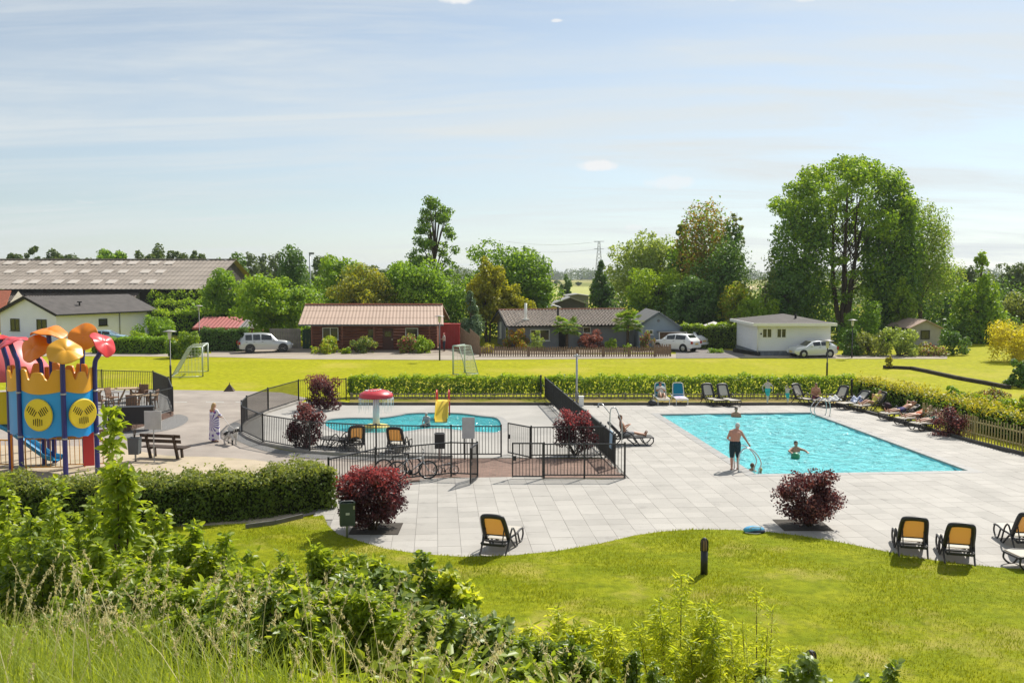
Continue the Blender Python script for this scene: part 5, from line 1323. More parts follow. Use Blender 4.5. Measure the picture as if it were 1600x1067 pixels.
# ================================================================== CARS
M_tyre = mat('tyre', (.02, .02, .02), .85, var=.15)
M_rim = mat('alloy', (.45, .46, .48), .35, metal=.8, var=.05)
M_carglass = mat('car_glass', (.018, .022, .026), .06, spec=.9, var=0)
M_tail = mat('tail_lamp', (.35, .01, .012), .2, var=.05); M_headl = mat('head_lamp', (.70, .72, .74), .12, var=.05)
M_plast = mat('car_plastic', (.03, .03, .032), .6, var=.1); M_plate = mat('number_plate_yellow', (.62, .42, .03), .5, var=.05)
def car(name, label, loc, heading, prof, Lc, Wc, paint, wheel_r=.33, axles=(.18, .80), clad=False):
    """prof: stations (t along the length from the nose, z bottom, z belt, z top, half roof width share); forward = -x of the car turned by heading"""
    root = thing(name, label, 'car', loc, heading)
    mb = MB(); n_ = len(prof); hw = Wc / 2; sec = []
    for t, zb, zl, zt, k in prof:
        x = (t - .5) * Lc; e = min(t, 1 - t); w = hw * (.86 + .14 * min(1, e / .10) ** .5)
        sec.append([(x, -w * .94, zb), (x, -w, zb + (zl - zb) * .45), (x, -w * .97, zl), (x, -w * k, zt - .03), (x, -w * k * .8, zt), (x, w * k * .8, zt), (x, w * k, zt - .03), (x, w * .97, zl), (x, w, zb + (zl - zb) * .45), (x, w * .94, zb)])
    o = 0
    for s in sec: mb.v += s
    m_ = len(sec[0])
    for i in range(n_ - 1):
        for j in range(m_ - 1):
            mb.f.append([i * m_ + j, i * m_ + j + 1, (i + 1) * m_ + j + 1, (i + 1) * m_ + j]); mb.m.append(0); mb.sm.append(True)
    mb.f.append(list(range(m_))[::-1]); mb.m.append(0); mb.sm.append(False)
    mb.f.append([(n_ - 1) * m_ + j for j in range(m_)]); mb.m.append(0); mb.sm.append(False)
    body = mb.build('body', paint, root)
    def lerp_sec(t):
        for i in range(n_ - 1):
            if prof[i][0] <= t <= prof[i + 1][0]:
                u = (t - prof[i][0]) / max(1e-6, prof[i + 1][0] - prof[i][0]); return [Vector(a).lerp(Vector(b), u) for a, b in zip(sec[i], sec[i + 1])]
    gi = [i for i in range(n_) if prof[i][3] - prof[i][2] > .2]
    # windscreen and rear window: slanted panels where the roof meets bonnet and tail
    def pan(nm, i0, i1, a, b, m, push):
        s0, s1 = sec[i0], sec[i1]; q = []
        for s_, w in ((s0, a), (s1, b)): q.append(s_)
        l0, r0, l1, r1 = (Vector(s0[4]), Vector(s0[5]), Vector(s1[4]), Vector(s1[5]))
        pts = [l0.lerp(l1, a), r0.lerp(r1, a), r0.lerp(r1, b), l0.lerp(l1, b)]; d = Vector(push)
        MB().poly([p + d for p in pts]).build(nm, m, root)
    i0 = gi[0]; i1 = gi[-1]
    pan('windscreen', i0 - 1, i0, .12, .92, M_carglass, (-.012, 0, .012))
    pan('rear_window', i1, i1 + 1, .08, .62, M_carglass, (.012, 0, .012))
    ts = [prof[i0][0] - .02, (prof[i0][0] * .55 + prof[i1][0] * .45), prof[i1][0] + .015]
    if clad: ts = [ts[0], ts[0] + (ts[2] - ts[0]) * .42, ts[0] + (ts[2] - ts[0]) * .72, ts[2]]
    for a, b in zip(ts[:-1], ts[1:]):
        for sd, (lo, hi) in ((-1, (2, 3)), (1, (7, 6))):
            A, B_ = lerp_sec(a + .012), lerp_sec(b - .012); ps = []
            for s_, e in ((A, lo), (B_, lo), (B_, hi), (A, hi)):
                v = s_[lo].lerp(s_[hi], .10 if e == lo else .88); ps.append(v + Vector((0, sd * .012, .004)))
            MB().poly(ps if sd < 0 else ps[::-1]).build('side_window', M_carglass, root)
        for sd in (-1, 1):
            A = lerp_sec(b - .03); MB().box(A[2 if sd < 0 else 7] + Vector((0, sd * .012, -.10)), (.16, .03, .03)).build('door_handle', M_plast, root)
    for t in axles:
        for sd in (-1, 1):
            x = (t - .5) * Lc; yv = sd * (hw - .085); Mx = Matrix.Rotation(math.pi / 2, 3, 'X')
            MB().lathe([(0, -.135), (wheel_r + .06, -.135), (wheel_r + .06, .093), (0, .093)], (x, yv, wheel_r + .03), 20, 0, Mx, smooth=False).build('wheel_arch', M_plast, root)
            wv = MB().lathe([(wheel_r * .62, -.12), (wheel_r * .95, -.12), (wheel_r, -.08), (wheel_r, .08), (wheel_r * .95, .115), (wheel_r * .62, .115)], (x, yv, wheel_r), 22, 0, Mx).build('wheel', M_tyre, root)
            rm = MB().lathe([(0, -sd * .11), (wheel_r * .20, -sd * .115), (wheel_r * .63, -sd * .095)], (x, yv, wheel_r), 20, 0, Mx)
            for q in range(5):
                a = q * 2 * math.pi / 5; rm.bar((x, yv + sd * .118, wheel_r), (x + math.cos(a) * wheel_r * .6, yv + sd * .112, wheel_r + math.sin(a) * wheel_r * .6), .05, .02)
            rm.build('rim', M_rim, wv)
    f0, f1 = sec[0], sec[-1]; zb = prof[0][1]; zn = prof[0][3]; zt_ = prof[-1]
    for sd in (-1, 1):
        MB().box((-Lc / 2 + .09, sd * hw * .68, zn - .13), (.26, .34, .15), sd * .35).build('headlight', M_headl, root)
        MB().box((Lc / 2 - .05, sd * hw * .78, zt_[2] - .05), (.16, .26, .24), -sd * .3).build('tail_light', M_tail, root)
        MB().sphere((lerp_sec(prof[i0][0] - .05)[2].x, sd * (hw + .08), prof[i0][2] + .05), (.07, .11, .08), 8, 6).build('mirror', paint, root)
    MB().box((-Lc / 2 - .005, 0, zn - .20), (.05, Wc * .42, .17)).build('grille', M_plast, root)
    MB().box((-Lc / 2 - .005, 0, zb + .13), (.06, Wc * .78, .18)).build('front_bumper', M_plast if clad else paint, root)
    MB().box((Lc / 2 + .005, 0, zb + .12), (.07, Wc * .80, .22)).build('rear_bumper', M_plast if clad else paint, root)
    MB().box((Lc / 2 + .03, 0, zb + .34), (.02, .50, .11)).build('number_plate', M_plate, root); MB().box((-Lc / 2 - .035, 0, zb + .14), (.02, .50, .11)).build('number_plate', M_plate, root)
    return root
SUVP = [(0, .42, .78, .84, .80), (.05, .32, .92, 1.00, .86), (.27, .30, 1.06, 1.10, .90), (.40, .30, 1.10, 1.70, .76), (.55, .30, 1.10, 1.78, .77), (.88, .32, 1.10, 1.76, .75), (.965, .36, 1.06, 1.12, .88), (1, .42, .95, .98, .86)]
HATCH = [(0, .36, .62, .68, .80), (.05, .24, .78, .84, .86), (.25, .20, .92, .96, .90), (.42, .20, .96, 1.38, .74), (.55, .20, .97, 1.44, .76), (.80, .22, .98, 1.38, .74), (.955, .28, .98, 1.02, .86), (1, .36, .84, .88, .84)]
XSUV = [(0, .40, .72, .78, .80), (.05, .28, .86, .94, .86), (.25, .24, 1.02, 1.06, .90), (.40, .24, 1.06, 1.55, .75), (.55, .24, 1.07, 1.64, .76), (.84, .26, 1.08, 1.58, .74), (.96, .30, 1.06, 1.10, .86), (1, .40, .92, .96, .84)]
M_silver = mat('silver_paint', (.50, .51, .52), .32, metal=.35, var=.03, coat=.6); M_cwhite = mat('white_car_paint', (.78, .78, .79), .3, var=.02, coat=.6); M_cblue = mat('pale_blue_paint', (.26, .40, .50), .3, metal=.3, var=.03, coat=.6)
def carloc(pxc, basepy): return G(pxc, basepy)
car('off_road_car', 'silver boxy off-road car with rear spare side towards us on the road at the left', carloc(414, 550), math.radians(180 + 22), SUVP, 4.7, 1.86, M_silver, .38, clad=True)
car('parked_car', 'white crossover parked nose-in on the driveway, rear lights towards the road', carloc(1056, 548), math.radians(-42), XSUV, 4.4, 1.84, M_cwhite, .34)
car('parked_car', 'white estate car mostly hidden between the crossover and the tall hedge', carloc(1072, 543), math.radians(-50), XSUV, 4.4, 1.8, M_cwhite, .33)
car('parked_car', 'silver-white small hatchback parked in front of the cottage, nose to the left', carloc(1269, 557.5), math.radians(12), HATCH, 3.95, 1.74, mat('silver_white_paint', (.62, .64, .67), .3, metal=.2, var=.03, coat=.6), .31)
car('parked_car', 'pale blue car by the white house, mostly hidden behind the playground flowers', carloc(168, 537.5), math.radians(190), HATCH, 4.1, 1.76, M_cblue, .32)
# ================================================================== PLAYGROUND TOWER
def plastic(name, c, **k): return mat(name, c, .38, var=.05, vscale=1.5, spec=.5, **k)
M_pblue = plastic('panel_blue', (.010, .29, .72)); M_pnavy = plastic('post_navy', (.022, .022, .17)); M_por = plastic('orange_plastic', (.80, .225, .006))
M_pam = plastic('amber_plastic', (.70, .34, .020)); M_pred = plastic('red_plastic', (.62, .035, .040)); M_pyel = plastic('yellow_plastic', (.80, .60, .02)); M_ppink = plastic('pink_red_plastic', (.68, .06, .075))
Yt = 34.0; cx = P(83, 700, Yt).x
tw = thing('play_tower', 'colourful play tower with blue panels, yellow portholes, amber battlements and flower caps on navy posts', 'play tower', (cx, Yt, 0))
def mx(px, dy): return P(px, 650, Yt + dy).x - cx
def pz(py, dy): return P(90, py, Yt + dy).z
POSTS = {'A': (15, .35), 'B': (31, -.95), 'C': (100, -1.4), 'D': (150, -.35), 'E': (131, .95), 'F': (83, 1.45), 'G': (67, 1.25)}
PT = {k: Vector((mx(px, dy), dy, 0)) for k, (px, dy) in POSTS.items()}
# flower caps: post key, pixel centre of cap, radius px, tilt (towards x, towards y), colour
CAPS = [('A', 4, 524, 34, (.3, .15), M_pred), ('B', 20, 533, 46, (-.30, -.30), M_ppink), ('G', 56, 544, 46, (-.35, -1.6), M_por), ('F', 80, 517, 52, (.10, -.16), M_por), ('C', 106, 548, 52, (.40, -.75), M_pam), ('E', 134, 524, 44, (.20, -1.9), M_por), ('D', 165, 536, 44, (1.35, -.35), M_pred)]
for key, px, py, dia, (tx, ty), m_ in CAPS:
    p = PT[key]; dy = POSTS[key][1]; c = Vector((mx(px, dy), dy, pz(py, dy))); R = dia / 2 * (Yt + dy) / F_PX * 1.0
    top = c - Vector((0, 0, .08)); bend = pz(575, dy)
    path = smooth_line([p + Vector((0, 0, -.1)), p + Vector((0, 0, .8)), p + Vector((0, 0, 1.8)), p + Vector((0, 0, bend)), p.lerp(Vector((c.x, c.y, 0)), .45) + Vector((0, 0, bend + (top.z - bend) * .55)), top], 4)
    po = MB().tube(path, .085, 10).build('post', M_pnavy, tw)
    MB().tube([p + Vector((0, 0, 1.38)), p + Vector((0, 0, 1.44))], .10, 10).tube([p + Vector((0, 0, 2.92)), p + Vector((0, 0, 2.98))], .10, 10).build('clamp', M_galv, po)
    n = Vector((tx, ty, 1)).normalized(); sd, up = perp(n); cap = MB(); N = 40; rings = [0, .15, .35, .6, .85, 1.0, 1.03]
    def hgt(r, a): return R * (.12 - .20 * r * r + .17 * r ** 1.5 * math.sin(2 * a + px) + .05 * r * math.sin(5 * a) - .10 * math.exp(-(r / .14) ** 2))
    for side in (0, 1):
        o = len(cap.v)
        for r in rings:
            for j in range(N):
                a = 2 * math.pi * j / N; rr = r * R * (1 + .035 * math.sin(3 * a + px + 1.3) * r)
                cap.v.append(tuple(c + sd * math.cos(a) * rr + up * math.sin(a) * rr + n * (hgt(r, a) - side * .035)))
        for i in range(len(rings) - 1):
            for j in range(N):
                f = [o + i * N + j, o + i * N + (j + 1) % N, o + (i + 1) * N + (j + 1) % N, o + (i + 1) * N + j]
                cap.f.append(f if side == 0 else f[::-1]); cap.m.append(0); cap.sm.append(True)
    K = len(rings) * N; e = (len(rings) - 1) * N
    for j in range(N): cap.f.append([e + j, e + (j + 1) % N, K + e + (j + 1) % N, K + e + j]); cap.m.append(0); cap.sm.append(True)
    cap.build('flower_cap', m_, tw)
def curved_panel(a, b, bulge, zlo, zhi, th=.05, n=16):
    """closed shell between posts a and b; zlo/zhi functions of t"""
    mb = MB(); a, b = Vector(a), Vector(b); d = (b - a); nn = Vector((d.y, -d.x, 0)).normalized()
    u0 = d.normalized() * .10; o = 0
    for s_ in (0, 1):
        for i in range(n + 1):
            t = i / n; p = (a + u0).lerp(b - u0, t) + nn * (bulge * math.sin(math.pi * t) - s_ * th)
            mb.v += [(p.x, p.y, zlo(t)), (p.x, p.y, zhi(t))]
    k = 2 * (n + 1)
    for i in range(n):
        q = 2 * i
        for f in ([q, q + 2, q + 3, q + 1], [k + q + 2, k + q, k + q + 1, k + q + 3], [q + 1, q + 3, k + q + 3, k + q + 1], [q + 2, q, k + q, k + q + 2]):
            mb.f.append(f); mb.m.append(0); mb.sm.append(False)
    mb.f.append([0, 1, k + 1, k]); mb.f.append([2 * n + 1, 2 * n, k + 2 * n, k + 2 * n + 1]); mb.m += [0, 0]; mb.sm += [False, False]
    return mb, nn
ring = ['A', 'B', 'C', 'D', 'E', 'F', 'G']
for a, b in zip(ring, ring[1:] + ring[:1]):
    L_ = (PT[a] - PT[b]).length
    if L_ < .6: bl = .03
    else: bl = .14
    front = (a, b) in (('A', 'B'), ('B', 'C'), ('C', 'D'))
    zb, zt = pz(681, -1.2) , pz(612, -1.2)
    mb, nn = curved_panel(PT[a], PT[b], bl, lambda t: zb + .05 * abs(math.sin(t * 9)) - .10 * math.sin(math.pi * t), lambda t: zt + .035 * abs(math.sin(t * 11)) - .05 * math.sin(math.pi * t))
    if a != 'E': pn = mb.build('panel', M_pblue, tw)
    ob = zt + .02; oh = pz(578, -1.2) - zt
    def mer(t):
        sg = lambda x: 1 / (1 + math.exp(-max(-30, min(30, x * 45))))
        up_ = max(sg(.20 - t), sg(t - .80), .75 * sg(.16 - abs(t - .5))) if L_ > .8 else .6
        return ob + oh * (.48 + .52 * up_)
    mb, nn = curved_panel(PT[a], PT[b], bl + .05, lambda t: ob - .10 * math.sin(math.pi * t), mer, .07, 60)
    mb.build('battlement', M_pam if front else M_por, tw)
    if a in ('B', 'C'):
        u = (PT[b] - PT[a]).normalized(); mid = (PT[a] + PT[b]) / 2 + nn * (bl + .015) + Vector((0, 0, (zb + zt) / 2 - .02)); R = .56 if a == 'B' else .52
        rot = Matrix((u, Vector((0, 0, 1)), u.cross(Vector((0, 0, 1))))).transposed()
        ph = MB().lathe([(0, .035), (R * .93, .045), (R, .02), (R, -.03)], mid, 32, 0, rot, smooth=False)
        pho = ph.build('porthole', M_pyel, pn)
        sl = MB()
        for g_ in range(3):
            ga_ = math.radians((150, 30, 270)[g_])
            for q in range(-2, 3):
                cpos = Vector((math.cos(ga_) * R * .48, math.sin(ga_) * R * .45, 0)); dd = Vector((-math.sin(math.radians((60, 120, 0)[g_])), math.cos(math.radians((60, 120, 0)[g_])), 0)) if g_ < 2 else Vector((0, 1, 0))
                if g_ == 0: dd = Vector((.55, .83, 0))
                if g_ == 1: dd = Vector((-.55, .83, 0))
                sdv = Vector((dd.y, -dd.x, 0)); cc = cpos + sdv * q * R * .15
                ln = R * (.24 - .03 * abs(q)); A_, B_ = mid + rot @ (cc - dd * ln + Vector((0, 0, .05))), mid + rot @ (cc + dd * ln + Vector((0, 0, .05)))
                sl.bar(A_, B_, .045, .012) if False else sl.tube([A_, B_], .013, 6)
        sl.build('slots', M_dark, tw, kind='stuff')
MB().prism([(p.x * .92, p.y * .92) for p in (PT[k] for k in ('A', 'B', 'C', 'D', 'E', 'F', 'G'))], 1.45, 1.53).build('platform', mat('grey_steel_deck', (.16, .16, .17), .7), tw)
# lower play panels, railings and slide
MB().box((mx(20, -.3), -.45, .72), (.42, .06, 1.35), math.radians(-65)).build('side_panel', M_por, tw)
MB().box((mx(138, .2), .15, .82), (.36, .07, 1.3), math.radians(20)).build('side_panel', M_pred, tw)
for px0, px1, dy, h_ in ((38, 98, .1, 1.15), (100, 128, .6, 1.1), (-40, 12, .6, 1.0), (152, 172, .8, .95)):
    a, b = Vector((mx(px0, dy), dy, 0)), Vector((mx(px1, dy), dy + .1, 0))
    MB().tube(smooth_line([a, a + Vector((0, 0, h_ * .9)), a.lerp(b, .12) + Vector((0, 0, h_)), a.lerp(b, .88) + Vector((0, 0, h_)), b + Vector((0, 0, h_ * .9)), b], 4), .026, 8).build('rail', M_pam, tw)
    MB().tube([a + Vector((0, 0, .12)), b + Vector((0, 0, .12))], .02, 6).build('rail', M_pam, tw)
    k = max(3, int((b - a).length / .16))
    for q in range(1, k): MB().tube([a.lerp(b, q / k) + Vector((0, 0, .12)), a.lerp(b, q / k) + Vector((0, 0, h_))], .014, 6).build('bar', M_pam, tw)
sp = [Vector((mx(-15, 1.6), 1.5, 1.35)), Vector((mx(12, 1.5), 1.4, 1.28)), Vector((mx(40, 1.2), 1.3, .75)), Vector((mx(68, 1.0), 1.2, .25)), Vector((mx(84, .9), 1.1, .16))]
pth = smooth_line(sp, 5); mb = MB(); sec = [(-.28, .20), (-.24, .02), (0, -.03), (.24, .02), (.28, .20), (.25, .20), (.21, .06), (0, .01), (-.21, .06), (-.25, .20)]
for i, p in enumerate(pth):
    d = (pth[min(i + 1, len(pth) - 1)] - pth[max(i - 1, 0)]); d.z = 0; d.normalize(); s_ = Vector((-d.y, d.x, 0))
    mb.v += [tuple(p + s_ * a + Vector((0, 0, b))) for a, b in sec]
for i in range(len(pth) - 1):
    for j in range(10): mb.f.append([i * 10 + j, i * 10 + (j + 1) % 10, (i + 1) * 10 + (j + 1) % 10, (i + 1) * 10 + j]); mb.m.append(0); mb.sm.append(True)
mb.build('slide', plastic('slide_blue', (.02, .26, .50)), tw)
# second play piece at the picture edge: pink-red domed canopy with yellow porthole panel
c2 = P(8, 700, 36.5); pt2 = thing('play_canopy', 'pink-red canopy of a second play piece at the left edge behind the flower caps', 'play canopy', (c2.x, 36.5, 0))
R2 = 70 * 36.5 / F_PX; zt2, zb2 = P(8, 527, 36.5).z, P(8, 586, 36.5).z
MB().lathe([(R2, zb2 - .12), (R2 * 1.02, zb2), (R2 * .93, zb2 + .35), (R2 * .72, zb2 + .85), (R2 * .4, zt2 - .12), (0, zt2)], n=32).lathe([(R2 * .95, zb2 - .10), (R2 * .9, zb2 + .3), (0, zt2 - .1)], n=32).build('canopy', plastic('pink_canopy', (.70, .14, .15)), pt2)
for k in range(6):
    a = k * math.pi / 3 + .3; MB().tube([(math.cos(a) * R2 * .9, math.sin(a) * R2 * .9, 0), (math.cos(a) * R2 * .9, math.sin(a) * R2 * .9, zb2 + .1)], .08, 8).build('post', M_pnavy, pt2)
for k in (3, 4):
    a0, a1 = k * math.pi / 3 + .3, (k + 1) * math.pi / 3 + .3
    A_, B_ = Vector((math.cos(a0) * R2 * .9, math.sin(a0) * R2 * .9, 0)), Vector((math.cos(a1) * R2 * .9, math.sin(a1) * R2 * .9, 0))
    mb, nn = curved_panel(A_, B_, .1, lambda t: 1.5, lambda t: 2.7); mb.build('panel', M_pyel if k == 4 else M_pblue, pt2)

# ================================================================== TERRACE AT THE LEFT
tf = [G2(*p) for p in ((60, 640), (150, 618), (245, 618), (268, 632), (270, 650), (236, 662), (190, 676), (140, 684), (40, 690))]
ter = flat('terrace', tf, .30, mat('terrace_slabs', (.30, .29, .27), .85, var=.12), thick=.30)
mb = MB(); rowz = [.05, .12, .19, .26]
te = [Vector((*p, 0)) for p in tf]
for a, b in list(zip(te, te[1:]))[2:8]:
    L_ = (b - a).length; u = (b - a) / L_; an = math.atan2(u.y, u.x); nn = Vector((u.y, -u.x, 0)) * .02
    nn = nn if (a + nn * 20 - Vector((kc[0] * 0, 0, 0))).length >= 0 else nn
    for r_, z in enumerate(rowz):
        k = max(1, int(L_ / .24))
        for q in range(k):
            for sg in (1,):
                c = a + u * (q + .5 + .25 * (r_ % 2)) * L_ / (k + .5); mb.box((c.x, c.y, z), (L_ / (k + .5) - .015, .07, .055), an)
o = mb.build('brick_edge', M_brick, ter, kind='stuff')
fence('railing', 'black railing round the café terrace with tables, left of the path', 'fence', [G2(*p) for p in ((120, 613), (160, 616.5), (240, 619), (264, 631), (270.5, 651), (236, 661), (167, 678))], h=1.2, z=.26, spacing=.115)
M_wick = mat('brown_wicker', (.20, .115, .07), .8, var=.3, vscale=14, bump=.6, bscale=60); M_wtop = mat('pale_wood', (.42, .30, .18), .6, var=.2, vscale=5, stretch=(1, 6, 1))
def terrace_table(label, px, py):
    g = G(px, py, .3); t = thing('terrace_table', label, 'table', g, .2, 'terrace tables')
    top = MB()
    for q in range(7): MB().box((-.54 + q * .18, 0, .735), (.172, .78, .03)).build('plank', M_wtop, t)
    for s_ in (-1, 1):
        MB().bar((s_ * .45, -.3, 0), (s_ * .12, .0, .70), .05, .05).bar((s_ * .45, .3, 0), (s_ * .12, 0, .70), .05, .05).build('leg', M_wtop, t)
    MB().box((0, 0, .70), (1.1, .08, .04)).build('beam', M_wtop, t)
def chair_proto(label, loc, rz):
    t = thing('terrace_chair', label, 'chair', loc, rz, 'wicker terrace chairs')
    MB().box((0, 0, .44), (.50, .48, .05)).build('seat', M_wick, t)
    MB().box((0, .24, .70), (.50, .04, .50), rot=Matrix.Rotation(-.18, 3, 'X')).build('backrest', M_wick, t)
    for s_ in (-1, 1):
        MB().bar((s_ * .23, -.2, 0), (s_ * .23, -.2, .66), .035, .035).build('leg', M_wick, t); MB().bar((s_ * .23, .24, 0), (s_ * .23, .20, .44), .035, .035).build('leg', M_wick, t)
        MB().box((s_ * .24, 0, .66), (.05, .46, .03)).build('armrest', M_wick, t)
    return t
terrace_table('wooden table in the middle of the café terrace, behind the railing', 200, 628); terrace_table('wooden table at the right end of the café terrace', 226, 640); terrace_table('wooden table half hidden behind the play tower posts', 163, 630)
ch0 = chair_proto('brown wicker chair left of the middle terrace table', G(176, 634, .3), 1.4)
for px, py, rz, lb in ((211, 627, -1.3, 'brown wicker chair between the middle and the right terrace table'), (222, 629, -.1, 'brown wicker chair behind the right terrace table'), (238, 638, -1.5, 'brown wicker chair at the right end of the right terrace table'), (160, 640, 2.6, 'brown wicker chair in front of the table by the play tower'), (208, 646, 3.2, 'brown wicker chair in front of the right terrace table')):
    c = copy_tree(ch0); c.location = G(px, py, .3); c.rotation_euler.z = rz; c['label'] = lb
g = G(206, 662, .3)
pl = thing('planter_wall', 'dark boxy planter wall standing on the front of the café terrace', 'planter', g); MB().box((0, 0, .38), (1.9, .5, .76), .25).build('box', mat('dark_planter', (.03, .03, .032), .7), pl); MB().box((0, 0, .775), (1.96, .56, .03), .25).build('rim', M_black, pl)

# ================================================================== LAMPS, POLES, SIGNS, BINS
def lamp(label, px, top, base, Y=None, disc=.42, m=None, group='black lamp posts with disc shades'):
    g = G(px, base) if Y is None else Vector((P(px, base, Y).x, Y, 0)); H_ = P(px, top, g.y).z
    t = thing('street_lamp', label, 'street lamp', g, 0, group); m = m or M_black
    MB().tube([(0, 0, 0), (0, 0, H_ * .38), (0, 0, H_ * .38 + .01), (0, 0, H_ - .55)], [.065, .065, .04, .04], 10).build('pole', m, t)
    MB().lathe([(.03, H_ - .58), (.10, H_ - .52), (.12, H_ - .12), (.10, H_ - .08)], n=12).build('lantern', mat('frosted_lamp', (.55, .55, .52), .4), t)
    MB().lathe([(0, H_ + .02), (disc * .35, H_), (disc, H_ - .07), (disc, H_ - .09), (0, H_ - .06)], n=24).build('shade', mat('lamp_disc', (.33, .31, .29), .5), t)
    return t
lamp('black lamp post with flat disc shade beside the left football goal', 267, 516, 604)
lamp('distant lamp post rising over the red-roofed shed', 312, 477, 545, 95)
lamp('lamp post on the grass edge in front of the log cabin', 687, 493, 563)
lamp('lamp post with white disc shade behind the pool hedge, in front of the cottage', 1292, 531, 588.5)
lamp('lamp post in the shade at the right corner of the cottage', 1331, 499, 559)
g = G(901, 634); lp = thing('light_mast', 'grey steel pole with small crossbar beside the white cabinet at the pool hedge', 'mast', g); H_ = P(901, 553, g.y).z
MB().tube([(0, 0, 0), (0, 0, H_)], [.07, .05], 10).build('pole', M_galv, lp); MB().box((0, 0, H_ - .1), (.35, .12, .07)).build('crossbar', M_galv, lp); MB().box((0, -.08, .55), (.2, .12, .32)).build('box', M_grey, lp)
g = G(908, 634.5); wb = thing('cabinet', 'small white cabinet at the foot of the grey pole by the dividing fence', 'cabinet', g)
MB().box((0, 0, .26), (.26, .24, .52)).build('body', M_white, wb); MB().box((0, 0, .535), (.30, .28, .03)).build('lid', M_white, wb)
def signboard(label, px, top, bot, w, base, m, posts=2, rz=0.):
    g = G(px, base); t = thing('notice_board', label, 'sign', g, rz); z1, z0 = P(px, top, g.y).z, P(px, bot, g.y).z; W_ = w * g.y / F_PX
    MB().box((0, 0, (z0 + z1) / 2), (W_, .03, z1 - z0)).build('board', m, t)
    for s_ in ((-.28, .28) if posts == 2 else (0,)):
        MB().bar((s_ * W_, .03, 0), (s_ * W_, .03, z1 - .05), .05 if posts == 2 else .03, .05 if posts == 2 else .03).build('post', M_black if posts == 2 else M_galv, t)
signboard('white notice board on two black posts between gate and splash pool', 732, 652, 685, 20, 718, mat('board_grey', (.50, .52, .55), .5), 2, .1)
signboard('pale grey board on one thin pole behind the bench', 240.5, 642, 671, 28, 722, mat('board_back', (.48, .46, .44), .6), 1, -.12)
def bin_(label, px, top, bot, w, base, m, cat='litter bin', rz=0., taper=1.0, bag=False, lip=True):
    g = G(px, base); t = thing('litter_bin', label, cat, g, rz); Y = g.y; z1, z0 = P(px, top, Y).z, P(px, bot, Y).z; W_ = w * Y / F_PX * .9; D_ = W_ * .72
    k = taper
    mb = MB(); a = [(-W_ / 2 * k, -D_ / 2), (W_ / 2 * k, -D_ / 2), (W_ / 2 * k, D_ / 2), (-W_ / 2 * k, D_ / 2)]; b = [(-W_ / 2, -D_ / 2), (W_ / 2, -D_ / 2), (W_ / 2, D_ / 2), (-W_ / 2, D_ / 2)]
    mb._add([(x, y, z0) for x, y in a] + [(x, y, z1) for x, y in b], [[3, 2, 1, 0], [0, 1, 5, 4], [1, 2, 6, 5], [2, 3, 7, 6], [3, 0, 4, 7]])
    mb._add([(x * .9, y * .9, z0 + .1) for x, y in a] + [(x * .9, y * .9, z1) for x, y in b], [[0, 1, 2, 3], [0, 4, 5, 1], [1, 5, 6, 2], [2, 6, 7, 3], [3, 7, 4, 0]])
    mb.build('body', m, t)
    mb = MB()
    for i in range(4):
        p, q = b[i], b[(i + 1) % 4]; mb.bar((p[0], p[1], z1), (q[0], q[1], z1), .03, .03)
    mb.build('rim', m if not bag else M_grey, t)
    MB().tube([(0, D_ * .2, -.05), (0, D_ * .2, z1 - .08)], .035, 8).build('pole', M_galv, t)
    return t, W_, D_, z0, z1
t, W_, D_, z0, z1 = bin_('dark green metal litter bin on a grey pole by the square purple shrub', 543, 785, 820, 26, 842, mat('bin_green', (.035, .055, .048), .5, var=.12, bscale=50), rz=.25)
MB().box((0, -D_ / 2 - .006, z0 + (z1 - z0) * .55), (.10, .008, .06)).build('label', mat('pale_label', (.45, .47, .45), .5), t); MB().box((W_ / 2 - .03, -D_ / 2 - .008, z0 + (z1 - z0) * .82), (.04, .014, .09)).build('lock', M_galv, t)
MB().tube(smooth_line([(-W_ / 2, 0, z1 + .01), (-W_ * .3, 0, z1 + .04), (W_ * .3, 0, z1 + .04), (W_ / 2, 0, z1 + .01)], 4), .012, 6).build('hoop', M_galv, t)
bin_('black litter bin with loose liner on a pole beside the splash pool railing', 687, 677, 700, 17, 719, mat('bin_black', (.03, .03, .033), .5, var=.1), bag=True)
t, W_, D_, z0, z1 = bin_('grey open litter bin beside the bench with twigs sticking out', 211, 684, 709, 20, 722, mat('bin_grey', (.10, .11, .115), .6, var=.12), taper=.85)
for q in range(4): MB().tube([(0, 0, z1 - .1), (-.05 + .04 * q, .02, z1 + .25 + .12 * (q % 2)), (-.16 + .09 * q, .03, z1 + .42 + .2 * (q % 2))], [.012, .010, .004], 5).build('twig', M_trunk, t)
# bollard lights
def bollard(label, px, top, base):
    g = G(px, base); g.z = float(terrain(g.x, g.y)) + .02; t = thing('bollard_light', label, 'bollard', g, 0, 'bollard lights on the lawn'); H_ = max(.6, P(px, top, g.y).z - g.z); R = .085
    MB().tube([(0, 0, -.05), (0, 0, H_ * .66)], R, 16).build('body', M_black, t)
    MB().lathe([(R * .8, H_ * .66), (R * .8, H_ * .92), (0, H_ * .98)], n=16).build('lens', mat('amber_lens', (.34, .20, .10), .35), t)
    for q in range(8):
        a = q * math.pi / 4; MB().tube(smooth_line([(math.cos(a) * R, math.sin(a) * R, H_ * .65), (math.cos(a) * R, math.sin(a) * R, H_ * .86), (math.cos(a) * R * .7, math.sin(a) * R * .7, H_ * .96), (0, 0, H_)], 3), .012, 5).build('cage_bar', M_black, t)
bollard('black bollard light with caged amber top standing on the open lawn', 1100, 840, 898); bollard('second bollard light mostly hidden by the bramble at the bottom of the lawn', 1266, 1024, 1078)

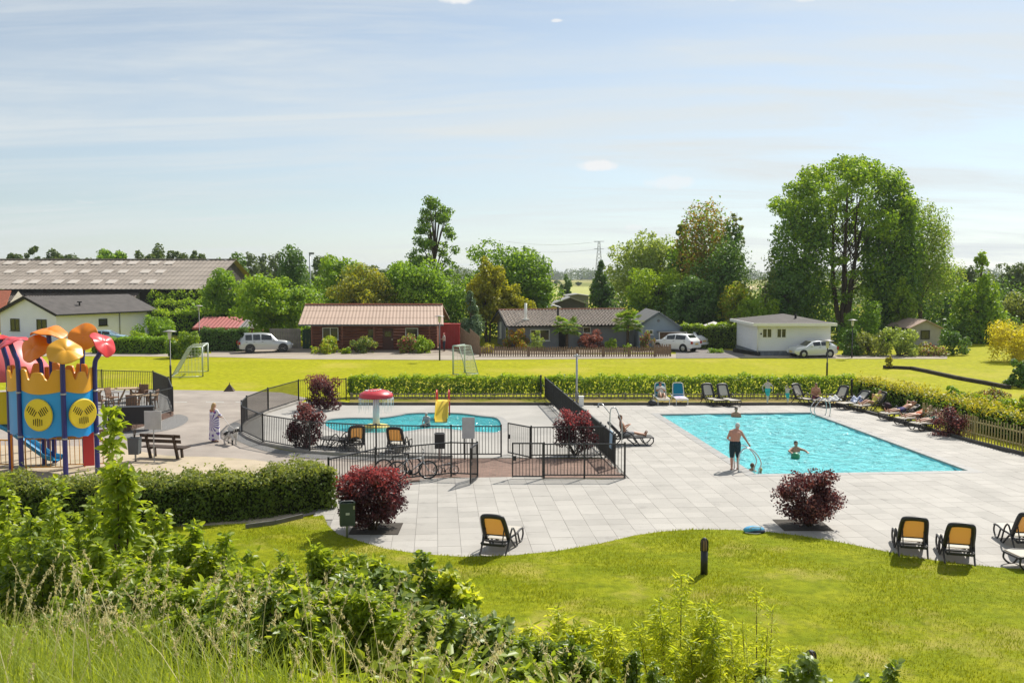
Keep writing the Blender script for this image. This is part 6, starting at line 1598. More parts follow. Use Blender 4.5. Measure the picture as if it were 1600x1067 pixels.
# ================================================================== BENCH, SMALL GROUND THINGS
g = G(258, 716); bn = thing('park_bench', 'dark wooden park bench seen from behind on the sand', 'bench', g, -.22); M_bw = mat('bench_wood', (.060, .038, .026), .8, var=.25, vscale=5, stretch=(.5, 4, 4))
W_ = 70 * g.y / F_PX
for z in (.72, .92): MB().box((0, -.24 - (z - .6) * .22, z), (W_, .04, .13), rot=Matrix.Rotation(.2, 3, 'X')).build('back_slat', M_bw, bn)
for y in (-.10, .07, .24): MB().box((0, y, .44), (W_ + .12, .15, .045)).build('seat_slat', M_bw, bn)
for s_ in (-1, 1):
    MB().bar((s_ * W_ * .34, -.05, -.03), (s_ * W_ * .34, -.35, .98), .08, .10).build('rear_leg', M_bw, bn); MB().bar((s_ * W_ * .34, .26, -.03), (s_ * W_ * .34, .20, .42), .08, .08).build('front_leg', M_bw, bn); MB().bar((s_ * W_ * .34, -.2, .39), (s_ * W_ * .34, .28, .39), .07, .07).build('bracket', M_bw, bn)
g = G(358, 611); aw = thing('marker', 'small dark triangular marker standing on the grass edge of the path', 'marker', g)
MB()._add([(-.30, -.16, 0), (.34, -.2, 0), (.3, .3, 0), (-.28, .3, 0), (.02, .04, .46)], [[3, 2, 1, 0], [0, 1, 4], [1, 2, 4], [2, 3, 4], [3, 0, 4]]).build('cover', mat('brown_tarp', (.10, .075, .055), .85, var=.3, vscale=6), aw); MB().tube([(.02, .04, .42), (.02, .04, .52)], .02, 6).build('peg', M_dark, aw)
g = G(1178, 833); bg = thing('swim_bag', 'blue and white bag lying at the lawn edge beside the round purple shrub', 'bag', g, .1)
MB().sphere((0, 0, .10), (.30, .17, .11), 20, 10).build('body', mat('bag_blue', (.08, .33, .55), .7, var=.35, vscale=8), bg); MB().sphere((.03, -.05, .07), (.27, .15, .085), 18, 8).build('dark_side', mat('bag_navy', (.02, .03, .06), .7), bg)
MB().tube(smooth_line([(-.16, -.1, .15), (-.10, -.16, .22), (.10, -.16, .22), (.16, -.1, .15)], 4), .012, 6).build('handle', M_white, bg); MB().tube(smooth_line([(-.28, -.1, .06), (0, -.21, .05), (.30, -.08, .06)], 5), .012, 6).build('piping', M_white, bg)
# parasols far away
for px, top, Y, R, lb, op in ((355, 478, 112, .35, 'closed white parasol standing before the hedge rows', 0), (1115, 502, 96, 2.0, 'open white parasol just behind the tall clipped hedge', 1)):
    c = P(px, top, Y); t = thing('parasol', lb, 'parasol', (c.x, Y, 0)); MB().tube([(0, 0, 0), (0, 0, c.z)], .04, 8).build('pole', M_grey, t)
    if op: MB().lathe([(0, c.z), (R * .5, c.z - .35), (R, c.z - .62), (R * .98, c.z - .66), (0, c.z - .1)], n=8, smooth=False).build('canopy', mat('parasol_cloth', (.66, .62, .58), .8), t)
    else: MB().lathe([(.03, c.z), (.12, c.z - .3), (R, c.z - 1.5), (R * .8, c.z - 1.55)], n=10).build('canopy', mat('parasol_cloth_green', (.62, .66, .58), .8), t)

# ================================================================== FOOTBALL GOALS
def goal(label, a, b, h, back, m, nettop=.45):
    """posts at ground points a, b; frame runs back by vector back"""
    a, b, bk = Vector((*a, 0)), Vector((*b, 0)), Vector((*back, 0)); t = thing('football_goal', label, 'goal', a); up = Vector((0, 0, h)); tp = Vector((0, 0, h * .93))
    MB().tube([a, a + up], .055, 8).build('post', m, t, world=True); MB().tube([b, b + up], .055, 8).build('post', m, t, world=True); MB().tube([a + up, b + up], .055, 8).build('crossbar', m, t, world=True)
    for p in (a, b):
        MB().tube([p + up, p + bk * nettop + up * .98, p + bk], .03, 6).build('stay', m, t, world=True); MB().tube([p, p + bk], .03, 6).build('ground_bar', m, t, world=True)
    MB().tube([a + bk, b + bk], .03, 6).build('ground_bar', m, t, world=True); net = MB(); n_ = 14
    def P_(u, v):
        base = a.lerp(b, u)
        if v < .3: return base + up + (bk * nettop) * (v / .3)
        w = (v - .3) / .7; return base + bk * nettop * (1 - w) + bk * w + up * .98 * (1 - w)
    for i in range(n_ + 1): net.tube([P_(i / n_, v) for v in (0, .3, .65, 1)], .008, 3, cap=False)
    for j in range(n_ + 1): net.tube([P_(0, j / n_), P_(1, j / n_)], .008, 3, cap=False)
    for p in (a, b):
        for q in range(1, 9): net.tube([p + up * (q / 9), p + bk * min(1, (nettop + (1 - nettop) * (1 - q / 9))) + up * (q / 9) * .98], .008, 3, cap=False); net.tube([p + bk * (q / 9), p + bk * (q / 9) + up * (.98 if q / 9 < nettop else .98 * (1 - (q / 9 - nettop) / (1 - nettop)))], .008, 3, cap=False)
    net.build('net', mat('net_string', (.45, .50, .42), .8), t, world=True, kind='stuff'); return t
M_goal = mat('goal_metal', (.45, .50, .46), .45, metal=.3, var=.08)
goal('white football goal with sagging net beside the left lamp post', G2(317, 588), G2(325.5, 580), 2.05, (-2.0, -.6), M_goal)
goal('pale green football goal with open net on the far meadow behind the mushroom fountain', G2(708, 584.5), G2(726, 582), 2.0, (1.0, -.7), mat('goal_green', (.35, .46, .40), .5, var=.08))

# ================================================================== SPLASH POOL FITTINGS
g = G(588, 664); ms = thing('mushroom_fountain', 'red mushroom water fountain with white spots in the splash pool', 'fountain', (g.x, g.y, 0)); Y = g.y
zt, zc, R = P(588, 607.5, Y).z, P(588, 619, Y).z, 27 * Y / F_PX
MB().lathe([(0, zt), (R * .35, zt - .03), (R * .68, zt - .10), (R * .93, zt - .21), (R, zc + .03), (R * .96, zc - .06), (R * .8, zc - .03), (0, zc + .05)], n=36).build('cap', plastic('mushroom_red', (.55, .035, .05)), ms)
MB().tube([(0, 0, -.3), (0, 0, zc + .05)], [.17, .15], 16).build('stem', M_white, ms)
for k in range(18):
    a = k * 2.4; r = R * (.25 + .68 * ((k * .618) % 1)); z = np.interp(r / R, [0, .35, .68, .93, 1], [zt, zt - .03, zt - .10, zt - .21, zc + .03])
    MB().sphere((math.cos(a) * r, math.sin(a) * r, z + .005), (.055, .055, .02), 10, 6).build('spot', M_white, ms)
MB().lathe([(.62, -.34), (.62, -.05), (.55, .0), (.2, .03)], n=28).build('base', mat('base_yellow', (.62, .50, .12), .6), ms)
wt = MB(); rr = random.Random(3)
for k in range(60):
    a = k * 2 * math.pi / 60; h_ = rr.uniform(.25, .75) if 3.6 < a < 5.9 or k % 3 == 0 else .15
    wt.tube([(math.cos(a) * R * .98, math.sin(a) * R * .98, zc - .05), (math.cos(a) * R * 1.02, math.sin(a) * R * 1.02, zc - .05 - h_)], [.012, .004], 4)
wt.build('water_drips', mat('drip', (.75, .80, .82), .2, var=0), ms, kind='stuff')
g = G(689, 657); sl = thing('pool_slide', 'small yellow pool slide with red handrails at the far edge of the splash pool', 'slide', (g.x, g.y, 0)); W_ = 21 * g.y / F_PX; zt = P(689, 627, g.y + 1).z
pth = smooth_line([(0, -.1, -.05), (0, .15, .12), (0, .7, zt * .75), (0, 1.0, zt)], 5); mb = MB(); sec = [(-.5, .16), (-.46, .16), (-.42, .0), (.42, .0), (.46, .16), (.5, .16), (.46, -.06), (-.46, -.06)]
for p in pth: mb.v += [(p.x + a * W_, p.y, p.z + b) for a, b in sec]
for i in range(len(pth) - 1):
    for j in range(8): mb.f.append([i * 8 + j, i * 8 + (j + 1) % 8, (i + 1) * 8 + (j + 1) % 8, (i + 1) * 8 + j]); mb.m.append(0); mb.sm.append(False)
mb.build('chute', plastic('slide_yellow', (.72, .52, .04)), sl)
MB().box((0, 1.35, zt - .03), (W_, .7, .06)).build('platform', M_pyel, sl)
for s_ in (-1, 1):
    MB().tube(smooth_line([(s_ * W_ * .47, 1.0, zt - .2), (s_ * W_ * .47, 1.0, zt + .35), (s_ * W_ * .47, 1.25, zt + .5), (s_ * W_ * .47, 1.6, zt + .35), (s_ * W_ * .47, 1.68, 0)], 4), .035, 8).build('handrail', M_pred, sl)
    MB().bar((s_ * W_ * .4, 1.05, 0), (s_ * W_ * .4, 1.05, zt), .06, .06).build('leg', M_pyel, sl)
for q in range(4): MB().box((0, 1.72 + .1 * (3 - q), zt * (q + .5) / 4.5), (W_ * .9, .14, .03)).build('step', M_pyel, sl)
# shower
g = G(966, 700); sw = thing('pool_shower', 'steel pool shower with bent arm beside the dividing fence', 'shower', (g.x, g.y, 0)); Z = P(966, 636, g.y).z
x0_ = P(953, 690, g.y).x - g.x
MB().tube(smooth_line([(x0_, 0, 0), (x0_, 0, Z - .25), (x0_ + .12, 0, Z - .03), (x0_ + .25, 0, Z - .08), (.10, 0, Z - .55), (.14, 0, Z - .75), (.14, 0, 0)], 5), .022, 8).build('pipe', M_steel, sw)
MB().tube([(x0_, 0, Z - .28), (x0_ - .30, .25, Z + .10), (x0_ - .44, .3, Z + .12)], .018, 8).build('shower_arm', M_steel, sw); MB().tube([(x0_ - .44, .3, Z + .12), (x0_ - .46, .3, Z - .06)], [.02, .05], 10).build('shower_head', M_galv, sw); MB().box((x0_, -.05, 1.0), (.08, .07, .14)).build('valve', M_galv, sw)
# pool ladders
def ladder(label, base, out, half):
    """base: middle of the rails on the deck, out: unit vector towards the water"""
    b = Vector(base); o = Vector((*out, 0)).normalized(); s = Vector((-o.y, o.x, 0)); t = thing('pool_ladder', label, 'pool ladder', b)
    for q in (-1, 1):
        c = b + s * half * q
        MB().tube(smooth_line([c - o * .45, c - o * .46 + Vector((0, 0, .55)), c - o * .30 + Vector((0, 0, .82)), c - o * .05 + Vector((0, 0, .84)), c + o * .22 + Vector((0, 0, .60)), c + o * .36 + Vector((0, 0, .30)), c + o * .28 + Vector((0, 0, .02)), c + o * .30 + Vector((0, 0, -.4)), c + o * .30 + Vector((0, 0, -1.1))], 5), .022, 8).build('handrail', M_steel, t, world=True)
        MB().lathe([(0, .03), (.055, .028), (.06, .015)], c - o * .45, 12).build('flange', M_steel, t, world=True)
    for q in range(3): MB().bar(b + o * .30 - s * half - Vector((0, 0, .3 + .28 * q)), b + o * .30 + s * half - Vector((0, 0, .3 + .28 * q)), .09, .03).build('tread', M_steel, t, world=True)
lad1 = PC - PV * (PW / 2 + .02) - PU * (PL / 2 - .62)
ladder('steel pool ladder at the near left corner where the man stands', lad1 + Vector((0, 0, .018)), (PV.x, PV.y), .25)
lad2 = PC + PV * (PW / 2 + .02) + PU * (PL / 2 - 1.1)
ladder('steel pool ladder at the far right corner of the swimming pool', lad2 + Vector((0, 0, .018)), (-PV.x, -PV.y), .24)

# ================================================================== BICYCLES
def bicycle(label, loc, heading, s=1., frame_m=None):
    t = thing('bicycle', label, 'bicycle', loc, heading); R = .335 * s; wb = 1.04 * s; frame_m = frame_m or M_silver; lean = Matrix.Rotation(.10, 3, 'X')
    def T(mb): mb.v = [tuple(lean @ Vector(v)) for v in mb.v]; return mb
    V_ = lambda x, z, y=0: Vector((x * s, y * s, z * s))
    for x in (-wb / 2, wb / 2):
        c = Vector((x, 0, R)); w = T(MB().tube([c + Vector((math.cos(a) * (R - .022), 0, math.sin(a) * (R - .022))) for a in np.linspace(0, 2 * math.pi, 28, endpoint=False)], .024 * s, 6, closed=True)).build('wheel', M_tyre, t)
        T(MB().tube([c + Vector((math.cos(a) * (R - .055), 0, math.sin(a) * (R - .055))) for a in np.linspace(0, 2 * math.pi, 28, endpoint=False)], .010, 5, closed=True)).build('rim', M_rim, w)
        sp_ = MB()
        for k in range(16): a = k * math.pi / 8; sp_.tube([c, c + Vector((math.cos(a) * (R - .05), 0, math.sin(a) * (R - .05)))], .0035, 3, cap=False)
        T(sp_).build('spokes', M_rim, w, kind='stuff')
    bb, st, hd, hb = V_(-.08, .29), V_(-.22, .78), V_(.34, .80), V_(.37, .64); ra, fa = Vector((-wb / 2, 0, R)), Vector((wb / 2, 0, R))
    fr = MB()
    for a, b, r in ((bb, st, .018), (bb, hb, .022), (st * 1 + V_(.01, -.06), hd - V_(0, .03), .02), (hd + V_(-.01, .05), hb, .022)): fr.tube([a, b], r * s, 8)
    for y in (-.05, .05): fr.tube([bb + V_(0, 0, y * .6), ra + V_(0, 0, y)], .010 * s, 6); fr.tube([st + V_(.02, -.1, y * .4), ra + V_(0, 0, y)], .009 * s, 6)
    T(fr).build('frame', frame_m, t)
    fk = MB()
    for y in (-.05, .05): fk.tube([hb + V_(0, 0, y), fa + V_(0, 0, y)], .014 * s, 6)
    T(fk).build('fork', frame_m, t)
    T(MB().tube([st, st + V_(-.03, .13)], .014 * s, 8)).build('seat_post', M_steel, t); T(MB().sphere(st + V_(-.05, .16), (.13 * s, .065 * s, .035 * s), 12, 6)).build('saddle', M_plast, t)
    T(MB().tube([hd, hd + V_(-.02, .14), hd + V_(.05, .19)], .013 * s, 8)).build('stem', M_steel, t); T(MB().tube([hd + V_(.0, .20, -.29), hd + V_(.05, .19, -.1), hd + V_(.05, .19, .1), hd + V_(0, .20, .29)], .012 * s, 8)).build('handlebar', M_plast, t)
    T(MB().lathe([(0, .01), (.085 * s, .01), (.085 * s, -.01)], bb + V_(0, 0, -.06), 16, 0, Matrix.Rotation(math.pi / 2, 3, 'X'))).build('chainring', M_plast, t)
    T(MB().bar(bb + V_(0, 0, -.08), bb + V_(.08, -.15, -.08), .02, .012).bar(bb + V_(.08, -.15, -.14), bb + V_(.08, -.15, -.04), .06, .018)).build('crank', M_plast, t); T(MB().bar(bb + V_(0, 0, .08), bb + V_(-.08, .15, .08), .02, .012).bar(bb + V_(-.08, .15, .14), bb + V_(-.08, .15, .04), .06, .018)).build('crank', M_plast, t)
    T(MB().bar(bb + V_(-.06, .0), bb + V_(-.12, -.28, .16), .015, .015)).build('kickstand', M_steel, t)
    return t
bicycle('grey mountain bike leaning behind the railing by the square purple shrub', G(645, 749), .10)
bicycle('black trekking bike behind the grey mountain bike, mostly hidden by bars and shrub', G(622, 744), .35, frame_m=M_black)
bicycle('small child bicycle with turned wheels at the right end of the bike railing', G(697, 742), .15, .55, mat('kid_bike', (.40, .42, .44), .4, metal=.3))

# ================================================================== SUN LOUNGERS
M_frame = mat('lounger_anthracite', (.030, .028, .030), .45, var=.12); M_wframe = mat('lounger_white', (.74, .73, .70), .45, var=.03)
M_mesh_or = leafmat('lounger_mesh_tan', (.62, .45, .22), (.66, .49, .26), trans=.42, tint=(1.05, .95, .75)); M_mesh_w = leafmat('lounger_mesh_cream', (.60, .57, .50), (.66, .62, .55), trans=.25, tint=(1., .95, .8)); M_mesh_b = leafmat('lounger_mesh_blue', (.012, .25, .36), (.02, .30, .42), trans=.35, tint=(1, 1, 1.0))
def lounger(label, loc, heading, group, back=58, seat_m=None, back_m=None, frame_m=None, kind='arm'):
    """foot end towards +y of the lounger turned by heading; back hinged at y=0"""
    frame_m = frame_m or M_frame; t = thing('sun_lounger', label, 'sun lounger', loc, heading, group); W = .62; h = .34; b = math.radians(back)
    L1 = 1.25; seat_m = seat_m or M_mesh_w; back_m = back_m or seat_m; Lb = .78; d = Vector((0, -math.cos(b), math.sin(b)))
    # seat frame with wavy side rails
    for s_ in (-1, 1):
        x = s_ * W / 2
        if kind == 'arm':
            MB().tube(smooth_line([(x, L1, h - .02), (x, L1 * .8, h + .015), (x, L1 * .5, h - .01), (x, .2, h + .01), (x, -.35, h - .05)], 4), .026, 8).build('side_rail', frame_m, t)
            MB().tube(smooth_line([(x * 1.06, -.42, 0), (x * 1.10, -.18, .22), (x * 1.16, .02, .54), (x * 1.17, .16, .60), (x * 1.14, .38, .44), (x * 1.07, .60, .12), (x * 1.07, .66, .03), (x * 1.07, .52, .02), (x * 1.05, .34, .16), (x * 1.02, .16, h - .04)], 5), .024, 8).build('arm_loop', frame_m, t)
            MB().tube(smooth_line([(x, L1 * .98, h - .02), (x * 1.02, L1 * .99, .16), (x * 1.02, L1 * .86, .02), (x * 1.02, L1 * .74, .06), (x, L1 * .62, h - .03)], 5), .024, 8).build('leg_loop', frame_m, t)
        else:
            MB().bar((x, -.55, h), (x, L1, h), .04, .05).build('side_rail', frame_m, t)
            for y in (-.48, L1 - .12): MB().bar((x, y, 0), (x, y, h), .04, .05).build('leg', frame_m, t)
    MB().bar((-W / 2, L1, h - .02), (W / 2, L1, h - .02), .045, .045).build('end_bar', frame_m, t); MB().bar((-W / 2, -.36, h - .06), (W / 2, -.36, h - .06), .04, .06).build('cross_bar', frame_m, t); MB().box((0, -.05, h - .05), (W - .04, .10, .035)).build('cross_bar', frame_m, t)
    sm = MB(); ys = np.linspace(.0, L1 - .02, 8)
    for a_, b_ in zip(ys[:-1], ys[1:]):
        za, zb_ = h + .012 - .015 * math.sin(a_ * 4), h + .012 - .015 * math.sin(b_ * 4); w2 = W / 2 - .012
        sm._add([(-w2, a_, za), (w2, a_, za), (w2, b_, zb_), (-w2, b_, zb_), (-w2, a_, za - .02), (w2, a_, za - .02), (w2, b_, zb_ - .02), (-w2, b_, zb_ - .02)], [[0, 1, 2, 3], [7, 6, 5, 4], [0, 3, 7, 4], [2, 1, 5, 6]])
    sm.build('seat', seat_m, t)
    # back: rounded frame with stretched mesh
    bo = []
    for u_, v in ((-.5, 0), (-.5, .55), (-.47, .90), (-.38, 1.0), (0, 1.03), (.38, 1.0), (.47, .90), (.5, .55), (.5, 0)):
        p = Vector((u_ * W * (1 - .08 * v), 0, h)) + d * (Lb * v); bo.append(p)
    fw = .060 if kind == 'arm' else .022
    MB().tube(smooth_line(bo, 4), fw, 8).build('back_frame', frame_m, t); MB().bar(bo[0] + d * .14, bo[-1] + d * .14, .05, .03).build('back_bar', frame_m, t)
    nrm = Vector((0, math.sin(b), math.cos(b))); mb = MB(); inn = []
    lo = .18 if kind == 'arm' else .02
    for u_, v in ((-.455, lo), (-.45, .55), (-.425, .90), (-.35, .97), (.35, .97), (.425, .90), (.45, .55), (.455, lo)): inn.append(Vector((u_ * W * (1 - .08 * v), 0, h)) + d * (Lb * v))
    k = len(inn); mb._add([p + nrm * .006 for p in inn] + [p - nrm * .006 for p in inn], [list(range(k))[::-1], list(range(k, 2 * k))] + [[i, (i + 1) % k, k + (i + 1) % k, k + i] for i in range(k)]); mb.build('back_mesh', back_m, t)
    if kind == 'arm':
        for s_ in (-1, 1): MB().bar(Vector((s_ * W * .40, 0, h)) + d * .38, (s_ * W * .40, -.40, h - .08), .025, .025).build('prop', frame_m, t)
    return t
NG, KG, WG, RG, BG = 'anthracite loungers with tan mesh along the lawn edge', 'tan-backed loungers inside the splash pool railing', 'cream loungers along the far side of the pool', 'cream loungers along the right side of the pool', 'turquoise loungers at the far left end of the pool'
lounger('single tan-backed lounger at the lawn edge, left of the bollard', G(777, 862), math.radians(-17), NG, back_m=M_mesh_or)
lounger('tan-backed lounger left of the pair at the right end of the lawn edge', G(1424, 866), math.radians(-15), NG, back_m=M_mesh_or)
lounger('tan-backed lounger right of the pair at the right end of the lawn edge', G(1496, 877), math.radians(-16), NG, back_m=M_mesh_or)
lounger('tan-backed lounger cut by the right picture edge', G(1600, 858), math.radians(-8), NG, back_m=M_mesh_or)
lounger('flat cream lounger foot end sticking in at the right picture edge', G(1655, 884), math.radians(97), NG, back=20)
lounger('tan-backed lounger inside the splash railing, left of the two', G(556, 703), math.radians(18), KG, back_m=M_mesh_or)
lounger('tan-backed lounger inside the splash railing behind the bikes', G(620, 706), math.radians(-8), KG, back_m=M_mesh_or)
lounger('dark folded-down lounger lying left of the tan-backed ones inside the railing', G(538, 700), math.radians(60), KG, back=12, seat_m=mat('dark_mesh', (.06, .055, .05), .7))
for px, py, hd, bk, lb, g_, km in ((1032, 629, 180, 66, 'left turquoise lounger carrying a resting person', BG, 0), (1060, 629, 180, 66, 'right turquoise lounger with a lilac towel', BG, 0),
        (1108, 631, 196, 64, 'left of the two empty cream loungers on the far deck', WG, 1), (1132, 631.5, 196, 64, 'right of the two empty cream loungers on the far deck', WG, 1), (1250, 631, 214, 62, 'empty cream lounger beside the seated man', WG, 1),
        (1311, 634, 120, 60, 'cream lounger with a white towel bundle behind the far ladder', RG, 1), (1340, 638, 115, 42, 'cream lounger with a blue and white towel over its back', RG, 1), (1367, 642, 112, 50, 'cream lounger with a reclining reader next to the hedge', RG, 1)):
    lounger(lb, G(px, py), math.radians(hd), g_, bk, seat_m=(M_mesh_w if km else M_mesh_w), back_m=M_mesh_w if km else M_mesh_b, frame_m=M_frame if km else M_wframe, kind='arm' if km else 'flat')
# towels and bags on and beside the loungers
def cloth(label, loc, size, m, cat='towel', name='towel', rz=0., seed=1, lumps=5):
    rng = random.Random(seed); t = MB()
    nx_, ny_ = 12, 12; o = 0; ph = [rng.uniform(0, 6) for _ in range(6)]
    for i in range(nx_ + 1):
        for j in range(ny_ + 1):
            u, v = i / nx_ - .5, j / ny_ - .5; e = max(0, 1 - (2 * max(abs(u), abs(v))) ** 3)
            z = size[2] * e * (.55 + .45 * math.sin(u * 8 + ph[0]) * math.cos(v * 7 + ph[1])) + .01
            t.v.append((u * size[0], v * size[1], z))
    for i in range(nx_):
        for j in range(ny_): a = i * (ny_ + 1) + j; t.f.append([a, a + ny_ + 1, a + ny_ + 2, a + 1]); t.m.append(0); t.sm.append(True)
    o = t.build(name, m, None); o.location = loc; o.rotation_euler = (0, 0, rz); tag(o, label, cat); return o
L0 = lambda px, py, dy=.5, hd=180: G(px, py) + Matrix.Rotation(math.radians(hd), 3, 'Z') @ Vector((0, dy, .355))
cloth('lilac and white towel spread on the right turquoise lounger', L0(1060, 629, .45), (.56, .9, .05), mat('lilac_towel', (.58, .50, .72), .9, var=.35, vscale=6), seed=2)
cloth('crumpled white towel on the lounger behind the far ladder', L0(1311, 634, .35, 120), (.58, .7, .28), mat('white_towel', (.76, .75, .73), .9, var=.06, vscale=6), seed=4)
cloth('blue and white patterned towel bundled on its lounger', L0(1340, 638, .0, 115), (.6, .8, .36), mat('blue_white_towel', (.70, .72, .80), .9, var=.1, col2=(.16, .22, .52), c2scale=7, c2lo=.5, c2hi=.56), seed=5)
g = G(1019, 634); bgx = thing('beach_bag', 'dark beach bag standing left of the turquoise loungers', 'bag', g); MB().sphere((0, 0, .16), (.24, .18, .17), 14, 8).build('body', M_plast, bgx); MB().tube(smooth_line([(-.12, 0, .28), (0, 0, .42), (.12, 0, .28)], 4), .014, 6).build('strap', M_plast, bgx)
g = G(1385, 641); bgx = thing('beach_bag', 'dark purple bag behind the reclining reader by the hedge', 'bag', g); MB().sphere((0, 0, .2), (.28, .22, .22), 14, 8).build('body', mat('plum_bag', (.05, .02, .045), .8), bgx); MB().tube(smooth_line([(-.14, 0, .36), (0, 0, .52), (.14, 0, .36)], 4), .014, 6).build('strap', M_plast, bgx)
g = G(965, 697); ct_ = cloth('pale blue towel hanging over the dividing fence beside the shower', (0, 0, 0), (.1, .1, .02), mat('pale_blue_towel', (.35, .52, .66), .9, var=.1)); me_ = MB(); a_ = G(962, 728)
for s_ in (-1, 1): me_._add([(-.05 + s_ * .035, -.26, .62), (-.05 + s_ * .035, .26, .62), (-.05 + s_ * .012, .26, 1.27), (-.05 + s_ * .012, -.26, 1.27)], [[0, 1, 2, 3]])
me_._add([(-.062, -.26, 1.27), (-.062, .26, 1.27), (-.038, .26, 1.27), (-.038, -.26, 1.27)], [[0, 1, 2, 3]])
bpy.data.objects.remove(ct_); ct_ = me_.build('towel', MATS['pale_blue_towel']); ff = G(851.5, 623).lerp(G(974, 745), .90); ct_.location = (ff.x + .05, ff.y, 0); ct_.rotation_euler = (0, 0, math.atan2((G(974, 745) - G(851.5, 623)).y, (G(974, 745) - G(851.5, 623)).x) + math.pi / 2); tag(ct_, 'pale blue towel hanging over the dividing fence beside the shower', 'towel')
# ================================================================== PEOPLE AND DOG
def skinmat(name, c):
    m = mat(name, c, .5, var=.06, vscale=9, spec=.35)
    for n in m.node_tree.nodes:
        if n.type == 'BSDF_PRINCIPLED': n.inputs['Subsurface Weight'].default_value = .12; n.inputs['Subsurface Radius'].default_value = (.02, .008, .004)
    return m
M_skin = skinmat('skin_fair', (.56, .33, .235)); M_skin2 = skinmat('skin_tanned', (.44, .225, .14)); M_skin3 = skinmat('skin_pale', (.60, .42, .34))
M_hgrey = mat('hair_grey', (.55, .54, .52), .7, var=.15, vscale=20); M_hdark = mat('hair_dark', (.025, .018, .014), .6, var=.2); M_hbr = mat('hair_brown', (.13, .07, .04), .6, var=.2); M_hbl = mat('hair_blond', (.46, .30, .13), .6, var=.2, vscale=14)
def voxel(name, mb, m, parent, vox, smooth=4):
    me = bpy.data.meshes.new('tmp'); me.from_pydata(mb.v, [], mb.f); me.update()
    o = bpy.data.objects.new('tmp', me); COL.objects.link(o)
    r = o.modifiers.new('r', 'REMESH'); r.mode = 'VOXEL'; r.voxel_size = vox
    s = o.modifiers.new('s', 'SMOOTH'); s.iterations = smooth; s.factor = .5
    dg = bpy.context.evaluated_depsgraph_get(); ev = o.evaluated_get(dg); nm = bpy.data.meshes.new_from_object(ev)
    bpy.data.objects.remove(o); bpy.data.meshes.remove(me); nm.name = name; nm.materials.clear(); setmats(nm, m)
    nm.polygons.foreach_set('use_smooth', [True] * len(nm.polygons)); ob = bpy.data.objects.new(name, nm); link(ob, parent); return ob
def limb(mb, pts, n=10):
    """pts: (x,y,z,r) chain with round joints"""
    P_ = [Vector(p[:3]) for p in pts]; mb.tube(P_, [p[3] for p in pts], n)
    for p in pts: mb.sphere(p[:3], p[3], n, 6)
STAND = dict(pelvis=(0, 0, .95), waist=(0, 0, 1.10), chest=(0, 0, 1.32), neck=(0, .005, 1.49), head=(0, .025, 1.63), shL=(-.18, 0, 1.41), elL=(-.25, -.02, 1.13), wrL=(-.26, .07, .88), shR=(.18, 0, 1.41), elR=(.25, -.02, 1.13), wrR=(.26, .07, .88),
             hipL=(-.092, 0, .91), knL=(-.10, .02, .50), anL=(-.10, -.02, .08), hipR=(.092, 0, .91), knR=(.10, .02, .50), anR=(.10, -.02, .08), look=(0, 1, 0), up=(0, 0, 1))
def pose(base=STAND, **k): d = dict(base); d.update(k); return d
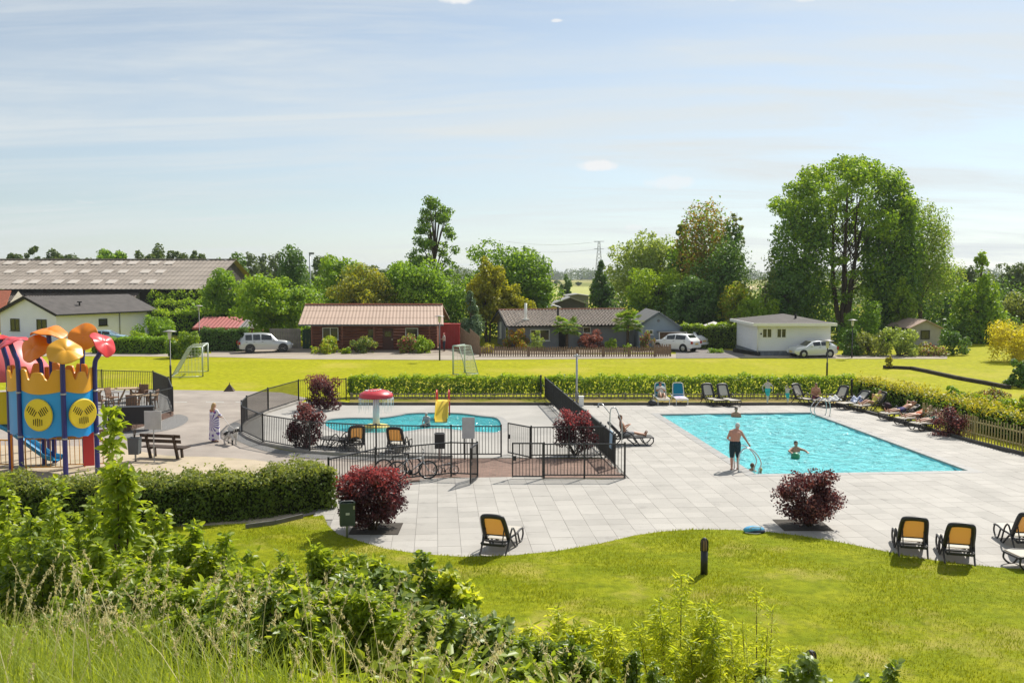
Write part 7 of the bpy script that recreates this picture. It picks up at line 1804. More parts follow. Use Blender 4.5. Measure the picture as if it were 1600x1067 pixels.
def person(label, loc, rz, J, k=1., skin=None, hair=None, shorts=None, shirt=None, bra=None, leg=.55, sleeve=.4, vox=.016, hairlong=False, fat=1., group=None, lower=True):
    """one continuous body grown round a skeleton; hair and clothes are its children"""
    t = thing('person', label, 'person', loc, rz, group); skin = skin or M_skin
    j = {a: Vector(v) for a, v in J.items()}; q = {a: (v * k if a not in ('look', 'up') else v.normalized()) for a, v in j.items()}
    r = lambda p, rad: (*q[p], rad * k) if isinstance(p, str) else (*p, rad * k)
    mid = lambda a, b, f: q[a].lerp(q[b], f)
    mb = MB()
    ax = (q['shR'] - q['shL']).normalized(); hx = (q['hipR'] - q['hipL']).normalized()
    tors = []
    for s in (-1, 1):
        tors.append([(*(q['pelvis'] + hx * s * .075 * k), .105 * k * fat), (*(q['waist'] + ax * s * .06 * k), .102 * k * fat), (*(q['chest'] + ax * s * .085 * k), .108 * k * fat), (*(mid('chest', 'neck', .55) + ax * s * .08 * k), .070 * k)])
    for c in tors: limb(mb, c)
    limb(mb, [(*q['pelvis'], .11 * k * fat), (*q['waist'], .112 * k * fat), (*q['chest'], .115 * k * fat), (*q['neck'], .058 * k)])
    limb(mb, [(*q['neck'], .060 * k), (*mid('neck', 'head', .6), .055 * k)])
    for s in 'LR':
        limb(mb, [(*mid('neck', 'sh' + s, .35), .055 * k), (*q['sh' + s], .062 * k), (*q['el' + s], .043 * k), (*q['wr' + s], .030 * k)])
        if lower: limb(mb, [(*q['hip' + s], .098 * k * fat ** .5), (*mid('hip' + s, 'kn' + s, .45), .080 * k), (*q['kn' + s], .056 * k), (*mid('kn' + s, 'an' + s, .35), .056 * k), (*q['an' + s], .036 * k)])
        # hand: palm, four unequal bent fingers and a thumb leaving its side
        d = (q['wr' + s] - q['el' + s]).normalized(); sd = d.cross(Vector((0, 0, 1)));
        if sd.length < .2: sd = Vector((0, 1, 0)).cross(d) * -1
        sd.normalize(); nn = sd.cross(d); w = q['wr' + s]; pal = w + d * .05 * k
        limb(mb, [(*w, .027 * k), (*(pal + sd * .018 * k), .023 * k), (*(pal + d * .035 * k + sd * .02 * k), .020 * k)], 8); limb(mb, [(*w, .027 * k), (*(pal - sd * .018 * k), .023 * k), (*(pal + d * .03 * k - sd * .02 * k), .020 * k)], 8)
        for i_, (o_, ln) in enumerate(((-.030, .062), (-.010, .078), (.012, .072), (.032, .056))):
            b0 = pal + d * .035 * k + sd * o_ * k; b1 = b0 + d * ln * .55 * k + sd * o_ * .15 * k; limb(mb, [(*b0, .0105 * k), (*b1, .0098 * k), (*(b1 + (d * .75 - nn * .65) * ln * .45 * k), .0088 * k)], 6)
        ts = -1 if s == 'L' else 1; b0 = w + d * .025 * k - sd * ts * -.022 * k; limb(mb, [(*b0, .013 * k), (*(b0 + (d * .6 + sd * ts * .8).normalized() * .04 * k), .0115 * k), (*(b0 + (d * .9 + sd * ts * .45).normalized() * .07 * k), .0095 * k)], 6)
        if lower:
            fd = (q['an' + s] - q['kn' + s]).normalized(); tv = Vector(J.get('toe' + s, (0, 0, 0)))
            f = tv if tv.length > 0 else (Vector((0, 1, 0)) - fd * fd.y).normalized()
            f = f.normalized(); he = q['an' + s] + fd * .035 * k - f * .03 * k
            limb(mb, [(*he, .036 * k), (*(q['an' + s] + fd * .035 * k + f * .09 * k), .034 * k), (*(q['an' + s] + fd * .052 * k + f * .17 * k), .024 * k)], 8)
    # head with jaw, nose, ears
    lk, up = q['look'], q['up']; rt = lk.cross(up).normalized(); up = rt.cross(lk); H = q['head']; M = Matrix((rt, lk, up)).transposed()
    mb.sphere(H + up * .015 * k, (.076 * k, .094 * k, .104 * k), 14, 10, M=M); mb.sphere(H - up * .045 * k + lk * .022 * k, (.058 * k, .066 * k, .066 * k), 12, 8, M=M)
    limb(mb, [(*(H + lk * .088 * k + up * .012 * k), .010 * k), (*(H + lk * .105 * k - up * .018 * k), .014 * k)], 6); limb(mb, [(*(H + lk * .078 * k - up * .055 * k - rt * .016 * k), .011 * k), (*(H + lk * .078 * k - up * .055 * k + rt * .016 * k), .011 * k)], 6)
    for s in (-1, 1): mb.sphere(H + rt * s * .078 * k - lk * .005 * k, (.010 * k, .020 * k, .030 * k), 8, 6, M=M)
    voxel('body', mb, skin, t, vox)
    eb = MB()
    for s in (-1, 1): eb.sphere(H + lk * .087 * k + rt * s * .030 * k + up * .018 * k, .010 * k, 8, 6)
    eb.build('eyes', M_hdark, t)
    hm = MB(); hm.sphere(H + up * .030 * k - lk * .014 * k, (.086 * k, .098 * k, .100 * k), 16, 12, M=M)
    keep = []
    for f in hm.f:
        c = sum((Vector(hm.v[i]) for i in f), Vector()) / len(f) - H; y, z = c.dot(lk), c.dot(up)
        if z > .055 * k or (y < -.005 * k and z > -.055 * k) : keep.append(f)
    if hair:
        hm.f = keep; hm.m = [0] * len(keep); hm.sm = [True] * len(keep)
        if hairlong: limb(hm, [(*(H - lk * .07 * k), .06 * k), (*(H - lk * .085 * k - up * .14 * k), .055 * k), (*(H - lk * .08 * k - up * .27 * k), .035 * k)]); hm.m = [0] * len(hm.f); hm.sm = [True] * len(hm.f)
        hm.build('hair', hair, t)
    g_ = .016 * k
    if shorts:
        c = MB()
        for s in (-1, 1): limb(c, [(*(q['pelvis'] + hx * s * .075 * k + (q['waist'] - q['pelvis']) * .25), .105 * k * fat + g_), (*(q['pelvis'] + hx * s * .078 * k), .106 * k * fat + g_)])
        limb(c, [(*(q['pelvis'].lerp(q['waist'], .3)), .112 * k * fat + g_), (*q['pelvis'], .11 * k * fat + g_)])
        for s in 'LR': limb(c, [(*q['hip' + s], .100 * k * fat ** .5 + g_), (*mid('hip' + s, 'kn' + s, leg * .5), .090 * k + g_), (*(mid('hip' + s, 'kn' + s, leg) if leg <= 1 else q['kn' + s]), (.078 if leg < .8 else .062) * k + g_)] + ([(*mid('kn' + s, 'an' + s, leg - 1), .052 * k + g_)] if leg > 1 else []))
        voxel('shorts' if leg < 1.2 else 'trousers', c, shorts, t, vox * 1.1, 2)
    if shirt:
        c = MB()
        for ch in tors: limb(c, [(a, b, d_, e + g_) for a, b, d_, e in ch])
        limb(c, [(*q['pelvis'], .112 * k * fat + g_), (*q['waist'], .115 * k * fat + g_), (*q['chest'], .118 * k * fat + g_)])
        for s in 'LR': limb(c, [(*mid('neck', 'sh' + s, .5), .058 * k + g_), (*q['sh' + s], .064 * k + g_), (*mid('sh' + s, 'el' + s, sleeve), .054 * k + g_)])
        voxel('shirt', c, shirt, t, vox * 1.1, 2)
    if bra:
        c = MB()
        for s in (-1, 1): limb(c, [(*(q['chest'] + ax * s * .09 * k), .112 * k * fat + g_ * .6), (*(q['chest'].lerp(q['waist'], .25) + ax * s * .085 * k), .110 * k * fat + g_ * .6)])
        voxel('swim_top', c, bra, t, vox * 1.1, 2)
    return t
def lie(b=25, knee=.47, arms='side', look=None):
    b = math.radians(b); d = Vector((0, -math.cos(b), math.sin(b))); n = Vector((0, math.sin(b), math.cos(b))); p = Vector((0, .10, .475))
    j = dict(pelvis=p, waist=p + d * .16, chest=p + d * .38, neck=p + d * .56 + n * .01, head=p + d * .71 + n * .03, shL=p + d * .47 + Vector((-.18, 0, 0)), shR=p + d * .47 + Vector((.18, 0, 0)), hipL=p + Vector((-.092, .03, -.01)), hipR=p + Vector((.092, .03, -.01)),
             knL=(-.12, .52, knee), knR=(.11, .52, knee + .02), anL=(-.12, .95, .435), anR=(.11, .95, .435), toeL=(0, .35, 1), toeR=(0, .35, 1), look=look or (n * .9 + Vector((0, .3, 0))), up=d)
    if arms == 'side': j.update(elL=p + d * .22 + Vector((-.27, 0, 0)), elR=p + d * .22 + Vector((.27, 0, 0)), wrL=p + d * .0 + Vector((-.22, .02, .05)), wrR=p + d * .0 + Vector((.22, .02, .05)))
    elif arms == 'head': j.update(elL=p + d * .66 + n * .12 + Vector((-.30, 0, 0)), elR=p + d * .66 + n * .12 + Vector((.30, 0, 0)), wrL=p + d * .74 + n * .02 + Vector((-.10, 0, 0)), wrR=p + d * .74 + n * .02 + Vector((.10, 0, 0)))
    else: j.update(elL=p + d * .24 + n * .05 + Vector((-.24, 0, 0)), elR=p + d * .24 + n * .05 + Vector((.24, 0, 0)), wrL=p + d * .30 + n * .26 + Vector((-.08, 0, 0)), wrR=p + d * .30 + n * .26 + Vector((.08, 0, 0)))
    return j
SIT = dict(pelvis=(0, -.05, .46), waist=(0, -.05, .61), chest=(0, -.01, .83), neck=(0, .04, .99), head=(0, .08, 1.12), shL=(-.18, .02, .91), shR=(.18, .02, .91), elL=(-.24, .10, .66), elR=(.24, .10, .66), wrL=(-.08, .30, .58), wrR=(.08, .30, .58), hipL=(-.10, -.02, .44), hipR=(.10, -.02, .44), knL=(-.14, .40, .48), knR=(.14, .40, .48), anL=(-.13, .40, .08), anR=(.13, .42, .08), look=(0, 1, -.15), up=(0, 0, 1))
M_navy = mat('dark_teal_shorts', (.010, .030, .042), .8, var=.15); M_teal = mat('teal_trunks', (.05, .38, .34), .8, var=.2, vscale=12)
# the man at the ladder, seen from behind, leaning a little towards the rail he holds
mp = G(1148, 734); tgt = lad1 + Vector((0, 0, .80))
J = pose(pelvis=(0, 0, .94), waist=(.0, .01, 1.09), chest=(.03, .04, 1.30), neck=(.07, .09, 1.46), head=(.12, .17, 1.56), shL=(-.15, .05, 1.39), shR=(.21, .04, 1.37), elL=(-.25, .10, 1.14), wrL=(-.14, .28, 1.05), elR=(.38, .12, 1.13), wrR=(.53, .22, .92), knL=(-.11, .03, .50), anL=(-.12, -.04, .08), knR=(.12, .05, .50), anR=(.13, .03, .08), look=(.25, .85, -.45), up=(.15, .4, .9))
person('older man in dark knee-length shorts holding the near pool ladder, seen from behind', mp + Vector((0, 0, .0)), 0, J, 1.0, skinmat('skin_reddened', (.52, .27, .20)), M_hgrey, shorts=M_navy, leg=1.05, vox=.011, fat=1.10)
# woman with dog
wp = G(335, 690); J = pose(look=(.3, .9, -.1), elR=(.24, .04, 1.16), wrR=(.26, .20, 1.10), elL=(-.22, .06, 1.16), wrL=(-.06, .20, 1.24))
w = person('woman wrapped in a white towel with purple rays, walking a dog on the path', wp, -.5, J, .94, M_skin, M_hbl, bra=mat('coral_strap', (.62, .08, .10), .8), vox=.012, hairlong=True)
m, n, l, out = newmat('ray_towel'); bs = n.new('ShaderNodeBsdfPrincipled'); bs.inputs['Roughness'].default_value = .9; tc = n.new('ShaderNodeTexCoord'); sp_ = n.new('ShaderNodeSeparateXYZ'); l.new(tc.outputs['Object'], sp_.inputs[0])
def nm_(op, a, b=None, c=None):
    x = n.new('ShaderNodeMath'); x.operation = op
    for i_, v in enumerate((a, b, c)):
        if v is None: continue
        if isinstance(v, (int, float)): x.inputs[i_].default_value = v
        else: l.new(v, x.inputs[i_])
    return x.outputs[0]
an_ = nm_('ARCTAN2', nm_('SUBTRACT', sp_.outputs['Z'], .80), nm_('ADD', sp_.outputs['X'], .02)); rd = nm_('ADD', nm_('POWER', nm_('SUBTRACT', sp_.outputs['Z'], .80), 2), nm_('POWER', sp_.outputs['X'], 2))
ray_ = nm_('GREATER_THAN', nm_('SINE', nm_('MULTIPLY', an_, 17)), .15); nz = n.new('ShaderNodeTexNoise'); nz.inputs['Scale'].default_value = 5; l.new(tc.outputs['Object'], nz.inputs[0])
fc = nm_('MULTIPLY', ray_, nm_('GREATER_THAN', nm_('ADD', nz.outputs['Fac'], nm_('MULTIPLY', nm_('SINE', nm_('MULTIPLY', rd, 30)), .25)), .42))
mx_ = n.new('ShaderNodeMix'); mx_.data_type = 'RGBA'; mx_.inputs[6].default_value = (.74, .72, .76, 1); mx_.inputs[7].default_value = (.17, .12, .36, 1); l.new(fc, mx_.inputs[0]); l.new(mx_.outputs[2], bs.inputs['Base Color']); l.new(bs.outputs[0], out.inputs[0])
tb = MB(); N = 36
for i, (z, rx, ry) in enumerate(((.10, .255, .20), (.35, .245, .19), (.65, .235, .18), (.85, .225, .175), (1.02, .205, .16), (1.16, .215, .165), (1.27, .225, .155), (1.275, .20, .135))):
    for q in range(N):
        a = 2 * math.pi * q / N; f = 1 + .045 * math.sin(7 * a + z * 3) * (1.35 - z) + .02 * math.sin(13 * a)
        tb.v.append((math.cos(a) * rx * f, math.sin(a) * ry * f + .02, z - (.02 * math.sin(a * 3) if i == 0 else 0)))
for i in range(7):
    for q in range(N): tb.f.append([i * N + q, i * N + (q + 1) % N, (i + 1) * N + (q + 1) % N, (i + 1) * N + q]); tb.m.append(0); tb.sm.append(True)
tb.build('towel', m, w)
tb = MB(); limb(tb, [(.17, -.02, 1.32, .085), (.23, .05, 1.16, .07), (.22, .17, 1.10, .06)]); voxel('towel_fold', tb, m, w, .014, 2)
# dog
dp = G(361, 694); dg_ = thing('dog', 'shaggy black and white dog on a lead beside the woman in the towel', 'dog', dp, math.radians(-35))
mdog = mat('dog_coat', (.62, .60, .56), .9, var=.15, vscale=12, bump=1., bscale=26, col2=(.035, .032, .03), c2scale=4.2, c2lo=.50, c2hi=.54); db = MB()
limb(db, [(-.26, 0, .44, .125), (-.08, 0, .42, .135), (.12, 0, .43, .15), (.24, 0, .48, .13)], 14); limb(db, [(.22, 0, .50, .11), (.34, 0, .60, .085), (.40, 0, .66, .08)], 12)
limb(db, [(.40, 0, .67, .085), (.47, 0, .65, .062), (.55, 0, .62, .04)], 12)
for s in (-1, 1):
    limb(db, [(.20, s * .09, .42, .075), (.22, s * .095, .26, .048), (.20, s * .095, .12, .034), (.20, s * .095, .03, .034), (.24, s * .095, .025, .03)], 8)
    limb(db, [(-.26, s * .09, .42, .10), (-.20, s * .10, .28, .065), (-.31, s * .10, .17, .038), (-.29, s * .10, .03, .033), (-.25, s * .10, .025, .03)], 8)
    limb(db, [(.38, s * .075, .72, .032), (.36, s * .11, .67, .026), (.37, s * .115, .60, .018)], 8)
limb(db, [(-.36, 0, .48, .05), (-.46, 0, .42, .055), (-.52, 0, .32, .03)], 8)
voxel('body', db, mdog, dg_, .014, 3); MB().sphere((.585, 0, .625), .02, 8, 6).build('nose', M_hdark, dg_); eb = MB(); eb.sphere((.455, -.05, .70), .012, 8, 6).sphere((.455, .05, .70), .012, 8, 6); eb.build('eyes', M_hdark, dg_)
MB().tube([Vector((.30, 0, .565)) + Matrix.Rotation(-.6, 3, 'Y') @ Vector((math.cos(a) * .105, math.sin(a) * .105, 0)) for a in np.linspace(0, 6.283, 16, endpoint=False)], .012, 6, closed=True).build('collar', mat('pale_lead', (.62, .60, .56), .7), dg_)
hand = wp + Matrix.Rotation(-.5, 3, 'Z') @ Vector((.26 * .94, .29 * .94, 1.05)); col_ = dp + Matrix.Rotation(math.radians(-35), 3, 'Z') @ Vector((.27, 0, .66))
ld_ = MB().tube(smooth_line([hand, hand.lerp(col_, .5) - Vector((0, 0, .08)), col_], 6), .012, 6).build('lead', mat('pale_lead'), None, org=col_); tag(ld_, 'pale dog lead running from the woman to the dog', 'lead')
# children jumping in at the far end
jy = (FL + FR).y / 2 - .2
for px, py, kk, sk, J, lb in ((1199, 628, .66, M_skin3, pose(knL=(-.05, .10, .52), anL=(-.03, .02, .12), knR=(.05, .10, .52), anR=(.03, .02, .12), elL=(-.40, 0, 1.20), wrL=(-.36, .05, .93), elR=(.40, 0, 1.20), wrR=(.36, .05, .93), look=(0, .6, -1), toeL=(0, .5, -1), toeR=(0, .5, -1)), 'dark-haired child in teal trunks jumping into the pool with both arms lowered'),
                              (1230, 630, .50, M_skin3, pose(knL=(-.07, .22, .58), anL=(-.05, .12, .20), knR=(.07, .22, .58), anR=(.05, .12, .20), elL=(-.38, 0, 1.50), wrL=(-.58, .0, 1.58), elR=(.22, 0, 1.66), wrR=(.05, .02, 1.88), toeL=(0, .5, -1), toeR=(0, .5, -1)), 'smaller child in teal trunks jumping into the pool with arms raised')):
    p = P(px, py, jy); person(lb, p, math.pi, J, kk, sk, M_hdark if kk > .6 else M_hbr, shorts=M_teal, leg=.95, vox=.014, fat=1.2)
# swimmers standing in the water
for px, py, kk, rz, hr_, lb in ((1150, 651, 1.0, 3.0, M_hdark, 'dark-haired swimmer at the far side of the pool behind the man on the ladder'), (1243, 706, .98, 3.3, M_hdark, 'swimmer in mid pool holding a green ball'), (1175, 735, .88, -.8, M_hbr, 'brown-haired child in the water right beside the near ladder'), (1188, 739, .84, -.4, M_hbl, 'blond child in the water, right of the brown-haired one at the near edge')):
    p = G(px, py, -.085); J = pose(elL=(-.36, .14, 1.36), wrL=(-.34, .36, 1.34), elR=(.36, .14, 1.36), wrR=(.34, .36, 1.34)) if px == 1243 else pose(elL=(-.24, .10, 1.18), wrL=(-.1, .3, 1.2), elR=(.24, .1, 1.18), wrR=(.1, .3, 1.2))
    if px > 1250 or px < 1200: p.y -= .0
    person(lb, (p.x, max(p.y, 32.75) if px < 1200 and px > 1160 else p.y, -1.35), rz, J, kk, M_skin2, hr_, shorts=M_navy, vox=.015)
p = G(1243, 715, -.085); bl_ = thing('ball', 'green ball floating in front of the swimmer in mid pool', 'ball', (p.x, p.y, -.04)); MB().sphere((0, 0, 0), .17, 18, 12).build('skin', plastic('ball_green', (.01, .22, .10)), bl_); MB().tube([(math.cos(a) * .171, 0, math.sin(a) * .171) for a in np.linspace(0, 6.283, 24, endpoint=False)], .006, 5, closed=True).build('seam', plastic('ball_seam', (.01, .12, .06)), bl_)
# child sitting in the splash pool
p = G(667, 664); person('child with grey cap sitting in the splash pool near the yellow slide', (p.x, p.y, -.36), 2.6, SIT, .78, M_skin3, M_hgrey, shirt=mat('grey_shirt', (.35, .36, .38), .8), shorts=M_navy, vox=.016)
# sunbathers
def on_lounger(px, py, hd, label, J, **kw): person(label, G(px, py), math.radians(hd), J, **kw)
on_lounger(1032, 629, 180, 'person resting on the left turquoise lounger, pale towel over the lap', lie(62, .62, 'belly', look=(0.3, .8, -.2)), k=.92, skin=M_skin2, hair=M_hdark, shirt=mat('pale_top', (.60, .62, .58), .8), shorts=mat('beige_wrap', (.52, .42, .30), .9, var=.2, vscale=8), leg=.9, hairlong=True)
on_lounger(1367, 642, 112, 'person in a yellow swimsuit reclining on the last cream lounger by the hedge', lie(50, .58, 'belly'), k=.95, hair=M_hdark, shorts=mat('yellow_cloth', (.62, .55, .10), .8), shirt=mat('yellow_cloth'), sleeve=.02, leg=.25)
for px, py, lb, kw, bk, arms in ((1412, 655, 'sunbather in purple shorts lying on the farthest of the three loungers in a row', dict(hair=M_hdark, shorts=mat('purple_cloth', (.05, .035, .16), .8), leg=.45), 24, 'head'), (1438, 663, 'sunbather in an orange swimsuit lying on the middle of the three loungers in a row', dict(hair=M_hbr, shorts=mat('orange_cloth', (.55, .12, .03), .8), bra=mat('orange_cloth'), leg=.15), 24, 'side'), (1462, 671, 'sunbather in green trunks lying on the nearest of the three loungers in a row', dict(hair=M_hgrey, shorts=mat('green_cloth', (.02, .22, .14), .8), leg=.35), 30, 'side')):
    p = G(px, py); nm2 = {1412: 'farthest', 1438: 'middle', 1462: 'nearest'}[px]
    lounger('%s of three cream loungers in a row, under a sunbather near the paling' % nm2, p, math.radians(108), RG, bk, seat_m=M_mesh_w)
    on_lounger(px, py, 108, lb, lie(bk, .48, arms), skin=M_skin if px != 1412 else M_skin2, **kw)
p = G(972, 695); lounger('dark lounger beside the pool shower under the man in the sun', p, math.radians(-86), 'lounger by the shower', 46, seat_m=mat('dark_mesh'), back_m=mat('dark_mesh'))
person('bare-chested man with sunglasses sitting up on the lounger beside the pool shower', p, math.radians(-86), lie(72, .50, 'belly', look=(0, .95, -.25)), .98, M_skin2, M_hbr, shorts=mat('grey_swim_shorts', (.32, .32, .33), .8), leg=.8, vox=.014)
p = G(1274, 632.5); person('bare-chested man in dark red shorts sitting on a lounger edge facing the pool', (p.x, p.y, -.02), math.radians(172), SIT, .98, M_skin2, M_hbr, shorts=mat('maroon_shorts', (.12, .02, .045), .8), leg=.95, vox=.015)
st_ = thing('stool', 'low white stool under the man in dark red shorts', 'stool', (p.x, p.y + .05, 0)); MB().box((0, 0, .31), (.42, .40, .05)).build('seat', M_white, st_)
for a, b in ((-1, -1), (1, -1), (1, 1), (-1, 1)): MB().bar((a * .17, b * .16, 0), (a * .17, b * .16, .29), .04, .04).build('leg', M_white, st_)
# person at the cabin
p = G(694, 549); person('person in pink cap, pale top and dark trousers standing beside the red shed', p, 1.9, pose(elL=(-.22, .10, 1.16), wrL=(-.06, .24, 1.15), elR=(.22, .1, 1.16), wrR=(.06, .24, 1.15)), .98, M_skin, mat('pink_cap', (.62, .16, .16), .8), shirt=mat('rose_white_top', (.56, .46, .42), .8), shorts=mat('dark_trousers', (.03, .03, .05), .8), leg=1.8, vox=.016)
# ================================================================== FOREGROUND SLOPE
def bigleaves(pos, nrm, size, rng, axis, asp=.5, fold=.22):
    """pointed leaf of two folded quads"""
    n = len(pos); nrm = nrm / (np.linalg.norm(nrm, axis=1, keepdims=True) + 1e-9)
    t = axis - nrm * np.sum(axis * nrm, 1, keepdims=True); t /= (np.linalg.norm(t, axis=1, keepdims=True) + 1e-9)
    b = np.cross(nrm, t); s = size.reshape(-1, 1); w = asp * .5
    v = np.empty((n, 6, 3), np.float32)
    v[:, 0] = pos; v[:, 3] = pos + t * s - nrm * s * .10
    for k_, (al, sg, ww) in {1: (.30, 1, 1.), 2: (.68, 1, .72), 4: (.68, -1, .72), 5: (.30, -1, 1.)}.items(): v[:, k_] = pos + t * s * al + b * s * w * sg * ww + nrm * s * fold * w * ww
    base = np.arange(n, dtype=np.int32)[:, None] * 6
    return v.reshape(-1, 3), np.concatenate([base + np.array([[0, 1, 2, 3]]), base + np.array([[0, 3, 4, 5]])])
FN = 0
def leafy(label, px, top, Y, wpx, lm, leaf=.11, nst=14, per=60, asp=.5, name='bush', cat='bush', mix=None, mixf=.3, tip=None, upright=.35, spread=.30, leaflets=3, z0=None, stemr=.012):
    global FN
    FN += 1; leaf *= .80; per = int(per * 1.5); rng = np.random.default_rng(4000 + FN * 31); c = P(px, top, Y); x0 = c.x; zb = float(terrain(x0, Y)) if z0 is None else z0; Hh = max(.5, c.z - zb); W = 1.35 * wpx * Y / F_PX
    root = thing(name, label, cat, (x0, Y, zb)); pos, nr, ax, tt = [], [], [], []; mb = MB()
    for s_ in range(nst):
        a = rng.uniform(0, 6.28); rr = W / 2 * math.sqrt(rng.random()); h = Hh * (1 - .28 * (rr / (W / 2)) ** 2) * rng.uniform(.80, 1.0) if s_ else Hh
        if s_ == 0: rr *= .15
        e = np.array([x0 + math.cos(a) * rr, Y + math.sin(a) * rr, zb + h]); b = np.array([x0 + math.cos(a) * rr * .25, Y + math.sin(a) * rr * .25, zb - .05]); m_ = (b + e) / 2 + np.array([math.cos(a) * rr * .15, math.sin(a) * rr * .15, h * .12])
        q = [tuple((1 - t) ** 2 * b + 2 * t * (1 - t) * m_ + t * t * e) for t in (0, .25, .5, .75, 1)]
        mb.tube(q, [stemr, stemr * .8, stemr * .6, stemr * .4, stemr * .15], 4)
        t = .18 + .82 * rng.random(per) ** .7; nodes = ((1 - t) ** 2)[:, None] * b + (2 * t * (1 - t))[:, None] * m_ + (t * t)[:, None] * e
        d = rng.normal(size=(per, 3)); d[:, 2] = np.abs(d[:, 2]) * upright; d /= np.linalg.norm(d, axis=1, keepdims=True)
        ln = spread * W * .5 * (1.15 - t) * rng.uniform(.3, 1, per)
        for k_ in range(leaflets):
            f = (k_ + 1) / leaflets; p = nodes + d * (ln * f)[:, None] + rng.normal(size=(per, 3)) * leaf * .25
            pos.append(p); sd = np.cross(d, rng.normal(size=(per, 3))); ax.append(d * .6 + sd * .7 * (0 if k_ == leaflets - 1 else 1)); nr.append(np.array([0, 0, .8]) + rng.normal(size=(per, 3)) * .55 + d * .25); tt.append(t)
    pos, nr, ax, tt = np.concatenate(pos), np.concatenate(nr), np.concatenate(ax), np.concatenate(tt)
    V, Fq = bigleaves(pos, nr, leaf * rng.uniform(.6, 1.25, len(pos)), rng, ax, asp); mi = None; ms = [LM[lm]]
    if tip: ms.append(LM[tip]); mi = (tt + rng.normal(size=len(tt)) * .04 > .93).astype(np.int32)
    elif mix: ms.append(LM[mix]); mi = (rng.random(len(tt)) < mixf).astype(np.int32)
    mesh_np('foliage', V, Fq, ms, root, (x0, Y, zb), mi=None if mi is None else np.concatenate([mi, mi]))
    mb.build('stem', M_trunk, root, world=True); return root
LM['fbright'] = leafmat('fore_bright', (0.207, 0.293, 0.020), (0.403, 0.464, 0.061), spec=.5, rough=.42, patch=.8, trans=.55); LM['fmid'] = leafmat('fore_mid', (0.146, 0.232, 0.017), (0.317, 0.390, 0.055), spec=.5, rough=.42, patch=.8, trans=.52)
LM['fdark'] = leafmat('fore_dark', (0.085, 0.152, 0.017), (0.220, 0.299, 0.049), spec=.55, rough=.42, patch=.8, trans=.38); LM['fwil'] = leafmat('fore_willow', (0.354, 0.427, 0.032), (0.586, 0.610, 0.085), spec=.4, patch=.8, trans=.5); LM['fgrey'] = leafmat('fore_greygreen', (0.146, 0.220, 0.067), (0.342, 0.415, 0.183), spec=.6, rough=.42, patch=.8, trans=.38)
leafy('young ash sapling with tall single leader rising in front of the bench', 178, 640, 11.2, 80, 'fmid', .17, 4, 85, .48, 'sapling', 'sapling', mix='fbright', mixf=.5, spread=.55, leaflets=3, stemr=.022)
for a in ((20, 748, 13.2, 190, 'fbright', 'light green bush at the far left edge in front of the yew hedge'), (95, 752, 12.8, 170, 'fmid', 'mid green bush left of the ash sapling'), (150, 772, 12.2, 160, 'fmid', 'leafy bush around the foot of the ash sapling'), (235, 790, 12.3, 150, 'fbright', 'bright bush right of the ash sapling'), (300, 815, 12.0, 150, 'fmid', 'bush at the middle of the left slope under the yew hedge'), (345, 835, 11.4, 110, 'fbright', 'small bright bush at the right end of the upper left slope'), (40, 815, 10.6, 190, 'fdark', 'dark bush below the light one at the left edge'), (140, 850, 10.0, 190, 'fmid', 'dark shaded bush in the hollow below the sapling'), (250, 860, 10.2, 190, 'fmid', 'bush with mixed leaves in the middle of the left slope'), (360, 890, 9.6, 150, 'fmid', 'low bush between the left slope and the elder')):
    leafy(a[5], a[0], a[1], a[2], a[3], a[4], .125, 17, 58, .5, mix='fbright' if a[4] != 'fbright' else 'fmid', mixf=.35)
leafy('broad mixed bush at the lower middle of the slope among the seed heads', 430, 935, 7.4, 190, 'fmid', .10, 20, 75, .45, mix='fbright', mixf=.4)
leafy('dark bush at the bottom of the slope between seed heads and elder', 560, 975, 6.8, 190, 'fdark', .095, 20, 75, .5, mix='fmid')
leafy('upright narrow weed stalk bush standing out over the lawn left of the elder', 437, 862, 9.8, 60, 'fmid', .07, 10, 60, .4, spread=.6)
leafy('bright green elder-like bush in front of the litter bin', 505, 855, 8.8, 190, 'fbright', .115, 22, 85, .42, mix='fmid', mixf=.4)
leafy('dark leafy bush to the lower right of the elder', 585, 895, 8.2, 170, 'fdark', .10, 20, 75, .6, mix='fgrey', mixf=.35)
leafy('round-leaved shrub with long upright shoots and reddish tips before the single lounger', 655, 868, 8.2, 140, 'fdark', .085, 15, 80, .62, mix='fmid', mixf=.5, spread=.5)
leafy('second round-leaved shrub with pale shoots beside the reddish-tipped one', 712, 895, 8.0, 100, 'fmid', .085, 12, 70, .62, tip='fwil')
leafy('grey-green low shrub at the bottom, below the round-leaved shoots', 690, 965, 7.2, 190, 'fgrey', .095, 18, 70, .6, mix='fmid')
leafy('pointed dark column-shaped plant at the bottom of the lawn', 791, 972, 8.6, 50, 'fdark', .07, 8, 90, .35, spread=.7)
leafy('hanging bamboo-like willow with bright narrow leaves left of the lawn middle', 880, 955, 9.3, 160, 'fwil', .15, 16, 60, .20, mix='fbright', mixf=.3, upright=.05)
leafy('dark bushy plant under the bamboo-like willow', 868, 1005, 8.2, 150, 'fdark', .09, 16, 70, .5, mix='fmid')
leafy('leafy bush at the bottom between the column plant and the willow', 770, 1005, 7.4, 150, 'fmid', .09, 16, 70, .45, mix='fgrey')
leafy('tall yellow-green willow shoots at the bottom middle, left of the bollard', 1065, 898, 10.2, 120, 'fwil', .14, 15, 60, .20, mix='fbright', mixf=.3, spread=.45)
leafy('second clump of willow shoots right of the tallest', 1120, 955, 9.8, 110, 'fwil', .13, 13, 55, .20, mix='fbright', mixf=.3, spread=.4)
leafy('thin see-through willow twigs rising over the lawn right of the clumps', 1190, 925, 10.2, 110, 'fwil', .11, 10, 34, .18, spread=.35)
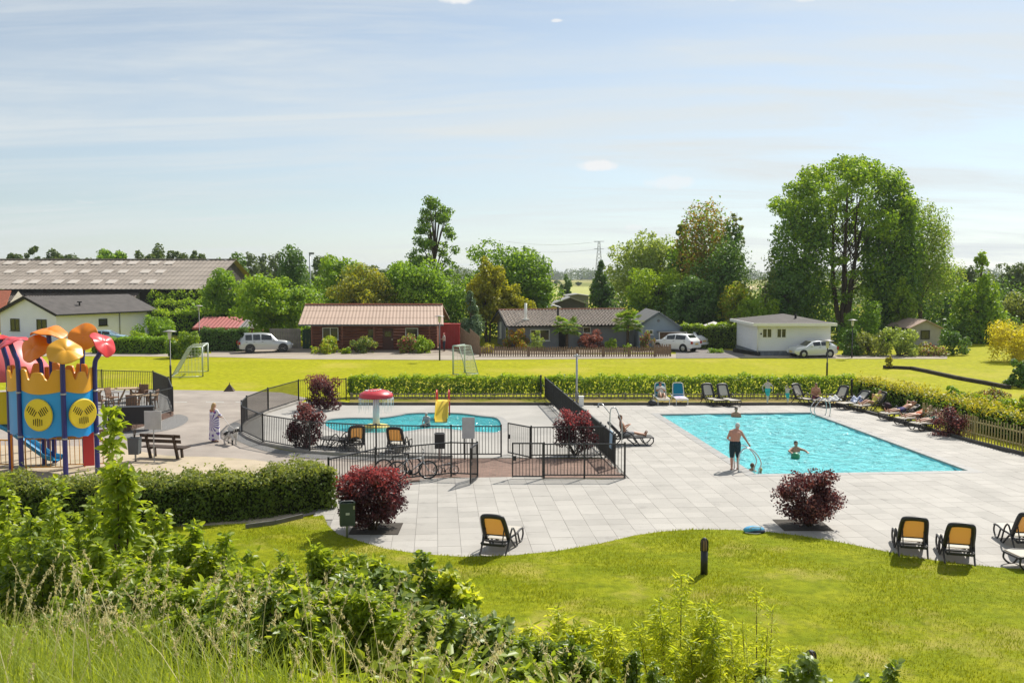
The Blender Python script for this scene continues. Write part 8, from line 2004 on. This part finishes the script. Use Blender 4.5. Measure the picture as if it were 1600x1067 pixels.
leafy('dark low bush at the bottom between the two willow clumps', 1000, 1020, 8.8, 90, 'fdark', .075, 12, 60, .5, mix='fmid')
leafy('bramble with pale round leaves at the bottom right of the willow', 1258, 1026, 9.4, 190, 'fgrey', .11, 14, 60, .75, mix='fmid', mixf=.4)
leafy('small bramble sprig with pale leaves at the bottom edge, farthest right', 1395, 1040, 9.0, 100, 'fgrey', .10, 8, 45, .75, mix='fmid', mixf=.4)
for a in ((300, 955, 6.3, 190, 'fmid', 'low mixed bush rising out of the tall grass at the lower left'), (420, 975, 6.0, 190, 'fdark', 'dark low bush behind the seed heads at the lower left of the middle'), (545, 1000, 6.0, 180, 'fmid', 'low bush at the bottom edge under the dark slope bushes'), (650, 1010, 6.2, 170, 'fgrey', 'pale grey-green low bush at the bottom edge below the long shoots'), (190, 925, 7.0, 190, 'fdark', 'dark low bush between the tall grass and the shaded hollow')):
    leafy(a[5], a[0], a[1], a[2], a[3], a[4], .085, 18, 60, .5, mix='fbright', mixf=.35)
# undergrowth that closes the gaps between the bushes on the slope
rng = np.random.default_rng(321); n = 19000
ux = rng.uniform(-7.5, 3.4, n); uy = rng.uniform(5.2, 14.2, n)
lim = np.interp(uy, [5, 9, 11, 12.5, 14.2], [.6, 1.2, -2.2, -3.6, -5.0]); k = (ux < lim) & (np.abs(ux) < uy * .6) & ((uy > 7.2) | (ux > -.30 * uy))
ux, uy = ux[k], uy[k]; hgt_ = .30 + .35 * np.sin(ux * 1.9 + 1) * np.sin(uy * 1.6) ; uz = terrain(ux, uy) + np.maximum(.08, hgt_) * rng.random(len(ux)) ** .5
V, Fq = bigleaves(np.stack([ux, uy, uz], 1), np.array([0, -.1, .8]) + rng.normal(size=(len(ux), 3)) * .5, .085 * rng.uniform(.6, 1.4, len(ux)), rng, rng.normal(size=(len(ux), 3)), .5)
mi = (rng.random(len(ux)) < .4).astype(np.int32); mesh_np('undergrowth', V, Fq, [LM['fmid'], LM['fbright']], mi=np.concatenate([mi, mi]))['kind'] = 'stuff'
# tall grass with seed heads
def strips(x, y, z, h, w, lean, az, seg=4):
    """bent blades: arrays; returns V,F (quads)"""
    n = len(x); V = np.empty((n, seg + 1, 2, 3), np.float32); sx, sy = -np.sin(az), np.cos(az); dx, dy = np.cos(az), np.sin(az)
    for i in range(seg + 1):
        t = i / seg; ww = w * (1 - t ** 1.6) + .0008; off = lean * h * t ** 2; zz = z + h * (t - .28 * lean * t ** 2.5)
        for s_, sg in enumerate((-1, 1)): V[:, i, s_, 0] = x + dx * off + sx * ww * sg * .5; V[:, i, s_, 1] = y + dy * off + sy * ww * sg * .5; V[:, i, s_, 2] = zz
    b = np.arange(n, dtype=np.int32)[:, None] * 2 * (seg + 1); Fs = [b + np.array([[2 * i, 2 * i + 1, 2 * i + 3, 2 * i + 2]]) for i in range(seg)]
    return V.reshape(-1, 3), np.concatenate(Fs)
M_tall = leafmat('tall_grass', (.190, .260, .022), (.360, .410, .065), trans=.5, patch=1.2, spec=.3); M_dryst = leafmat('dry_stalk', (.44, .40, .20), (.66, .60, .36), trans=.35, patch=1.5, tint=(1.1, 1., .8))
n = 32000; gy = 3.2 + 5.6 * rng.random(n) ** 1.15; gx = rng.uniform(-.60, .22, n) * gy - .15
dens = np.clip(1.1 - (gy - 3.2) / 4.5, .04, 1) * np.interp(gx / gy, [-.6, -.46, -.34, -.2, .0, .2], [1, 1, .5, .2, .10, .0]); k = rng.random(n) < dens; gx, gy = gx[k], gy[k]; m_ = len(gx)
V, Fq = strips(gx, gy, terrain(gx, gy), rng.uniform(.16, .46, m_) * np.interp(gx / gy, [-.6, -.35, 0, .2], [1.0, 1.0, .8, .6]), rng.uniform(.004, .009, m_), rng.uniform(.1, .9, m_), rng.uniform(0, 6.28, m_))
mesh_np('tall_grass', V, Fq, M_tall)['kind'] = 'stuff'
n = 380; gy = rng.uniform(3.6, 7.8, n); gx = rng.uniform(-.58, .18, n) * gy
k = rng.random(n) < np.interp(gx / gy, [-.6, -.3, 0, .12, .2], [.9, 1, .6, .2, .05]); gx, gy = gx[k], gy[k]; m_ = len(gx); hh = rng.uniform(.34, .86, m_) * np.interp(gx / gy, [-.6, 0, .2], [1, .9, .75]); ln = rng.uniform(.05, .55, m_); az = rng.uniform(-.9, .9, m_) + np.where(rng.random(m_) < .3, 3.1, 0); gz = terrain(gx, gy)
V, Fq = strips(gx, gy, gz, hh, np.full(m_, .0062), ln, az, 5); PV_, PF_ = [V], [Fq]; o = len(V)
# seed heads: spikelets round the upper fifth of each stalk
sp_n = 34; t = .68 + .32 * rng.random((m_, sp_n)); off = ln[:, None] * hh[:, None] * t ** 2; zz = gz[:, None] + hh[:, None] * (t - .28 * ln[:, None] * t ** 2.5)
hp = np.stack([gx[:, None] + np.cos(az)[:, None] * off, gy[:, None] + np.sin(az)[:, None] * off, zz], -1).reshape(-1, 3) + rng.normal(size=(m_ * sp_n, 3)) * .0042
sv, sf = leaves(hp, rng.normal(size=hp.shape), .024 * rng.uniform(.6, 1.3, len(hp)), rng, .26, np.tile(np.array([[0, 0, 1.]]), (len(hp), 1)), .05)
mesh_np('seed_grass', np.concatenate([V, sv]), np.concatenate([Fq, sf + o]), M_dryst)['kind'] = 'stuff'
# ================================================================== AIR
hz = MB().box((0, 750, 14.5), (2900, 2000, 35)).build('haze', [], None, kind='stuff')
m = bpy.data.materials.new('air'); m.use_nodes = True; m.node_tree.nodes.clear()
o_ = m.node_tree.nodes.new('ShaderNodeOutputMaterial'); v_ = m.node_tree.nodes.new('ShaderNodeVolumePrincipled')
v_.inputs['Color'].default_value = (.80, .88, .96, 1); v_.inputs['Density'].default_value = .00015; v_.inputs['Anisotropy'].default_value = .2
m.node_tree.links.new(v_.outputs[0], o_.inputs['Volume']); hz.data.materials.append(m)
